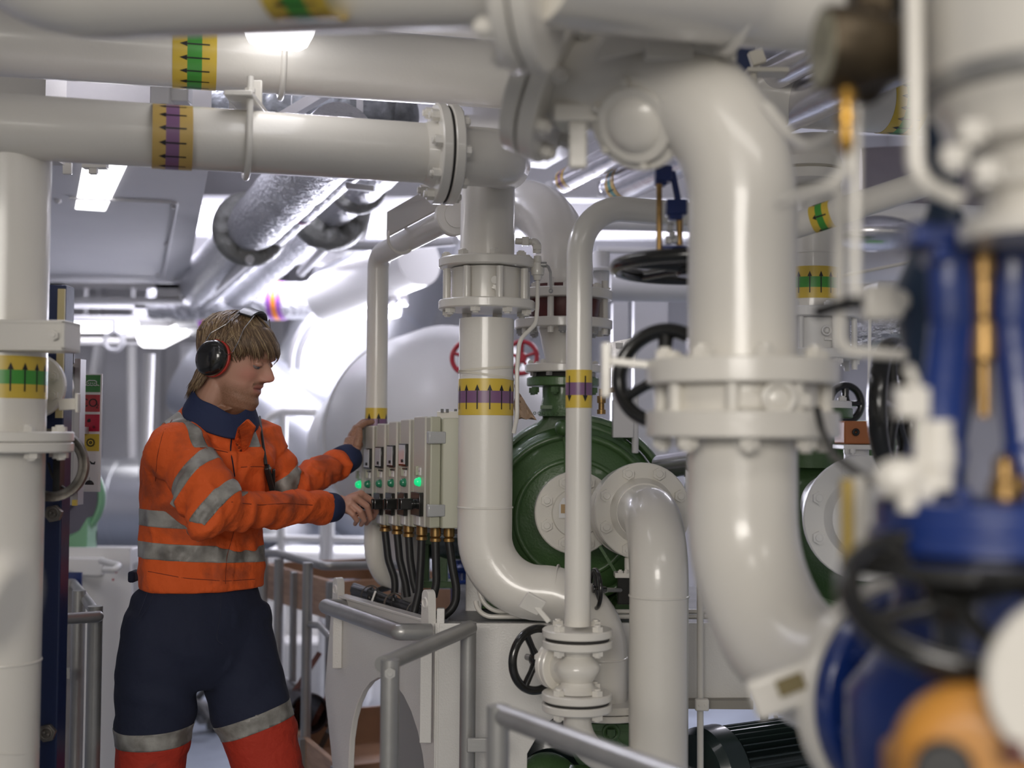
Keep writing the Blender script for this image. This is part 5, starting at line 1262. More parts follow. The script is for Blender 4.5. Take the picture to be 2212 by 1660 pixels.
# silver pipes of the upper middle right
dv = (p1b - p1a).normalized()
def fp(label, px, py, D, L0, L1, r, m=CLADM, tape=None, tl=0.0, ym=None):
    c = P(px, py, D); a, b = c - dv * L0, c + dv * L1
    t = thing('lagged_pipe', label, 'pipe', b); mb = MB(); mb.tube([a, b], r, 32); mb.sphere(b, (r, r, r * .6), 20) if tape else None; obj('jacket', mb, m, t)
    if tape: band(t, c + dv * tl, dv, r, .07, tape, 1, n0=8, ymat=ym)
    return t
TEALT = mat('teal tape', (.05, .19, .16), .35); GOLD = mat('gold tape', (.42, .27, .07), .35)
fp('silver lagged pipe with gold and purple ring, upper middle', 1226, 388, 4.6, 1.6, .03, .042, CLADM, PTAPE, -.02, GOLD)
fp('silver lagged pipe with gold and teal ring, upper middle right', 1345, 398, 4.4, 1.6, .05, .062, CLADM, TEALT, -.02, GOLD)
fp('highest thin silver lagged pipe with teal ring, upper middle', 1155, 275, 4.8, 1.6, .04, .027, CLADM, TEALT, 0, GOLD)
t = thing('cable_channel', 'mauve boxed channel beside the silver pipes, upper middle', 'channel', P(1160, 345, 4.7))
c = P(1155, 340, 4.7); mb = MB(); mb.bar(c, c - dv * 1.6, .09, .08, (0, 0, 1)); obj('box', mb, WALLW, t, bevel=.004)
for px, lab in ((1185, 'left'), (1297, 'right')):
    mb = MB(); mb.bar(P(px, 392, 4.5), P(px, 425, 4.5), .02, .01, (0, -1, 0)); obj('hanger_strip', mb, WALLW, label='%s short white strip hanging between the silver lagged pipes' % lab, cat='hanger')
t = pipe('white pipe running right behind the top of the slim cream bend', [P(1275, 480, 4.6), P(1600, 488, 4.6)], .028, m=WALLW)
t = pipe('thinner white pipe below, behind the flat black wheel', [P(1290, 540, 4.8), P(1600, 545, 4.8)], .014, m=WALLW)
t = pipe('wide white pipe behind the flat black wheel', [P(1318, 622, 4.9), P(1650, 626, 4.9)], .052, m=WALLW)
t = pipe('upright white flanged pipe right of the red rubber joint', [P(1296, 700, 4.2), P(1298, 545, 4.2)], .03, m=WALLW)
mb = MB(); mb.disc(P(1298, 585, 4.2), (0, 0, 1), .055, .012); obj('flange', mb, WALLW, t)
for k, (x0, x1, y0, y1, lab) in enumerate(((1322, 1355, 655, 760, 'narrow white column with a clip right of the red joint'), (1368, 1440, 650, 760, 'broad pale wall column right of the red joint'))):
    a = P(x0, y0, 5.4); b = P(x1, y1, 5.4); mb = MB(); mb.box(((a.x + b.x) / 2, 5.4, a.z / 2), (b.x - a.x, .08, a.z)); obj('column_post', mb, WALLW, label=lab, cat='column', bevel=.004)
t = thing('actuator_plate', 'punched steel plate with small label behind the slim pipe, near the green pump', 'plate', P(1355, 830, 3.6))
mb = MB(); mb.prism([(-.05, -.04), (.03, -.04), (.03, .035), (.02, .045), (-.05, .03)], P(1350, 765, 3.6), (1, 0, 0), (0, 0, 1), .004); mb.box(P(1330, 810, 3.6), (.022, .012, .09)); obj('plate', mb, CLADM, t)
mb = MB(); mb.box(P(1338, 747, 3.59), (.02, .002, .016)); obj('label_plate', mb, PLATE, t)
mb = MB(); mb.lathe(P(1299, 895, 3.55), (0, 0, 1), [(0, .012), (.012, .012), (.013, .008), (.03, .008), (.031, .012), (.05, .012), (.051, .007), (.07, .007)], 16); mb.cyl(P(1300, 846, 3.55), P(1330, 842, 3.58), .007); obj('brass_fitting', mb, BRASS, label='small brass fitting behind the slim pipe at the pump shoulder', cat='fitting')
t = thing('actuator_lower', 'white and steel actuator column between the green pump and the near black wheel', 'actuator', P(1345, 960, 3.7))
mb = MB(); mb.box(P(1345, 905, 3.7), (.06, .05, .11)); mb.cyl(P(1372, 980, 3.7), P(1372, 850, 3.7), .010); obj('column', mb, WALLW, t, bevel=.003)
mb = MB(); mb.cyl(P(1425, 1010, 3.7), P(1500, 1000, 3.6), .035); mb.box(P(1484, 1040, 3.6), (.012, .03, .14)); obj('silver_drum', mb, CLADM, label='short silver drum end right of the white outlet flange', cat='drum')
for k, D in enumerate((4.9,)):
    for px, lab in ((1010, 'left red valve wheel, a sliver beside the centre riser'), (1126, 'red spoked valve wheel right of the centre riser')):
        t = thing('red_valve', lab, 'valve', P(px, 775, D)); handwheel(t, P(px, 773, D), (-.25, -1, .1), .062, .0095, REDP, 5, .02, flat=1.2)
        mb = MB(); mb.cyl(P(px, 773, D), P(px - 5, 790, D + .75), .012); obj('stem', mb, STEEL, t)

# ================================================================ background: large vessels and ducts
FW = WALLW
t = thing('white_vessel', 'large white lagged vessel glowing behind the control cabinets', 'vessel', P(900, 1100, 6.0))
c0 = P(775, 972, 6.6); c1 = P(1130, 905, 5.1); axv = (c1 - c0).normalized()
mb = MB(); mb.lathe(c0, axv, [(-.12, .02), (-.10, .12), (-.05, .22), (.03, .29), (.12, .325), (.3, .33), (.42, .35), (.6, .44), (.75, .475), (1.1, .475), (1.25, .44), (1.4, .35), (1.5, .2), (1.52, .02)], 64); obj('shell', mb, WHITE, t, sharp=0)
for s_, r in ((.3, .332), (.76, .478)):
    mb = MB(); mb.torus(c0 + axv * s_, axv, r, .004, 64, 6); obj('seam', mb, WHITE, t)
for px in (860, 1010):
    q = P(px, 1200, 5.8); mb = MB(); mb.box((q.x, 5.9, .55), (.12, .3, 1.1)); obj('leg', mb, WHITE, t)
t = thing('exhaust_duct', 'big silver clad exhaust duct slanting behind the man\'s face', 'duct', P(660, 1000, 8.2))
q0, q1 = P(905, 380, 8.8), P(600, 1180, 8.2)
mb = MB(); mb.tube([q0, q1], .44, 56); obj('cladding', mb, CLAD, t)
for f_ in (.40, .74): 
    mb = MB(); mb.torus(q0.lerp(q1, f_), q1 - q0, .442, .008, 60, 6); obj('seam', mb, CLAD, t)
t = thing('exhaust_duct', 'second silver clad duct crossing low behind the man\'s chest', 'duct', P(520, 1000, 9.0))
mb = MB(); mb.tube([P(440, 800, 8.0), P(1000, 1200, 7.6)], .33, 56); obj('cladding', mb, CLAD, t)
t = thing('silver_tank', 'long horizontal silver clad tank across the left background', 'tank', P(400, 1210, 8.8))
mb = MB(); a, b = P(-60, 1088, 8.9), P(1000, 1100, 8.5); mb.tube([a, b], .32, 56); obj('shell', mb, CLAD, t)
for f_ in (.16, .32, .5): mb = MB(); mb.torus(a.lerp(b, f_), b - a, .321, .005, 60, 6); obj('seam', mb, CLAD, t)
for f_ in (.1, .5, .9):
    q = a.lerp(b, f_); mb = MB(); mb.box((q.x, q.y, .4), (.2, .4, .8)); obj('leg', mb, GREYP, t)
t = pipe('bright white overhead duct glowing right of the orange-banded lagged pipe', [P(705, 642, 6.9), P(905, 560, 6.3)], .135, m=WHITE, name='duct', cat='duct')
t = foilpipe('horizontal silver lagged pipe with purple and orange bands above the man\'s head', P(330, 655, 7.4), P(860, 646, 7.2), .105, seed=21)
a, b = P(330, 655, 7.4), P(860, 646, 7.2)
band(t, on_line(a, b, 602), b - a, .109, .088, OTAPE, 1, arrow=False, ymat=VTAPE); 
t = foilpipe('lower silver lagged pipe with purple band just above the man\'s hair', P(385, 692, 8.0), P(560, 690, 8.0), .06, seed=22)
band(t, P(448, 691, 8.0), (1, 0, 0), .064, .09, OTAPE, 1, arrow=False, ymat=VTAPE)
t = pipe('white pipe bending under the ceiling behind the padded covers', [P(760, 440, 6.0), P(772, 490, 6.0), P(740, 520, 6.2), P(690, 545, 6.8)], .075, m=WALLW, bend=.12)
t = pipe('slim grey tube bending left under the ceiling beside the sloping pipe', [P(985, 520, 5.2), P(860, 532, 5.4), P(705, 532, 5.6), P(650, 590, 6.4)], .020, m=WALLW, bend=.08, name='overhead_tube', cat='tube')
t = pipe('long thin white tube running back over the man toward the far bands', [P(540, 560, 5.2), P(430, 660, 7.6)], .018, m=WALLW, name='overhead_tube', cat='tube')
# curved white gallery frame behind the white riser
t = thing('gallery_frame', 'curved white frame arch behind the upright white pipe', 'frame', P(880, 900, 6.9))
q = P(770, 790, 7.0)
for rr in (.36, .31):
    mb = MB(); mb.torus(q, (0, 1, 0), rr, .016, 28, 8, 0, -PI * .52, PI * .1, hint=(0, 0, 1)); obj('arch', mb, WALLW, t)
mb = MB(); mb.bar(P(906, 790, 7.0), P(908, 1000, 7.0), .05, .04, (0, -1, 0)); mb.bar(P(884, 770, 7.0), P(884, 1000, 7.0), .02, .02, (0, -1, 0)); obj('post', mb, WALLW, t)
mb = MB(); mb.cyl(P(838, 640, 6.6), P(880, 640, 6.6), .05); mb.sphere(P(846, 648, 6.5), (.05, .05, .035), 16); obj('blue_motor', mb, CLADM, label='small silver-blue motor above the curved white frame', cat='motor')
# mid background rails
t = thing('guard_rail', 'white rail with posts in front of the silver ducts behind the man\'s arms', 'handrail', V((P(700, 1000, 6.6).x, 6.6, 0)))
mb = MB(); mb.tube([P(568, 960, 6.6), P(576, 905, 6.6), P(610, 890, 6.6), P(780, 893, 6.6)], .024, 14, .1); obj('rail', mb, WHITE, t)
mb = MB(); mb.tube([P(560, 1163, 6.6), P(800, 1168, 6.6)], .018, 12); obj('rail', mb, WHITE, t)
for px in (612, 703, 716): q = P(px, 893, 6.6); mb = MB(); mb.cyl(V((q.x, 6.6, 0)), q, .022); obj('post', mb, WHITE, t)
mb = MB(); zz = P(760, 1185, 7).z; mb.box((P(730, 1205, 7.0).x, 7.0, zz / 2), (.75, .3, zz)); obj('white_locker', mb, WHITE, label='white equipment box low behind the pale handrail', cat='box', bevel=.02)
# left background uprights
mb = MB(); mb.tube([P(322, 765, 6.8), P(312, 1040, 6.8)], .030, 16); obj('conduit_pipe', mb, WHITE, label='white upright pipe below the small far lamp', cat='pipe')
mb = MB(); mb.tube([P(284, 745, 9.5), P(286, 990, 9.5)], .035, 12); obj('wall_pipe', mb, WALLW, label='pale upright pipe on the back wall left of the man', cat='pipe')
mb = MB(); mb.bar(P(215, 743, 9.6), P(180, 990, 9.6), .04, .14, (0, -1, 0)); obj('wall_stiffener', mb, WALLW, label='slanting pale stiffener on the far left back wall', cat='beam')
t = thing('wall_cabinet', 'grey wall cabinet behind the man\'s neck', 'cabinet', P(480, 1000, 10.2) - V((0, 0, .4)))
mb = MB(); a = P(410, 740, 10.2); b = P(470, 985, 10.2); mb.box(((a.x + b.x) / 2 + .1, 10.4, (a.z + b.z) / 2), (b.x - a.x + .4, .3, a.z - b.z)); obj('body', mb, GREYP if False else WALLW, t, bevel=.02)
# ================================================================ left background machine table
cW = P(128, 1075, 4.9)
t = thing('grinder', 'pale green round machine guard on the white table left of the man', 'machine', V((cW.x, 4.9, P(150, 1200, 4.9).z)))
mb = MB(); mb.torus(cW, (0, 1, 0), .162, .014, 64, 10, flat=1.6); obj('guard_ring', mb, LGREEN, t)
mb = MB(); mb.disc(cW + V((0, .02, 0)), (0, 1, 0), .155, .02); mb.disc(cW + V((0, 0, 0)), (0, 1, 0), .06, .04); obj('disc', mb, mat('dull violet disc', (.13, .12, .16), .3, .3), t)
q = P(165, 1172, 4.9); mb = MB(); mb.prism([(-.09, -.04), (.06, -.04), (.06, .10), (.03, .05), (-.04, 0), (-.09, .01)], q, (1, 0, 0), (0, 0, 1), .12); obj('base', mb, LGREEN, t, bevel=.004)
mb = MB(); mb.tube([P(196, 1130, 4.95), P(207, 1150, 4.95), P(204, 1190, 4.95)], .006, 8, .03); mb.box(P(168, 1197, 4.9), (.09, .1, .02)); obj('cable_stub', mb, BLACK, t)
t = thing('work_table', 'white steel table with sloping leg beside the left handrail', 'table', V((P(170, 1300, 4.9).x, 4.9, 0)))
x0, x1 = P(60, 1210, 4.8).x, P(229, 1210, 4.8).x; zt = P(180, 1203, 4.8).z; zb = P(180, 1242, 4.8).z
mb = MB(); mb.box(((x0 + x1) / 2, 5.0, (zt + zb) / 2), (x1 - x0, .5, zt - zb)); obj('top', mb, WHITE, t, bevel=.006)
mb = MB(); mb.prism([(0, 0), (0, 1.05), (.28, 1.05), (.33, .0), (.31, 0), (.2, .0)], V((P(130, 1300, 4.8).x - .02, 4.8, .05)), (1, 0, 0), (0, 0, 1), .03); obj('leg', mb, WHITE, t)
mb = MB(); mb.tube([P(218, 1212, 4.7), P(256, 1222, 4.6), P(250, 1232, 4.55), P(225, 1232, 4.6)], .012, 12, .02); obj('handle', mb, WHITE, t)
mb = MB(); mb.cyl(P(238, 1232, 4.8), P(256, 1232, 4.8), .018); mb.sphere(P(247, 1252, 4.8), .016, 14); obj('red_valve', mb, REDP, t)
mb = MB(); q = P(228, 1590, 4.9); mb.cyl(q, q + V((.02, .03, 0)), .03); obj('caster', mb, BLACK, t)
# ================================================================ crates and scrap
def crate(label, a, b, h, y2, zb, m=WOOD, group=None):
    a, b = V(a), V(b); t = thing('crate', label, 'crate', (a.x, a.y, zb)); d = (b - a); d.z = 0; L = d.length; d.normalize(); nn = V((-d.y, d.x, 0)); nn = nn if nn.y > 0 else -nn
    fr = (d, nn, V((0, 0, 1)))
    for off in (0, y2):
        mb = MB(); mb.box(a + d * L / 2 + nn * off + V((0, 0, h / 2)), (L, .02, h), fr); obj('side_board', mb, m, t, bevel=.002)
    for s in (0, L):
        mb = MB(); mb.box(a + d * s + nn * y2 / 2 + V((0, 0, h / 2)), (.02, y2, h), fr); obj('end_board', mb, PLY, t, bevel=.002)
    mb = MB(); mb.box(a + d * L / 2 + nn * y2 / 2 + V((0, 0, .02)), (L, y2, .02), fr); obj('bottom', mb, PLY, t)
    for s in (.0, .5, 1):
        mb = MB(); mb.box(a + d * L * s - nn * .02 + V((0, 0, h / 2 - .2)), (.03, .02, h + .4), fr); obj('post', mb, STEEL, t)
    return t
crate('upper pale timber crate behind the handrail right of the man', P(575, 1292, 5.6), P(722, 1322, 4.95), .15, .5, .9)
mb = MB(); mb.bar(P(745, 1290, 5.1), P(830, 1290, 5.1), .02, .09, (0, -1, 0)); obj('board', mb, PLY, label='brown board end behind the far lug of the skid', cat='board')
t = thing('tarp_roll', 'dark grey sheet lying on the upper timber crate', 'sheet', P(730, 1268, 5.0)); mb = MB(); mb.tube([P(690, 1258, 5.2), P(770, 1258, 5.1)], .035, 16, flat=.35, hint=(0, 1, 0)); obj('sheet', mb, mat('grey sheet', (.2, .2, .24), .4), t)
mb = MB(); a = P(560, 1440, 6.0); b = P(720, 1500, 5.2); mb.box(P(665, 1440, 6.9), (.7, .5, .35)); obj('white_bin', mb, WHITE, label='white painted bin behind the posts right of the man\'s leg', cat='bin', bevel=.02)
crate('lower pale timber crate full of pipe scrap beside the skid', P(600, 1640, 5.0), P(735, 1700, 4.25), .17, .6, .3)
t = thing('scrap_pipe', 'dark grey steel pipe offcut lying open-ended in the scrap', 'pipe', P(670, 1590, 4.75))
mb = MB(); a, b = P(600, 1500, 5.4), P(668, 1543, 4.75); ad_ = (b - a).normalized(); u, v, _ = frame(ad_)
def pr(s, r): return [a + ad_ * s + u * math.cos(2 * PI * k / 32) * r + v * math.sin(2 * PI * k / 32) * r for k in range(32)]
Lp = (b - a).length; mb.rings([pr(0, .068), pr(0, .075), pr(Lp, .075), pr(Lp, .068)], False, 0, True); obj('tube', mb, mat('gunmetal', (.07, .065, .075), .3, .8), t)
for k, (p0, p1, w_, lab) in enumerate((((620, 1520), (690, 1412), .03, 'long red-brown angle iron sticking up out of the scrap'), ((640, 1540), (660, 1490), .12, 'red-brown plate standing in the scrap'), ((680, 1560), (712, 1500), .10, 'second red-brown plate leaning at the right of the scrap'), ((700, 1600), (722, 1560), .08, 'dark plate at the bottom of the scrap'))):
    mb = MB(); mb.bar(P(*p0, 4.9 - k * .03), P(*p1, 5.0 - k * .03), .02, w_, (0, -1, 0)); obj('scrap_plate', mb, RUST if k < 3 else GRILLE, label=lab, cat='scrap metal')
crate('small brown crate of fittings seen through the skid arch', P(868, 1700, 4.0), P(930, 1710, 3.95), .25, .4, .2, m=PLY)
for k, (px, py, lab) in enumerate(((880, 1640, 'steel bracket on top of the small brown crate, left'), (903, 1610, 'steel fitting on top of the small brown crate, right'))):
    mb = MB(); q = P(px, py, 4.1); mb.torus(q, (.3, -1, .4), .03, .008, 24, 8); mb.bar(q, q + V((.05, 0, -.05)), .02, .03); obj('scrap_fitting', mb, STEEL, label=lab, cat='scrap metal')
t = thing('rubbish_heap', 'dark jumble of gear on the floor seen between the man\'s legs', 'gear', (P(440, 1570, 6.6).x, 6.6, 0))
rnd = random.Random(5)
for k in range(7):
    q = P(405 + k * 11, 1545 + rnd.uniform(-25, 30), 6.5 + rnd.uniform(-.1, .1)); mb = MB()
    mb.tube([q, q + V((rnd.uniform(-.1, .1), 0, rnd.uniform(.02, .15))), q + V((rnd.uniform(-.15, .15), .05, -.02))], rnd.uniform(.015, .04), 10, .03); obj('piece', mb, GRILLE if k % 3 else GREYP, t)
mb = MB(); mb.box(P(262, 1420, 7.2), (.35, .8, .02)); mb.box(P(250, 1480, 6.8), (.25, .4, .05)); obj('floor_grating', mb, LGREY, label='grey floor grating plates left of the man\'s thigh', cat='grating')
# ================================================================ the engineer
from mathutils import noise as mnoise
SKIN = mat('skin', (0.50, 0.27, 0.19), 0.48, bump=0.15, bscale=220, dist=0.001)
_nt = SKIN.node_tree; _vc = _nt.nodes.new('ShaderNodeVertexColor'); _vc.layer_name = 'tint'
_nt.links.new(_vc.outputs['Color'], _nt.nodes['Principled BSDF'].inputs['Base Color'])
_nt.nodes['Principled BSDF'].inputs['Subsurface Weight'].default_value = 0.08
_nt.nodes['Principled BSDF'].inputs['Subsurface Radius'].default_value = (0.012, 0.005, 0.003)
def fabric(name, col, dirt, rough=.8):
    m = mat(name, col, rough, bump=.5, bscale=38, dist=.012, noise=.3, nscale=9, col2=dirt)
    nt = m.node_tree; rp = [n for n in nt.nodes if n.type == 'VALTORGB'][0]
    rp.color_ramp.elements[0].position = .30; rp.color_ramp.elements[1].position = .46
    return m
ORF = fabric('orange work fabric', (0.74, 0.108, 0.014), (0.34, 0.06, 0.018))
REDF = fabric('red-orange work fabric', (0.42, 0.028, 0.010), (0.13, 0.02, 0.012))
NVF = mat('navy work fabric', (0.010, 0.014, 0.036), .85, bump=.4, bscale=50, dist=.005)
NVC = mat('navy collar fabric', (0.014, 0.024, 0.075), .8, bump=.3, bscale=60, dist=.004)
REF = mat('grey reflective tape', (0.36, 0.35, 0.32), .45, bump=.4, bscale=50, dist=.004, noise=.5, nscale=16, col2=(.14, .13, .115))
HAIR = [mat('hair brown', (0.10, 0.060, 0.032), .45), mat('hair mid blond', (0.20, 0.13, 0.07), .42), mat('hair light blond', (0.33, 0.235, 0.13), .4)]

FT = V((.6, -.8, 0)); RT = V((-.8, -.6, 0)); UP = V((0, 0, 1))
def remeshed(mb, voxel, smooth=6, fac=.5):
    me = bpy.data.meshes.new('tmp'); me.from_pydata([tuple(v) for v in mb.v], [], mb.f)
    bm = bmesh.new(); bm.from_mesh(me); bmesh.ops.recalc_face_normals(bm, faces=bm.faces); bm.to_mesh(me); bm.free()
    o = bpy.data.objects.new('tmp', me); COL.objects.link(o)
    r = o.modifiers.new('r', 'REMESH'); r.mode = 'VOXEL'; r.voxel_size = voxel; r.adaptivity = 0
    if smooth: s = o.modifiers.new('s', 'SMOOTH'); s.iterations = smooth; s.factor = fac
    dg = bpy.context.evaluated_depsgraph_get(); out = bpy.data.meshes.new_from_object(o.evaluated_get(dg))
    bpy.data.objects.remove(o); return out
def put(name, me, m, parent, label=None):
    """link a world-space mesh under its thing"""
    org = LOC[parent.name]; n = len(me.vertices); co = np.empty(n * 3); me.vertices.foreach_get('co', co)
    co = co.reshape(-1, 3) - np.array(org); me.vertices.foreach_set('co', co.ravel())
    me.materials.clear()
    for x in (m if isinstance(m, (list, tuple)) else [m]): me.materials.append(x)
    me.polygons.foreach_set('use_smooth', [True] * len(me.polygons)); me.update(); me.name = name
    o = bpy.data.objects.new(name, me); COL.objects.link(o); o.parent = parent; LOC[o.name] = org
    if label: o['label'] = label
    return o
def displaced(me, fn):
    bm = bmesh.new(); bm.from_mesh(me); bm.normal_update()
    ds = [fn(v.co, v.normal) for v in bm.verts]
    for v, d in zip(bm.verts, ds): v.co += v.normal * d
    bm.to_mesh(me); bm.free(); return me
def cut(me, fields):
    """split a mesh along the zero line of each field; returns [rest, part1, part2 ...] meshes"""
    bm = bmesh.new(); bm.from_mesh(me); parts = []
    for f, off in fields:
        val = {v: f(v.co, v.normal) for v in bm.verts}
        for e in list(bm.edges):
            a, b = e.verts; fa, fb = val[a], val[b]
            if (fa > 0) != (fb > 0) and abs(fa - fb) > 1e-9 and max(abs(fa), abs(fb)) < .2:
                t = fa / (fa - fb)
                if t < .02: val[a] = 0.0; continue
                if t > .98: val[b] = 0.0; continue
                ne, nv = bmesh.utils.edge_split(e, a, t); val[nv] = 0.0
        for fc in list(bm.faces):
            z = [v for v in fc.verts if val[v] == 0.0]
            if len(z) == 2 and len(fc.verts) > 3:
                try: bmesh.utils.face_split(fc, z[0], z[1])
                except Exception: pass
        ins = [fc for fc in bm.faces if sum(val[v] for v in fc.verts) > 0]
        if not ins: parts.append(None); continue
        r = bmesh.ops.duplicate(bm, geom=ins); nf = [g for g in r['geom'] if isinstance(g, bmesh.types.BMFace)]
        nb = bmesh.new(); mp = {}
        for fc in nf:
            vs = []
            for v in fc.verts:
                if v not in mp: mp[v] = nb.verts.new(v.co)
                vs.append(mp[v])
            try: nb.faces.new(vs)
            except ValueError: pass
        bmesh.ops.delete(bm, geom=[v for v in {v for fc in nf for v in fc.verts}], context='VERTS')
        bmesh.ops.delete(bm, geom=ins, context='FACES')
        nb.normal_update(); pm = bpy.data.meshes.new('part')
        base = [(v.co.copy(), v.normal.copy()) for v in nb.verts]
        for v, (c, n) in zip(nb.verts, base): v.co = c + n * off
        # a skirt back to the cloth gives the strip its thickness
        be = [e for e in nb.edges if len(e.link_faces) == 1]
        low = {}
        for e in be:
            for v in e.verts:
                if v not in low: low[v] = None
        idx = {v: i for i, v in enumerate(nb.verts)}
        for v in list(low): low[v] = nb.verts.new(base[idx[v]][0] - base[idx[v]][1] * .001)
        for e in be:
            a, b = e.verts
            try: nb.faces.new((a, b, low[b], low[a]))
            except ValueError: pass
        bmesh.ops.recalc_face_normals(nb, faces=nb.faces)
        nb.to_mesh(pm); nb.free(); parts.append(pm)
    rest = bpy.data.meshes.new('rest'); bm.to_mesh(rest); bm.free()
    return [rest] + parts

MD = 3.45
man = thing('person', 'engineer in orange and navy workwear with ear defenders, leaning to the control cabinets', 'person', V((P(430, 1300, MD).x, MD, 0)))
# joints
sh_r, el_r, wr_r = P(380, 978, 3.32), P(466, 1104, 3.21), P(712, 1097, 3.61)
sh_l, el_l, wr_l = P(558, 966, 3.56), P(618, 1062, 3.60), P(748, 992, 3.85)
def ring(c, a, b, n=32, right=RT, front=FT, sq=2.3):
    out = []
    for k in range(n):
        t = 2 * PI * k / n; x, y = math.cos(t), math.sin(t)
        s = (abs(x) ** sq + abs(y) ** sq) ** (-1 / sq); out.append(c + right * x * s * a + front * y * s * b)
    return out
def polydist(pts):
    """returns f(p) -> (arc length along the polyline, distance)"""
    pts = [V(p) for p in pts]; L = [0]
    for a, b in zip(pts, pts[1:]): L.append(L[-1] + (b - a).length)
    def f(p):
        best = (0, 9)
        for i, (a, b) in enumerate(zip(pts, pts[1:])):
            d = b - a; t = max(0 if i else -.5, min(1 if i < len(pts) - 2 else 1.5, (p - a).dot(d) / d.length_squared))
            q = (p - a - d * t).length
            if q < best[1]: best = (L[i] + t * d.length, q)
        return best
    return f
# ---- jacket
mb = MB()
tor = [(1270, 437, .166, .129), (1252, 436, .166, .130), (1200, 435, .160, .124), (1150, 437, .163, .126), (1085, 443, .172, .130), (1010, 450, .180, .132), (968, 457, .172, .122), (935, 463, .142, .102), (908, 470, .104, .086), (886, 474, .080, .074)]
def tring(y, x, a, b):
    k = .55 * max(0, min(1, (985 - y) / 75))
    r_ = ring(P(x, y, MD), a, b); c = P(x, y, MD)
    return [p - UP * (p - c).dot(FT) * k for p in r_]
mb.rings([tring(*q) for q in tor])
armR = fillet([sh_r + RT * -.02 + V((0, 0, .01)), el_r, wr_r + (el_r - wr_r).normalized() * .02], .055, 10)
lenR = len(armR)
mb.tube(armR, [.066, .080, .082, .080, .078, .076, .074, .073, .072, .069, .064, .058, .050, .043], 24)
mb.sphere(sh_r, (.080, .074, .078), 24); mb.sphere(sh_l, (.076, .072, .074), 24)
mb.tube([P(452, 940, MD + .04), sh_r + V((.01, .03, .015))], [.055, .056], 20); mb.tube([P(475, 948, MD + .03), sh_l + V((-.01, .01, .01))], [.055, .056], 20)
mb.sphere(el_r + V((-.016, -.005, -.014)), .062, 20)
armL = fillet([sh_l, el_l, wr_l + (el_l - wr_l).normalized() * .022], .06, 8)
mb.tube(armL, [.070, .070, .068, .064, .060, .060, .058, .054, .046], 24)
# placket
jm = remeshed(mb, .0065, 6, .5)
fR, fL = polydist(armR), polydist(armL)
cAx = P(443, 1100, MD)
zH = P(436, 1262, MD).z
def wr(p, n):
    sR, dR = fR(p); sL, dL = fL(p)
    q = p * 1.0
    d = .0065 * (1 - min(1, abs(mnoise.noise(V((q.x * 6 - q.z * 5, q.y * 6, q.z * 6 + q.x * 4)))) * 4)) ** 2 - .002
    d += .004 * mnoise.noise(q * 8) + .0035 * mnoise.noise(q * 20) + .0018 * mnoise.noise(q * 42)
    if dR < .11 and sR > .02:
        w_ = math.exp(-((sR - .24) / .09) ** 2) + .55 * math.exp(-((sR - .55) / .10) ** 2) + .35
        d += .0105 * w_ * math.sin(sR * 95 + 5 * mnoise.noise(q * 7)) * max(0, .4 + mnoise.noise(q * 5 + V((3, 1, 2)))) 
    elif dL < .10 and sL > .04:
        d += .0075 * math.sin(sL * 90 + 5 * mnoise.noise(q * 8)) * max(0, .5 + mnoise.noise(q * 6))
    else:
        z = p.z; d += .011 * max(0, mnoise.noise(V((p.x * 10 - z * 7, p.y * 10, z * 9 + p.x * 8)))) 
        d += .004 * math.exp(-((z - zH - .09) / .03) ** 2) * math.sin(math.atan2((p - cAx).dot(RT), (p - cAx).dot(FT)) * 14)
        # front placket ridge and navy-edged opening
        lat = (p - cAx).dot(RT); fr = (p - cAx).dot(FT)
        if fr > .03 and abs(lat + .004) < .026: d += .004
    return d * min(1, max(.15, (p.z - zH + .01) / .05))
displaced(jm, wr)
def lat(p): return (p - cAx).dot(RT)
def fro(p): return (p - cAx).dot(FT)
zt1, zt2 = P(437, 1190, MD).z, P(440, 1122, MD).z
def offarm(p):
    sR, dR = fR(p); sL, dL = fL(p)
    return min(1 if sR < .04 else dR - .128, 1 if sL < .06 else dL - .080)
def fband(z0):
    return lambda p, n: min(.0215 - abs(p.z - z0 - .10 * fro(p) * 0 + lat(p) * -.06), offarm(p) * 3 if True else 1)
def farm(f, s0, r):
    return lambda p, n: min(.0185 - abs(f(p)[0] - s0), (r - f(p)[1]) * 2)
def fplane(c, s0, s1):
    n_ = V((.80, -.15, -.58)).normalized()
    def f(p, n):
        s, d = fR(p); return min(.0195 - abs((p - c).dot(n_)), (.104 - d) * 2, (s1 - s) * .5, (s - s0) * .5, (3.285 if s0 else 3.325) - p.y)
    return f
def fstrap(s):
    zlo = P(465, 965, MD).z
    return lambda p, n: min(.019 - abs(lat(p) - s * (.088 + .25 * max(0, 0))), (p.z - zlo) * 1.0, (n.z + .35) * .05, (P(470, 893, MD).z + .012 - p.z))
fields = [(fband(zt1), .0016), (fband(zt2), .0016), (fplane(P(418, 1036, 3.27), 0, .20), .0016), (fplane(P(478, 1090, 3.22), .10, .40), .0016), (farm(fL, .115, .085), .0016), (fstrap(1), .0016), (fstrap(-1), .0016)]
ps = cut(jm, fields)
jk = put('jacket', ps[0], ORF, man)
for m_ in ps[1:]:
    if m_ is not None: put('reflective_strip', m_, REF, jk)
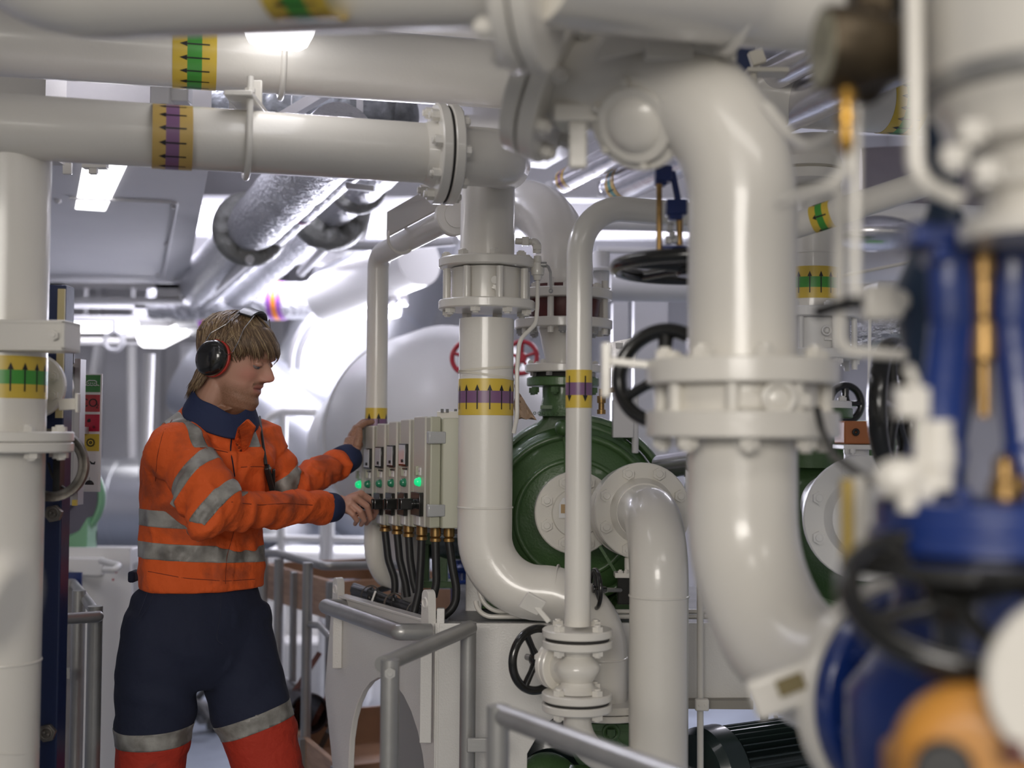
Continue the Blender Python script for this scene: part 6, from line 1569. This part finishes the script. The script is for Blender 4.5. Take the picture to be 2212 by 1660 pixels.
# placket edge: dark zip line
def on_front(px, y, off=.0): return P(px, y, MD) + FT * off
bvh = None
from mathutils.bvhtree import BVHTree
def tree_of(objs):
    vs, fs = [], []
    for o in objs:
        org = LOC[o.name]; k = len(vs); vs += [v.co + org for v in o.data.vertices]; fs += [[i + k for i in p.vertices] for p in o.data.polygons]
    return BVHTree.FromPolygons(vs, fs)
JT = tree_of([jk] + [c for c in jk.children])
def snap(px, py, lift=.001, tree=None):
    d = (P(px, py, 3.0) - CAM).normalized(); h = (tree or JT).ray_cast(CAM, d)
    return (h[0] + h[1] * lift if h[0] is not None else P(px, py, MD - .12)), (h[1] if h[0] is not None else -FT)
def seam(pts, r=.0016, m=NVF, name='seam', parent=jk, lift=.0006):
    out = []
    for (x0, y0), (x1, y1) in zip(pts, pts[1:]):
        n = max(1, int(math.hypot(x1 - x0, y1 - y0) / 7))
        for k in range(n): out.append(snap(x0 + (x1 - x0) * k / n, y0 + (y1 - y0) * k / n, lift)[0])
    out.append(snap(*pts[-1], lift)[0])
    for _ in range(2): out = [out[0]] + [(out[i - 1] + out[i] * 2 + out[i + 1]) / 4 for i in range(1, len(out) - 1)] + [out[-1]]
    mb = MB(); mb.tube(out, r, 6, flat=.6); return obj(name, mb, m, parent)
STI = mat('dark stitching', (.22, .035, .012), .8)
seam([(500, 948), (497, 975), (503, 1000), (507, 1030)], .0030, NVF, 'zip')
seam([(505, 1150), (498, 1175), (490, 1200), (487, 1240), (487, 1262)], .0012, STI)
seam([(372, 908), (352, 935), (340, 985), (336, 1040)], .0012, STI)
seam([(432, 968), (470, 973), (492, 978)], .0011, STI)
seam([(520, 1010), (555, 1008), (575, 1010)], .0011, STI)
seam([(500, 1085), (560, 1092), (620, 1088), (675, 1092)], .0010, STI)
seam([(320, 1235), (400, 1250), (487, 1256), (550, 1252)], .0010, STI)

# ---- collar
cn = (FT * .50 + UP * .87).normalized(); cr = RT; cf = cr.cross(cn); cf = cf if cf.dot(FT) > 0 else -cf
hc = P(483, 850, MD); lc = P(477, 908, MD)
mb = MB(); rs = []
rad = [(0, .110, .098), (.25, .104, .094), (.5, .095, .088), (.75, .088, .083), (.96, .084, .080), (1.0, .081, .077), (.9, .078, .074), (.5, .080, .074), (.1, .086, .080)]
for s, a, b in rad:
    c = lc.lerp(hc, s) + (V((0, 0, 0))); r_ = []
    for k in range(56):
        t = 2 * PI * k / 56; x, y = math.cos(t), math.sin(t)
        front = max(0, y) ** 6
        p = c + cr * x * a + cf * y * b * (1 + .15 * front) + cn * (-.012 * front * s)
        p += cn * (.0025 * math.sin(5 * t + s * 3)) * s
        r_.append(p)
    rs.append(r_)
mb.rings(rs, False, 0, True); obj('collar', mb, NVC, man, sharp=0, subsurf=1)
mb = MB(); 
fl = [snap(505, 952)[0], snap(518, 985)[0], snap(534, 965)[0], P(549, 922, MD - .13), P(533, 905, MD - .14), P(512, 925, MD - .15)]
c_ = sum(fl, V()) / 6
mb.add(fl + [p + V((.004, .012, 0)) for p in fl], [(5, 4, 3, 2, 1, 0), (6, 7, 8, 9, 10, 11)] + [(i, (i + 1) % 6, 6 + (i + 1) % 6, 6 + i) for i in range(6)]); obj('collar_flap', mb, ORF, man, bevel=.003)

# ---- cuffs
def cuff(c, d, r0, r1, L, name='cuff'):
    mb = MB(); mb.lathe(c, d, [(0, r0 * .92), (.004, r0), (L * .5, (r0 + r1) / 2 + .001), (L - .004, r1), (L, r1 * .96), (L, r1 * .8), (L * .5, r1 * .75), (0, r1 * .7)], 36)
    return obj(name, mb, NVC, man, sharp=0)
dR_ = (wr_r - el_r).normalized(); dL_ = (wr_l - el_l).normalized()
cuff(wr_r - dR_ * .032, dR_, .043, .041, .054)
cuff(wr_l - dL_ * .030, dL_, .045, .042, .057)
mb = MB(); q = wr_l - dL_ * .004 + V((-.012, -.043, .0)); mb.box(q, (.03, .005, .034), (dL_, V((.2, -1, 0)).normalized(), dL_.cross(V((.2, -1, 0)).normalized()))); obj('cuff_tab', mb, NVF, man, bevel=.003)

# ---- trousers
mb = MB()
mb.rings([ring(P(x, y, MD), a, b) for y, x, a, b in [(1238, 436, .142, .106), (1262, 432, .148, .112), (1285, 427, .163, .124), (1305, 424, .170, .130), (1350, 423, .176, .134), (1400, 428, .172, .130), (1440, 434, .14, .11), (1480, 438, .08, .07)]])
hipR, kneeR, ankR = P(356, 1330, MD - .05), P(322, 1700, MD - .04), P(306, 2090, MD + .05)
hipL, kneeL, ankL = P(494, 1320, MD + .05), P(588, 1690, MD + .04), P(618, 2070, MD + .20)
legR = [hipR, P(345, 1420, MD - .05), P(334, 1520, MD - .05), kneeR, ankR]; legL = [hipL, P(512, 1420, MD + .05), P(545, 1530, MD + .045), kneeL, ankL]
mb.tube(legR, [.106, .110, .103, .086, .070], 28); mb.tube(legL, [.104, .110, .106, .088, .070], 28)
tm = remeshed(mb, .009, 8, .5)
gR, gL = polydist(legR), polydist(legL)
def wt(p, n):
    d = .006 * mnoise.noise(p * 7) + .0035 * mnoise.noise(p * 17)
    for g in (gR, gL):
        s, dd = g(p)
        if dd < .13: d += .012 * max(0, mnoise.noise(V((p.x * 8 + p.z * 9, p.y * 8, p.z * 14)))) * (1 + math.exp(-((s - .48) / .08) ** 2))
    return d
displaced(tm, wt)
pR = P(329, 1586, MD - .05); pL = P(551, 1556, MD + .045)
uR = (kneeR - P(334, 1520, MD - .05)).normalized(); uL = (kneeL - P(512, 1420, MD + .05)).normalized()
uR = (uR + V((.10, 0, 0))).normalized(); uL = (uL + V((.05, 0, 0))).normalized()
near = lambda p: (p.x - (pR.x + pL.x) / 2 + (p.z - pR.z) * .05)
fb_R = lambda p, n: min(.0215 - abs((p - pR).dot(uR)), -near(p)); fb_L = lambda p, n: min(.0215 - abs((p - pL).dot(uL)), near(p))
fl_R = lambda p, n: min((p - pR).dot(uR) - .0, -near(p)); fl_L = lambda p, n: min((p - pL).dot(uL) - .0, near(p))
ps = cut(tm, [(fb_R, .0018), (fb_L, .0018), (fl_R, .0006), (fl_L, .0006)])
tr = put('trousers', ps[0], NVF, man)
for m_ in ps[1:3]:
    if m_ is not None: put('reflective_strip', m_, REF, tr)
for m_ in ps[3:]:
    if m_ is not None: put('lower_leg', m_, REDF, tr, label='red-orange lower leg')
TT = tree_of([tr])
def seam2(pts):
    global JT
    k = JT; JT = TT; o = seam(pts, .0011, mat('navy stitching', (.03, .035, .06), .8) if 'navy stitching' not in MATS else MATS['navy stitching'], 'seam', tr); JT = k
seam2([(478, 1262), (476, 1330), (466, 1385), (480, 1392)]); seam2([(330, 1250), (312, 1300), (300, 1330)]); seam2([(345, 1252), (322, 1310), (296, 1350)])
mb = MB(); q = P(290, 1245, MD + .02); mb.box(q, (.02, .06, .03)); obj('belt_loop', mb, NVF, tr, bevel=.006)
# boots
for a in (ankR, ankL):
    mb = MB(); c = V((a.x, a.y, 0)); rs = []
    for s, w_, h in ((-.08, .030, .07), (-.06, .042, .10), (0, .045, .11), (.07, .048, .075), (.14, .048, .06), (.185, .035, .045), (.2, .015, .03)):
        rs.append([c + V((.75, -.66, 0)) * s + V((.66, .75, 0)) * (math.cos(2 * PI * k / 18) * w_) + V((0, 0, h * .5 * (1 + math.sin(2 * PI * k / 18)))) for k in range(18)])
    mb.rings(rs); mb.tube([c + V((0, 0, .06)), c + V((0, 0, .2))], .052, 18); obj('boot', mb, BLACK, man)

# ---- head, neck, arms and hands: one continuous body
HS = 1.085
yaw, pit = math.radians(13), math.radians(17)
hx = V((math.cos(yaw) * math.cos(pit), -math.sin(yaw) * math.cos(pit), -math.sin(pit)))
hy = V((math.sin(yaw), math.cos(yaw), 0)); hz = hx.cross(hy); hz = hz if hz.z > 0 else -hz
HO = P(592, 822, MD - .02) - (hx * .1115 + hz * .085) * HS       # nose tip anchors the head
def H(x, y, z): return HO + (hx * x + hy * y + hz * z) * HS
ZF = [-.012, 0, .010, .025, .038, .047, .054, .061, .070, .080, .105, .119, .131, .148, .168, .189, .207, .219]
XF = [.045, .066, .081, .088, .0805, .0865, .0815, .088, .0825, .083, .0835, .0835, .0915, .0925, .084, .062, .032, .0]
ZB = [-.012, 0, .02, .05, .08, .12, .146, .170, .194, .212, .219]; XB = [.0, -.01, -.035, -.062, -.082, -.098, -.104, -.099, -.080, -.042, -.001]
ZW = [-.012, 0, .01, .03, .05, .08, .12, .148, .172, .194, .212, .219]; XW = [.014, .030, .041, .051, .058, .066, .0735, .0755, .070, .052, .027, .001]
def g(v, s): return math.exp(-(v / s) ** 2)
def head_local(phi, z, lift=0.0):
    z = z if z > .06 else .06 - (.06 - z) / 1.28
    f, b, w_ = np.interp(z, ZF, XF), np.interp(z, ZB, XB), np.interp(z, ZW, XW)
    c, s = math.cos(phi), math.sin(phi)
    x0 = b + (f - b) * .50
    if c > 0: x = x0 + (f - x0) * c ** .86
    else: x = x0 + (x0 - b) * -(abs(c) ** .95)
    y = w_ * s * (1 - .06 * max(0, c))
    x += lift * c; y += lift * s
    return x, y
def face_off(x, y, z):
    z = z if z > .06 else .06 - (.06 - z) / 1.28
    ay = abs(y)
    d = 0.0
    # nose
    t = np.interp(z, [.068, .072, .076, .081, .087, .093, .105, .117, .122], [0, .010, .020, .0275, .0295, .0270, .0175, .0050, 0])
    wn = np.interp(z, [.07, .08, .09, .105, .12], [.014, .0145, .0125, .0095, .008])
    d += t * math.exp(-abs(y / wn) ** 2.4)
    d += .008 * g(ay - .0135, .0055) * g(z - .0785, .006)
    d -= .0115 * g(ay - .031, .013) * g(z - .112, .011)
    d += .0045 * g(ay - .030, .018) * g(z - .131, .006)
    d += .0045 * g(ay - .044, .016) * g(z - .088, .018)
    d -= .004 * g(ay - .03, .009) * g(z - .058, .014)
    lipf = 1 - g(y, .021); 
    d -= lipf * .0045 * (g(z - .061, .006) + g(z - .047, .006)); d += lipf * .003 * g(z - .054, .004)
    d -= .0035 * g(z - .0542, .0016) * g(y, .022)
    return d
mb = MB(); rs = []
zs = list(np.linspace(-.032, .0, 10)) + list(np.linspace(.003, .135, 70)) + list(np.linspace(.14, .2185, 24))
NH = 110
for z in zs:
    r_ = []
    for k in range(NH):
        phi = 2 * PI * k / NH
        phi = phi - .35 * math.sin(phi)      # denser at the front
        x, y = head_local(phi, z)
        if math.cos(phi) > 0: x += face_off(x, y, z) * min(1, math.cos(phi) * 2.5)
        r_.append(H(x, y, z))
    rs.append(r_)
mb.rings(rs)
for s in (-1, 1):
    mb.sphere(H(.0705, s * .031, .1140), (.0130 * HS, .0140 * HS, .0085 * HS), 18, ax=(hx, hy, hz))     # upper lids
neck0 = P(474, 950, MD + .01)
mb.tube([H(-.025, 0, .075), H(-.02, 0, .03), H(-.03, 0, -.03), neck0], [.058, .062, .062, .075], 28)
mb.tube([H(.03, 0, .008), H(.0, 0, -.02), P(490, 905, MD)], [.040, .045, .05], 24)
mb.tube([neck0, P(445, 1100, MD), P(432, 1300, MD)], [.07, .09, .08], 20)
def chain(pts, rr): mb.tube(fillet(pts, .012, 4), rr, 12); mb.sphere(pts[0], rr[0], 12); mb.sphere(pts[-1], rr[-1], 12)
mb.tube([neck0, sh_r, el_r, wr_r - dR_ * .02], [.04, .045, .038, .030], 18)
mb.tube([neck0, sh_l, el_l, wr_l - dL_ * .02], [.04, .045, .038, .030], 18)
mb.tube([P(432, 1300, MD), hipR, kneeR, ankR], [.08, .06, .05, .04], 14); mb.tube([P(432, 1300, MD), hipL, kneeL, ankL], [.08, .06, .05, .04], 14)
# right hand: back of the hand toward the viewer, fingers curled down round the knob
mb.tube([wr_r - dR_ * .03, P(728, 1093, 3.63), P(742, 1090, 3.645)], [.026, .0265, .027], 18, flat=.9)
for (k0, k1, k2, k3, r0) in (
        ((748, 1099, 3.62), (762, 1112, 3.62), (771, 1125, 3.635), (767, 1133, 3.66), .0082),
        ((757, 1087, 3.63), (778, 1105, 3.63), (787, 1124, 3.65), (780, 1134, 3.675), .0094),
        ((768, 1076, 3.65), (793, 1094, 3.66), (800, 1120, 3.68), (791, 1131, 3.70), .0098),
        ((780, 1068, 3.68), (806, 1084, 3.70), (813, 1106, 3.73), (805, 1120, 3.745), .0094)):
    a, b, c, d = P(*k0), P(*k1), P(*k2), P(*k3)
    mb.tube([P(735, 1092, 3.64), a.lerp(P(740, 1090, 3.64), .4), a], [.018, .0165, r0 * 1.28], 14)
    mb.sphere(a, r0 * 1.3, 14)
    mb.tube([a, b], [r0 * 1.12, r0], 14); mb.sphere(b, r0 * 1.03, 12); mb.tube([b, c], [r0 * .98, r0 * .88], 14); mb.sphere(c, r0 * .9, 12); mb.tube([c, d], [r0 * .86, r0 * .74], 14); mb.sphere(d, r0 * .76, 12)
mb.tube([P(738, 1096, 3.665), P(764, 1106, 3.70), P(790, 1112, 3.735), P(803, 1104, 3.755)], [.016, .0125, .0105, .008], 14); mb.sphere(P(803, 1104, 3.755), .008, 12)
# left hand: palm on the cabinet end, fingers over its top
mb.tube([wr_l - dL_ * .03, P(758, 972, 3.87), P(765, 955, 3.885)], [.027, .0275, .03], 18)
for (k0, k1, k2, k3, r0) in (
        ((772, 926, 3.88), (790, 914, 3.90), (812, 911, 3.93), (833, 913, 3.95), .0092),
        ((769, 926, 3.91), (784, 912, 3.94), (803, 908, 3.97), (822, 910, 4.00), .0094),
        ((767, 929, 3.94), (780, 915, 3.97), (797, 910, 4.00), (812, 911, 4.03), .009),
        ((765, 934, 3.965), (776, 921, 3.995), (789, 915, 4.02), (800, 914, 4.04), .008)):
    a, b, c, d = P(*k0), P(*k1), P(*k2), P(*k3)
    mb.tube([P(764, 960, 3.885), a.lerp(P(764, 955, 3.89), .45), a], [.021, .020, r0 * 1.3], 14)
    mb.sphere(a, r0 * 1.32, 14)
    mb.tube([a, b], [r0 * 1.12, r0], 14); mb.sphere(b, r0 * 1.03, 12); mb.tube([b, c], [r0 * .98, r0 * .88], 14); mb.sphere(c, r0 * .9, 12); mb.tube([c, d], [r0 * .86, r0 * .72], 14); mb.sphere(d, r0 * .74, 12)
mb.tube([P(764, 975, 3.865), P(772, 962, 3.85), P(776, 945, 3.855), P(777, 930, 3.862)], [.018, .0135, .0115, .0085], 14); mb.sphere(P(777, 930, 3.862), .0085, 12)
bmsh = remeshed(mb, .0026, 2, .45)
ca_ = bmsh.color_attributes.new('tint', 'FLOAT_COLOR', 'POINT')
Minv = np.array([hx[:], hy[:], hz[:]]) / HS
co = np.empty(len(bmsh.vertices) * 3); bmsh.vertices.foreach_get('co', co); co = co.reshape(-1, 3)
L_ = (co - np.array(HO)) @ Minv.T
x, y, z = L_[:, 0], np.abs(L_[:, 1]), L_[:, 2]
z = np.where(z > .06, z, .06 - (.06 - z) / 1.28)
rng = np.random.RandomState(3)
col = np.tile(np.array([.52, .285, .20]), (len(x), 1))
def mix(mask, c): 
    global col
    m_ = np.clip(mask, 0, 1)[:, None]; col = col * (1 - m_) + np.array(c) * m_
front = np.clip((x - .02) / .03, 0, 1)
mix(.5 * np.exp(-((y - .045) / .02) ** 2 - ((z - .085) / .022) ** 2) * front, (.52, .17, .13))
mix(.55 * np.exp(-(y / .016) ** 2 - ((z - .085) / .014) ** 2) * (x > .08), (.52, .16, .12))
st = np.clip((.060 - z) / .02, 0, 1) * np.clip((x + .005) / .02, 0, 1) * (z > -.03) * (.55 + .3 * rng.rand(len(x)))
mix(st, (.21, .105, .055))
mix(.92 * np.exp(-((z - .0700 + y * .30) / .0058) ** 2) * (y < .027) * (x > .058), (.15, .075, .04))
mix(.8 * np.exp(-((z - .0545) / .0085) ** 2) * np.clip((.0235 - y) / .004, 0, 1) * (x > .066), (.42, .13, .11))
mix(.9 * np.exp(-((z - .0542) / .0016) ** 2) * (y < .022) * (x > .066), (.14, .04, .035))
mix(.7 * np.exp(-((z - .1325 + (y - .03) ** 2 * 6) / .0042) ** 2) * (y > .010) * (y < .052) * (x > .04), (.20, .12, .065))
mix(.5 * np.exp(-((z - .107) / .0018) ** 2) * np.exp(-((y - .031) / .012) ** 2) * (x > .05), (.14, .07, .05))
far = (np.linalg.norm(co - np.array(P(765, 1095, 3.65)), axis=1) < .16)
mix(far * .35, (.42, .20, .15))
ca_.data.foreach_set('color', np.c_[col, np.ones(len(x))].astype(np.float32).ravel())
body = put('body', bmsh, SKIN, man)
for s in (-1, 1):
    mb = MB(); mb.sphere(H(.0668, s * .031, .110), .0112 * HS, 20); obj('eye', mb, mat('eye white', (.22, .18, .17), .25) if 'eye white' not in MATS else MATS['eye white'], man)
    mb = MB(); d = (hx * .9 - hz * .32 + hy * s * .1).normalized(); mb.disc(H(.0668, s * .031, .110) + d * .0113 * HS, d, .0052, .0012, 20); obj('iris', mb, mat('iris', (.05, .09, .12), .15) if 'iris' not in MATS else MATS['iris'], man)

# ---- hair
rnd = random.Random(11)
def zend(phi):
    a = abs((phi + PI) % (2 * PI) - PI)       # 0 = front
    return np.interp(a, [0, .5, .9, 1.25, 1.55, 1.9, 2.3, 2.8, PI], [.160, .153, .135, .118, .100, .055, .010, -.008, -.010])
def hp(phi, z, lift):
    a_ = abs((phi + PI) % (2 * PI) - PI); lift += max(0, .07 - z) * .80 * max(0, min(1, (a_ - 1.5) / .5))
    zz = min(z, .2185); x, y = head_local(phi, zz, 0); n = V((math.cos(phi), math.sin(phi), 0)); up_ = max(0, (z - .16) / .07)
    return H(x + n.x * lift * (1 - .6 * up_), y + n.y * lift * (1 - .6 * up_), zz + lift * up_)
mb = MB(); rs = []
N = 72
for i in range(14):
    s = i / 13; r_ = []
    for k in range(N):
        phi = 2 * PI * k / N; z1 = zend(phi) + .004; z = .2185 - (.2185 - z1) * s ** 1.3
        r_.append(hp(phi, z, [.0075, .0075, .0075, .0075, .0075, .0075, .007, .0065, .006, .005, .004, .003, .002, .001][i]))
    rs.append(r_)
mb.rings(rs, True)
hair = obj('hair', mb, HAIR[0], man, sharp=0)
mb = MB()
for k in range(1900):
    phi = rnd.uniform(0, 2 * PI); ze = zend(phi) + rnd.uniform(-.014, .016) + .007 * math.sin(phi * 13 + 1)
    a = abs((phi + PI) % (2 * PI) - PI); n = 9
    swirl = (-.55 + .25 * math.sin(phi * 5) + rnd.uniform(-.12, .12)) * (1 if math.sin(phi) < 0 else -1) * (1 if a < 1.7 else -.5); l0 = rnd.uniform(.006, .013); z0 = .2185 - rnd.random() ** 1.5 * (.2185 - ze) * .45
    pts = []
    for i in range(n):
        s = i / (n - 1); z = z0 + (ze - z0) * s ** 1.15
        pts.append(hp(phi + swirl * (1 - s) * .9 * (1 if a < 2.4 else .4) + .05 * math.sin(6 * s + k), z, l0 * (1 - .55 * s) + (.003 if s > .9 and rnd.random() < .3 else 0)))
    if a > 1.9: pts[-1] += (-hx * .006 - hz * .004) * rnd.random() * HS
    w_ = rnd.uniform(.0011, .0024)
    mb.tube(pts, [w_ * .6, w_, w_, w_, w_, w_, w_ * .9, w_ * .6, w_ * .15], 5, mi=rnd.choice((0, 0, 1, 1, 1, 2, 2)))
# fringe falling over the brow
for k in range(170):
    phi = rnd.uniform(-1.15, .75); ze = rnd.uniform(.126, .164) - .012 * abs(phi) + .008 * math.sin(phi * 11)
    pts = [hp(phi - .5 + .5 * s, .197 + (ze - .197) * s, .011 - .003 * s) for s in np.linspace(0, 1, 8)]
    w_ = rnd.uniform(.001, .002); mb.tube(pts, [w_, w_, w_, w_, w_, w_ * .9, w_ * .6, w_ * .15], 5, mi=rnd.choice((0, 0, 0, 1, 1, 2)))
obj('hair_strands', mb, HAIR, man, sharp=0)

# ---- ear defenders
CUP = mat('black cup plastic', (.012, .012, .011), .18, coat=.6, bump=.5, bscale=60, dist=.002)
RED = mat('red cup ring', (.50, .03, .02), .4)
E0 = H(-.018, -.083, .098)
ed = MB()
ey = (-hy * .97 + hx * -.12).normalized(); ea = (hx * .2 + hz).normalized()
mb = MB(); mb.lathe(E0 + ey * .004, ey, [(0, .043), (.006, .044), (.018, .043), (.027, .037), (.032, .026), (.034, .004)], 44, hint=ea, sx=1.13); ear = obj('ear_defenders', mb, CUP, man, sharp=0)
mb = MB(); mb.lathe(E0 - ey * .006, ey, [(0, .040), (.002, .0455), (.009, .0455), (.011, .040)], 44, hint=ea, sx=1.13); obj('cushion_ring', mb, RED, ear)
E1 = H(-.018, .083, .098)
mb = MB(); mb.lathe(E1, -ey, [(-.01, .043), (.0, .045), (.014, .043), (.025, .030), (.028, .004)], 36, hint=ea, sx=1.13); obj('far_cup', mb, CUP, ear)
bandpts = []
for s in np.linspace(-1, 1, 11): bandpts.append(H(.012 - .004 * abs(s), s * .048, .2365 - .018 * s * s))
mb = MB(); rs = []
for p, s in zip(bandpts, np.linspace(-1, 1, 11)):
    t = V((0, 0, 0)); nrm_ = (hz + hy * s * .75).normalized(); wv = hx
    rs.append([p + wv * .022 + nrm_ * -.003, p + wv * .022 + nrm_ * .003, p - wv * .022 + nrm_ * .003, p - wv * .022 + nrm_ * -.003])
mb.rings(rs); obj('headband', mb, mat('black headband pad', (.022, .022, .022), .38, bump=.3, bscale=50, dist=.002), ear, bevel=.002)
for s in (-1, 1):
    e = E0 if s < 0 else E1
    for xo in (-.020, .020):
        mb = MB(); mb.tube([H(.012 + xo, s * .046, .224), H(.010 + xo * 1.15, s * .082, .188), H(-.004 + xo * (2.0 if xo > 0 else 1.8), s * .096, .155), H(-.010 + xo * 1.9, s * .094, .128), H(-.018 + xo * 1.6, s * .088, .112)], .0014, 8, .01); obj('wire', mb, CHROME, ear)

# ---- radio on the chest
q, nq = snap(578, 1045)
t = thing('radio', 'black handheld radio with long antenna clipped to the orange jacket chest', 'radio', q)
mb = MB(); mb.tube([snap(560, 905, .006)[0], snap(563, 960, .008)[0], snap(568, 1003, .010)[0]], [.0030, .0036, .0050], 10); obj('antenna', mb, BLACK, t)
mb = MB(); c0_, c1_ = snap(571, 1008, .008)[0], snap(584, 1060, .008)[0]; mb.bar(c0_, c1_, .014, .020, (0, -1, 0)); mb.bar(snap(584, 1012, .010)[0], snap(586, 1055, .008)[0], .008, .010, (0, -1, 0)); obj('body', mb, BLACK, t, bevel=.003)
mb = MB(); mb.sphere(snap(574, 1012, .012)[0], .006, 12); obj('knob', mb, DULLST, t)
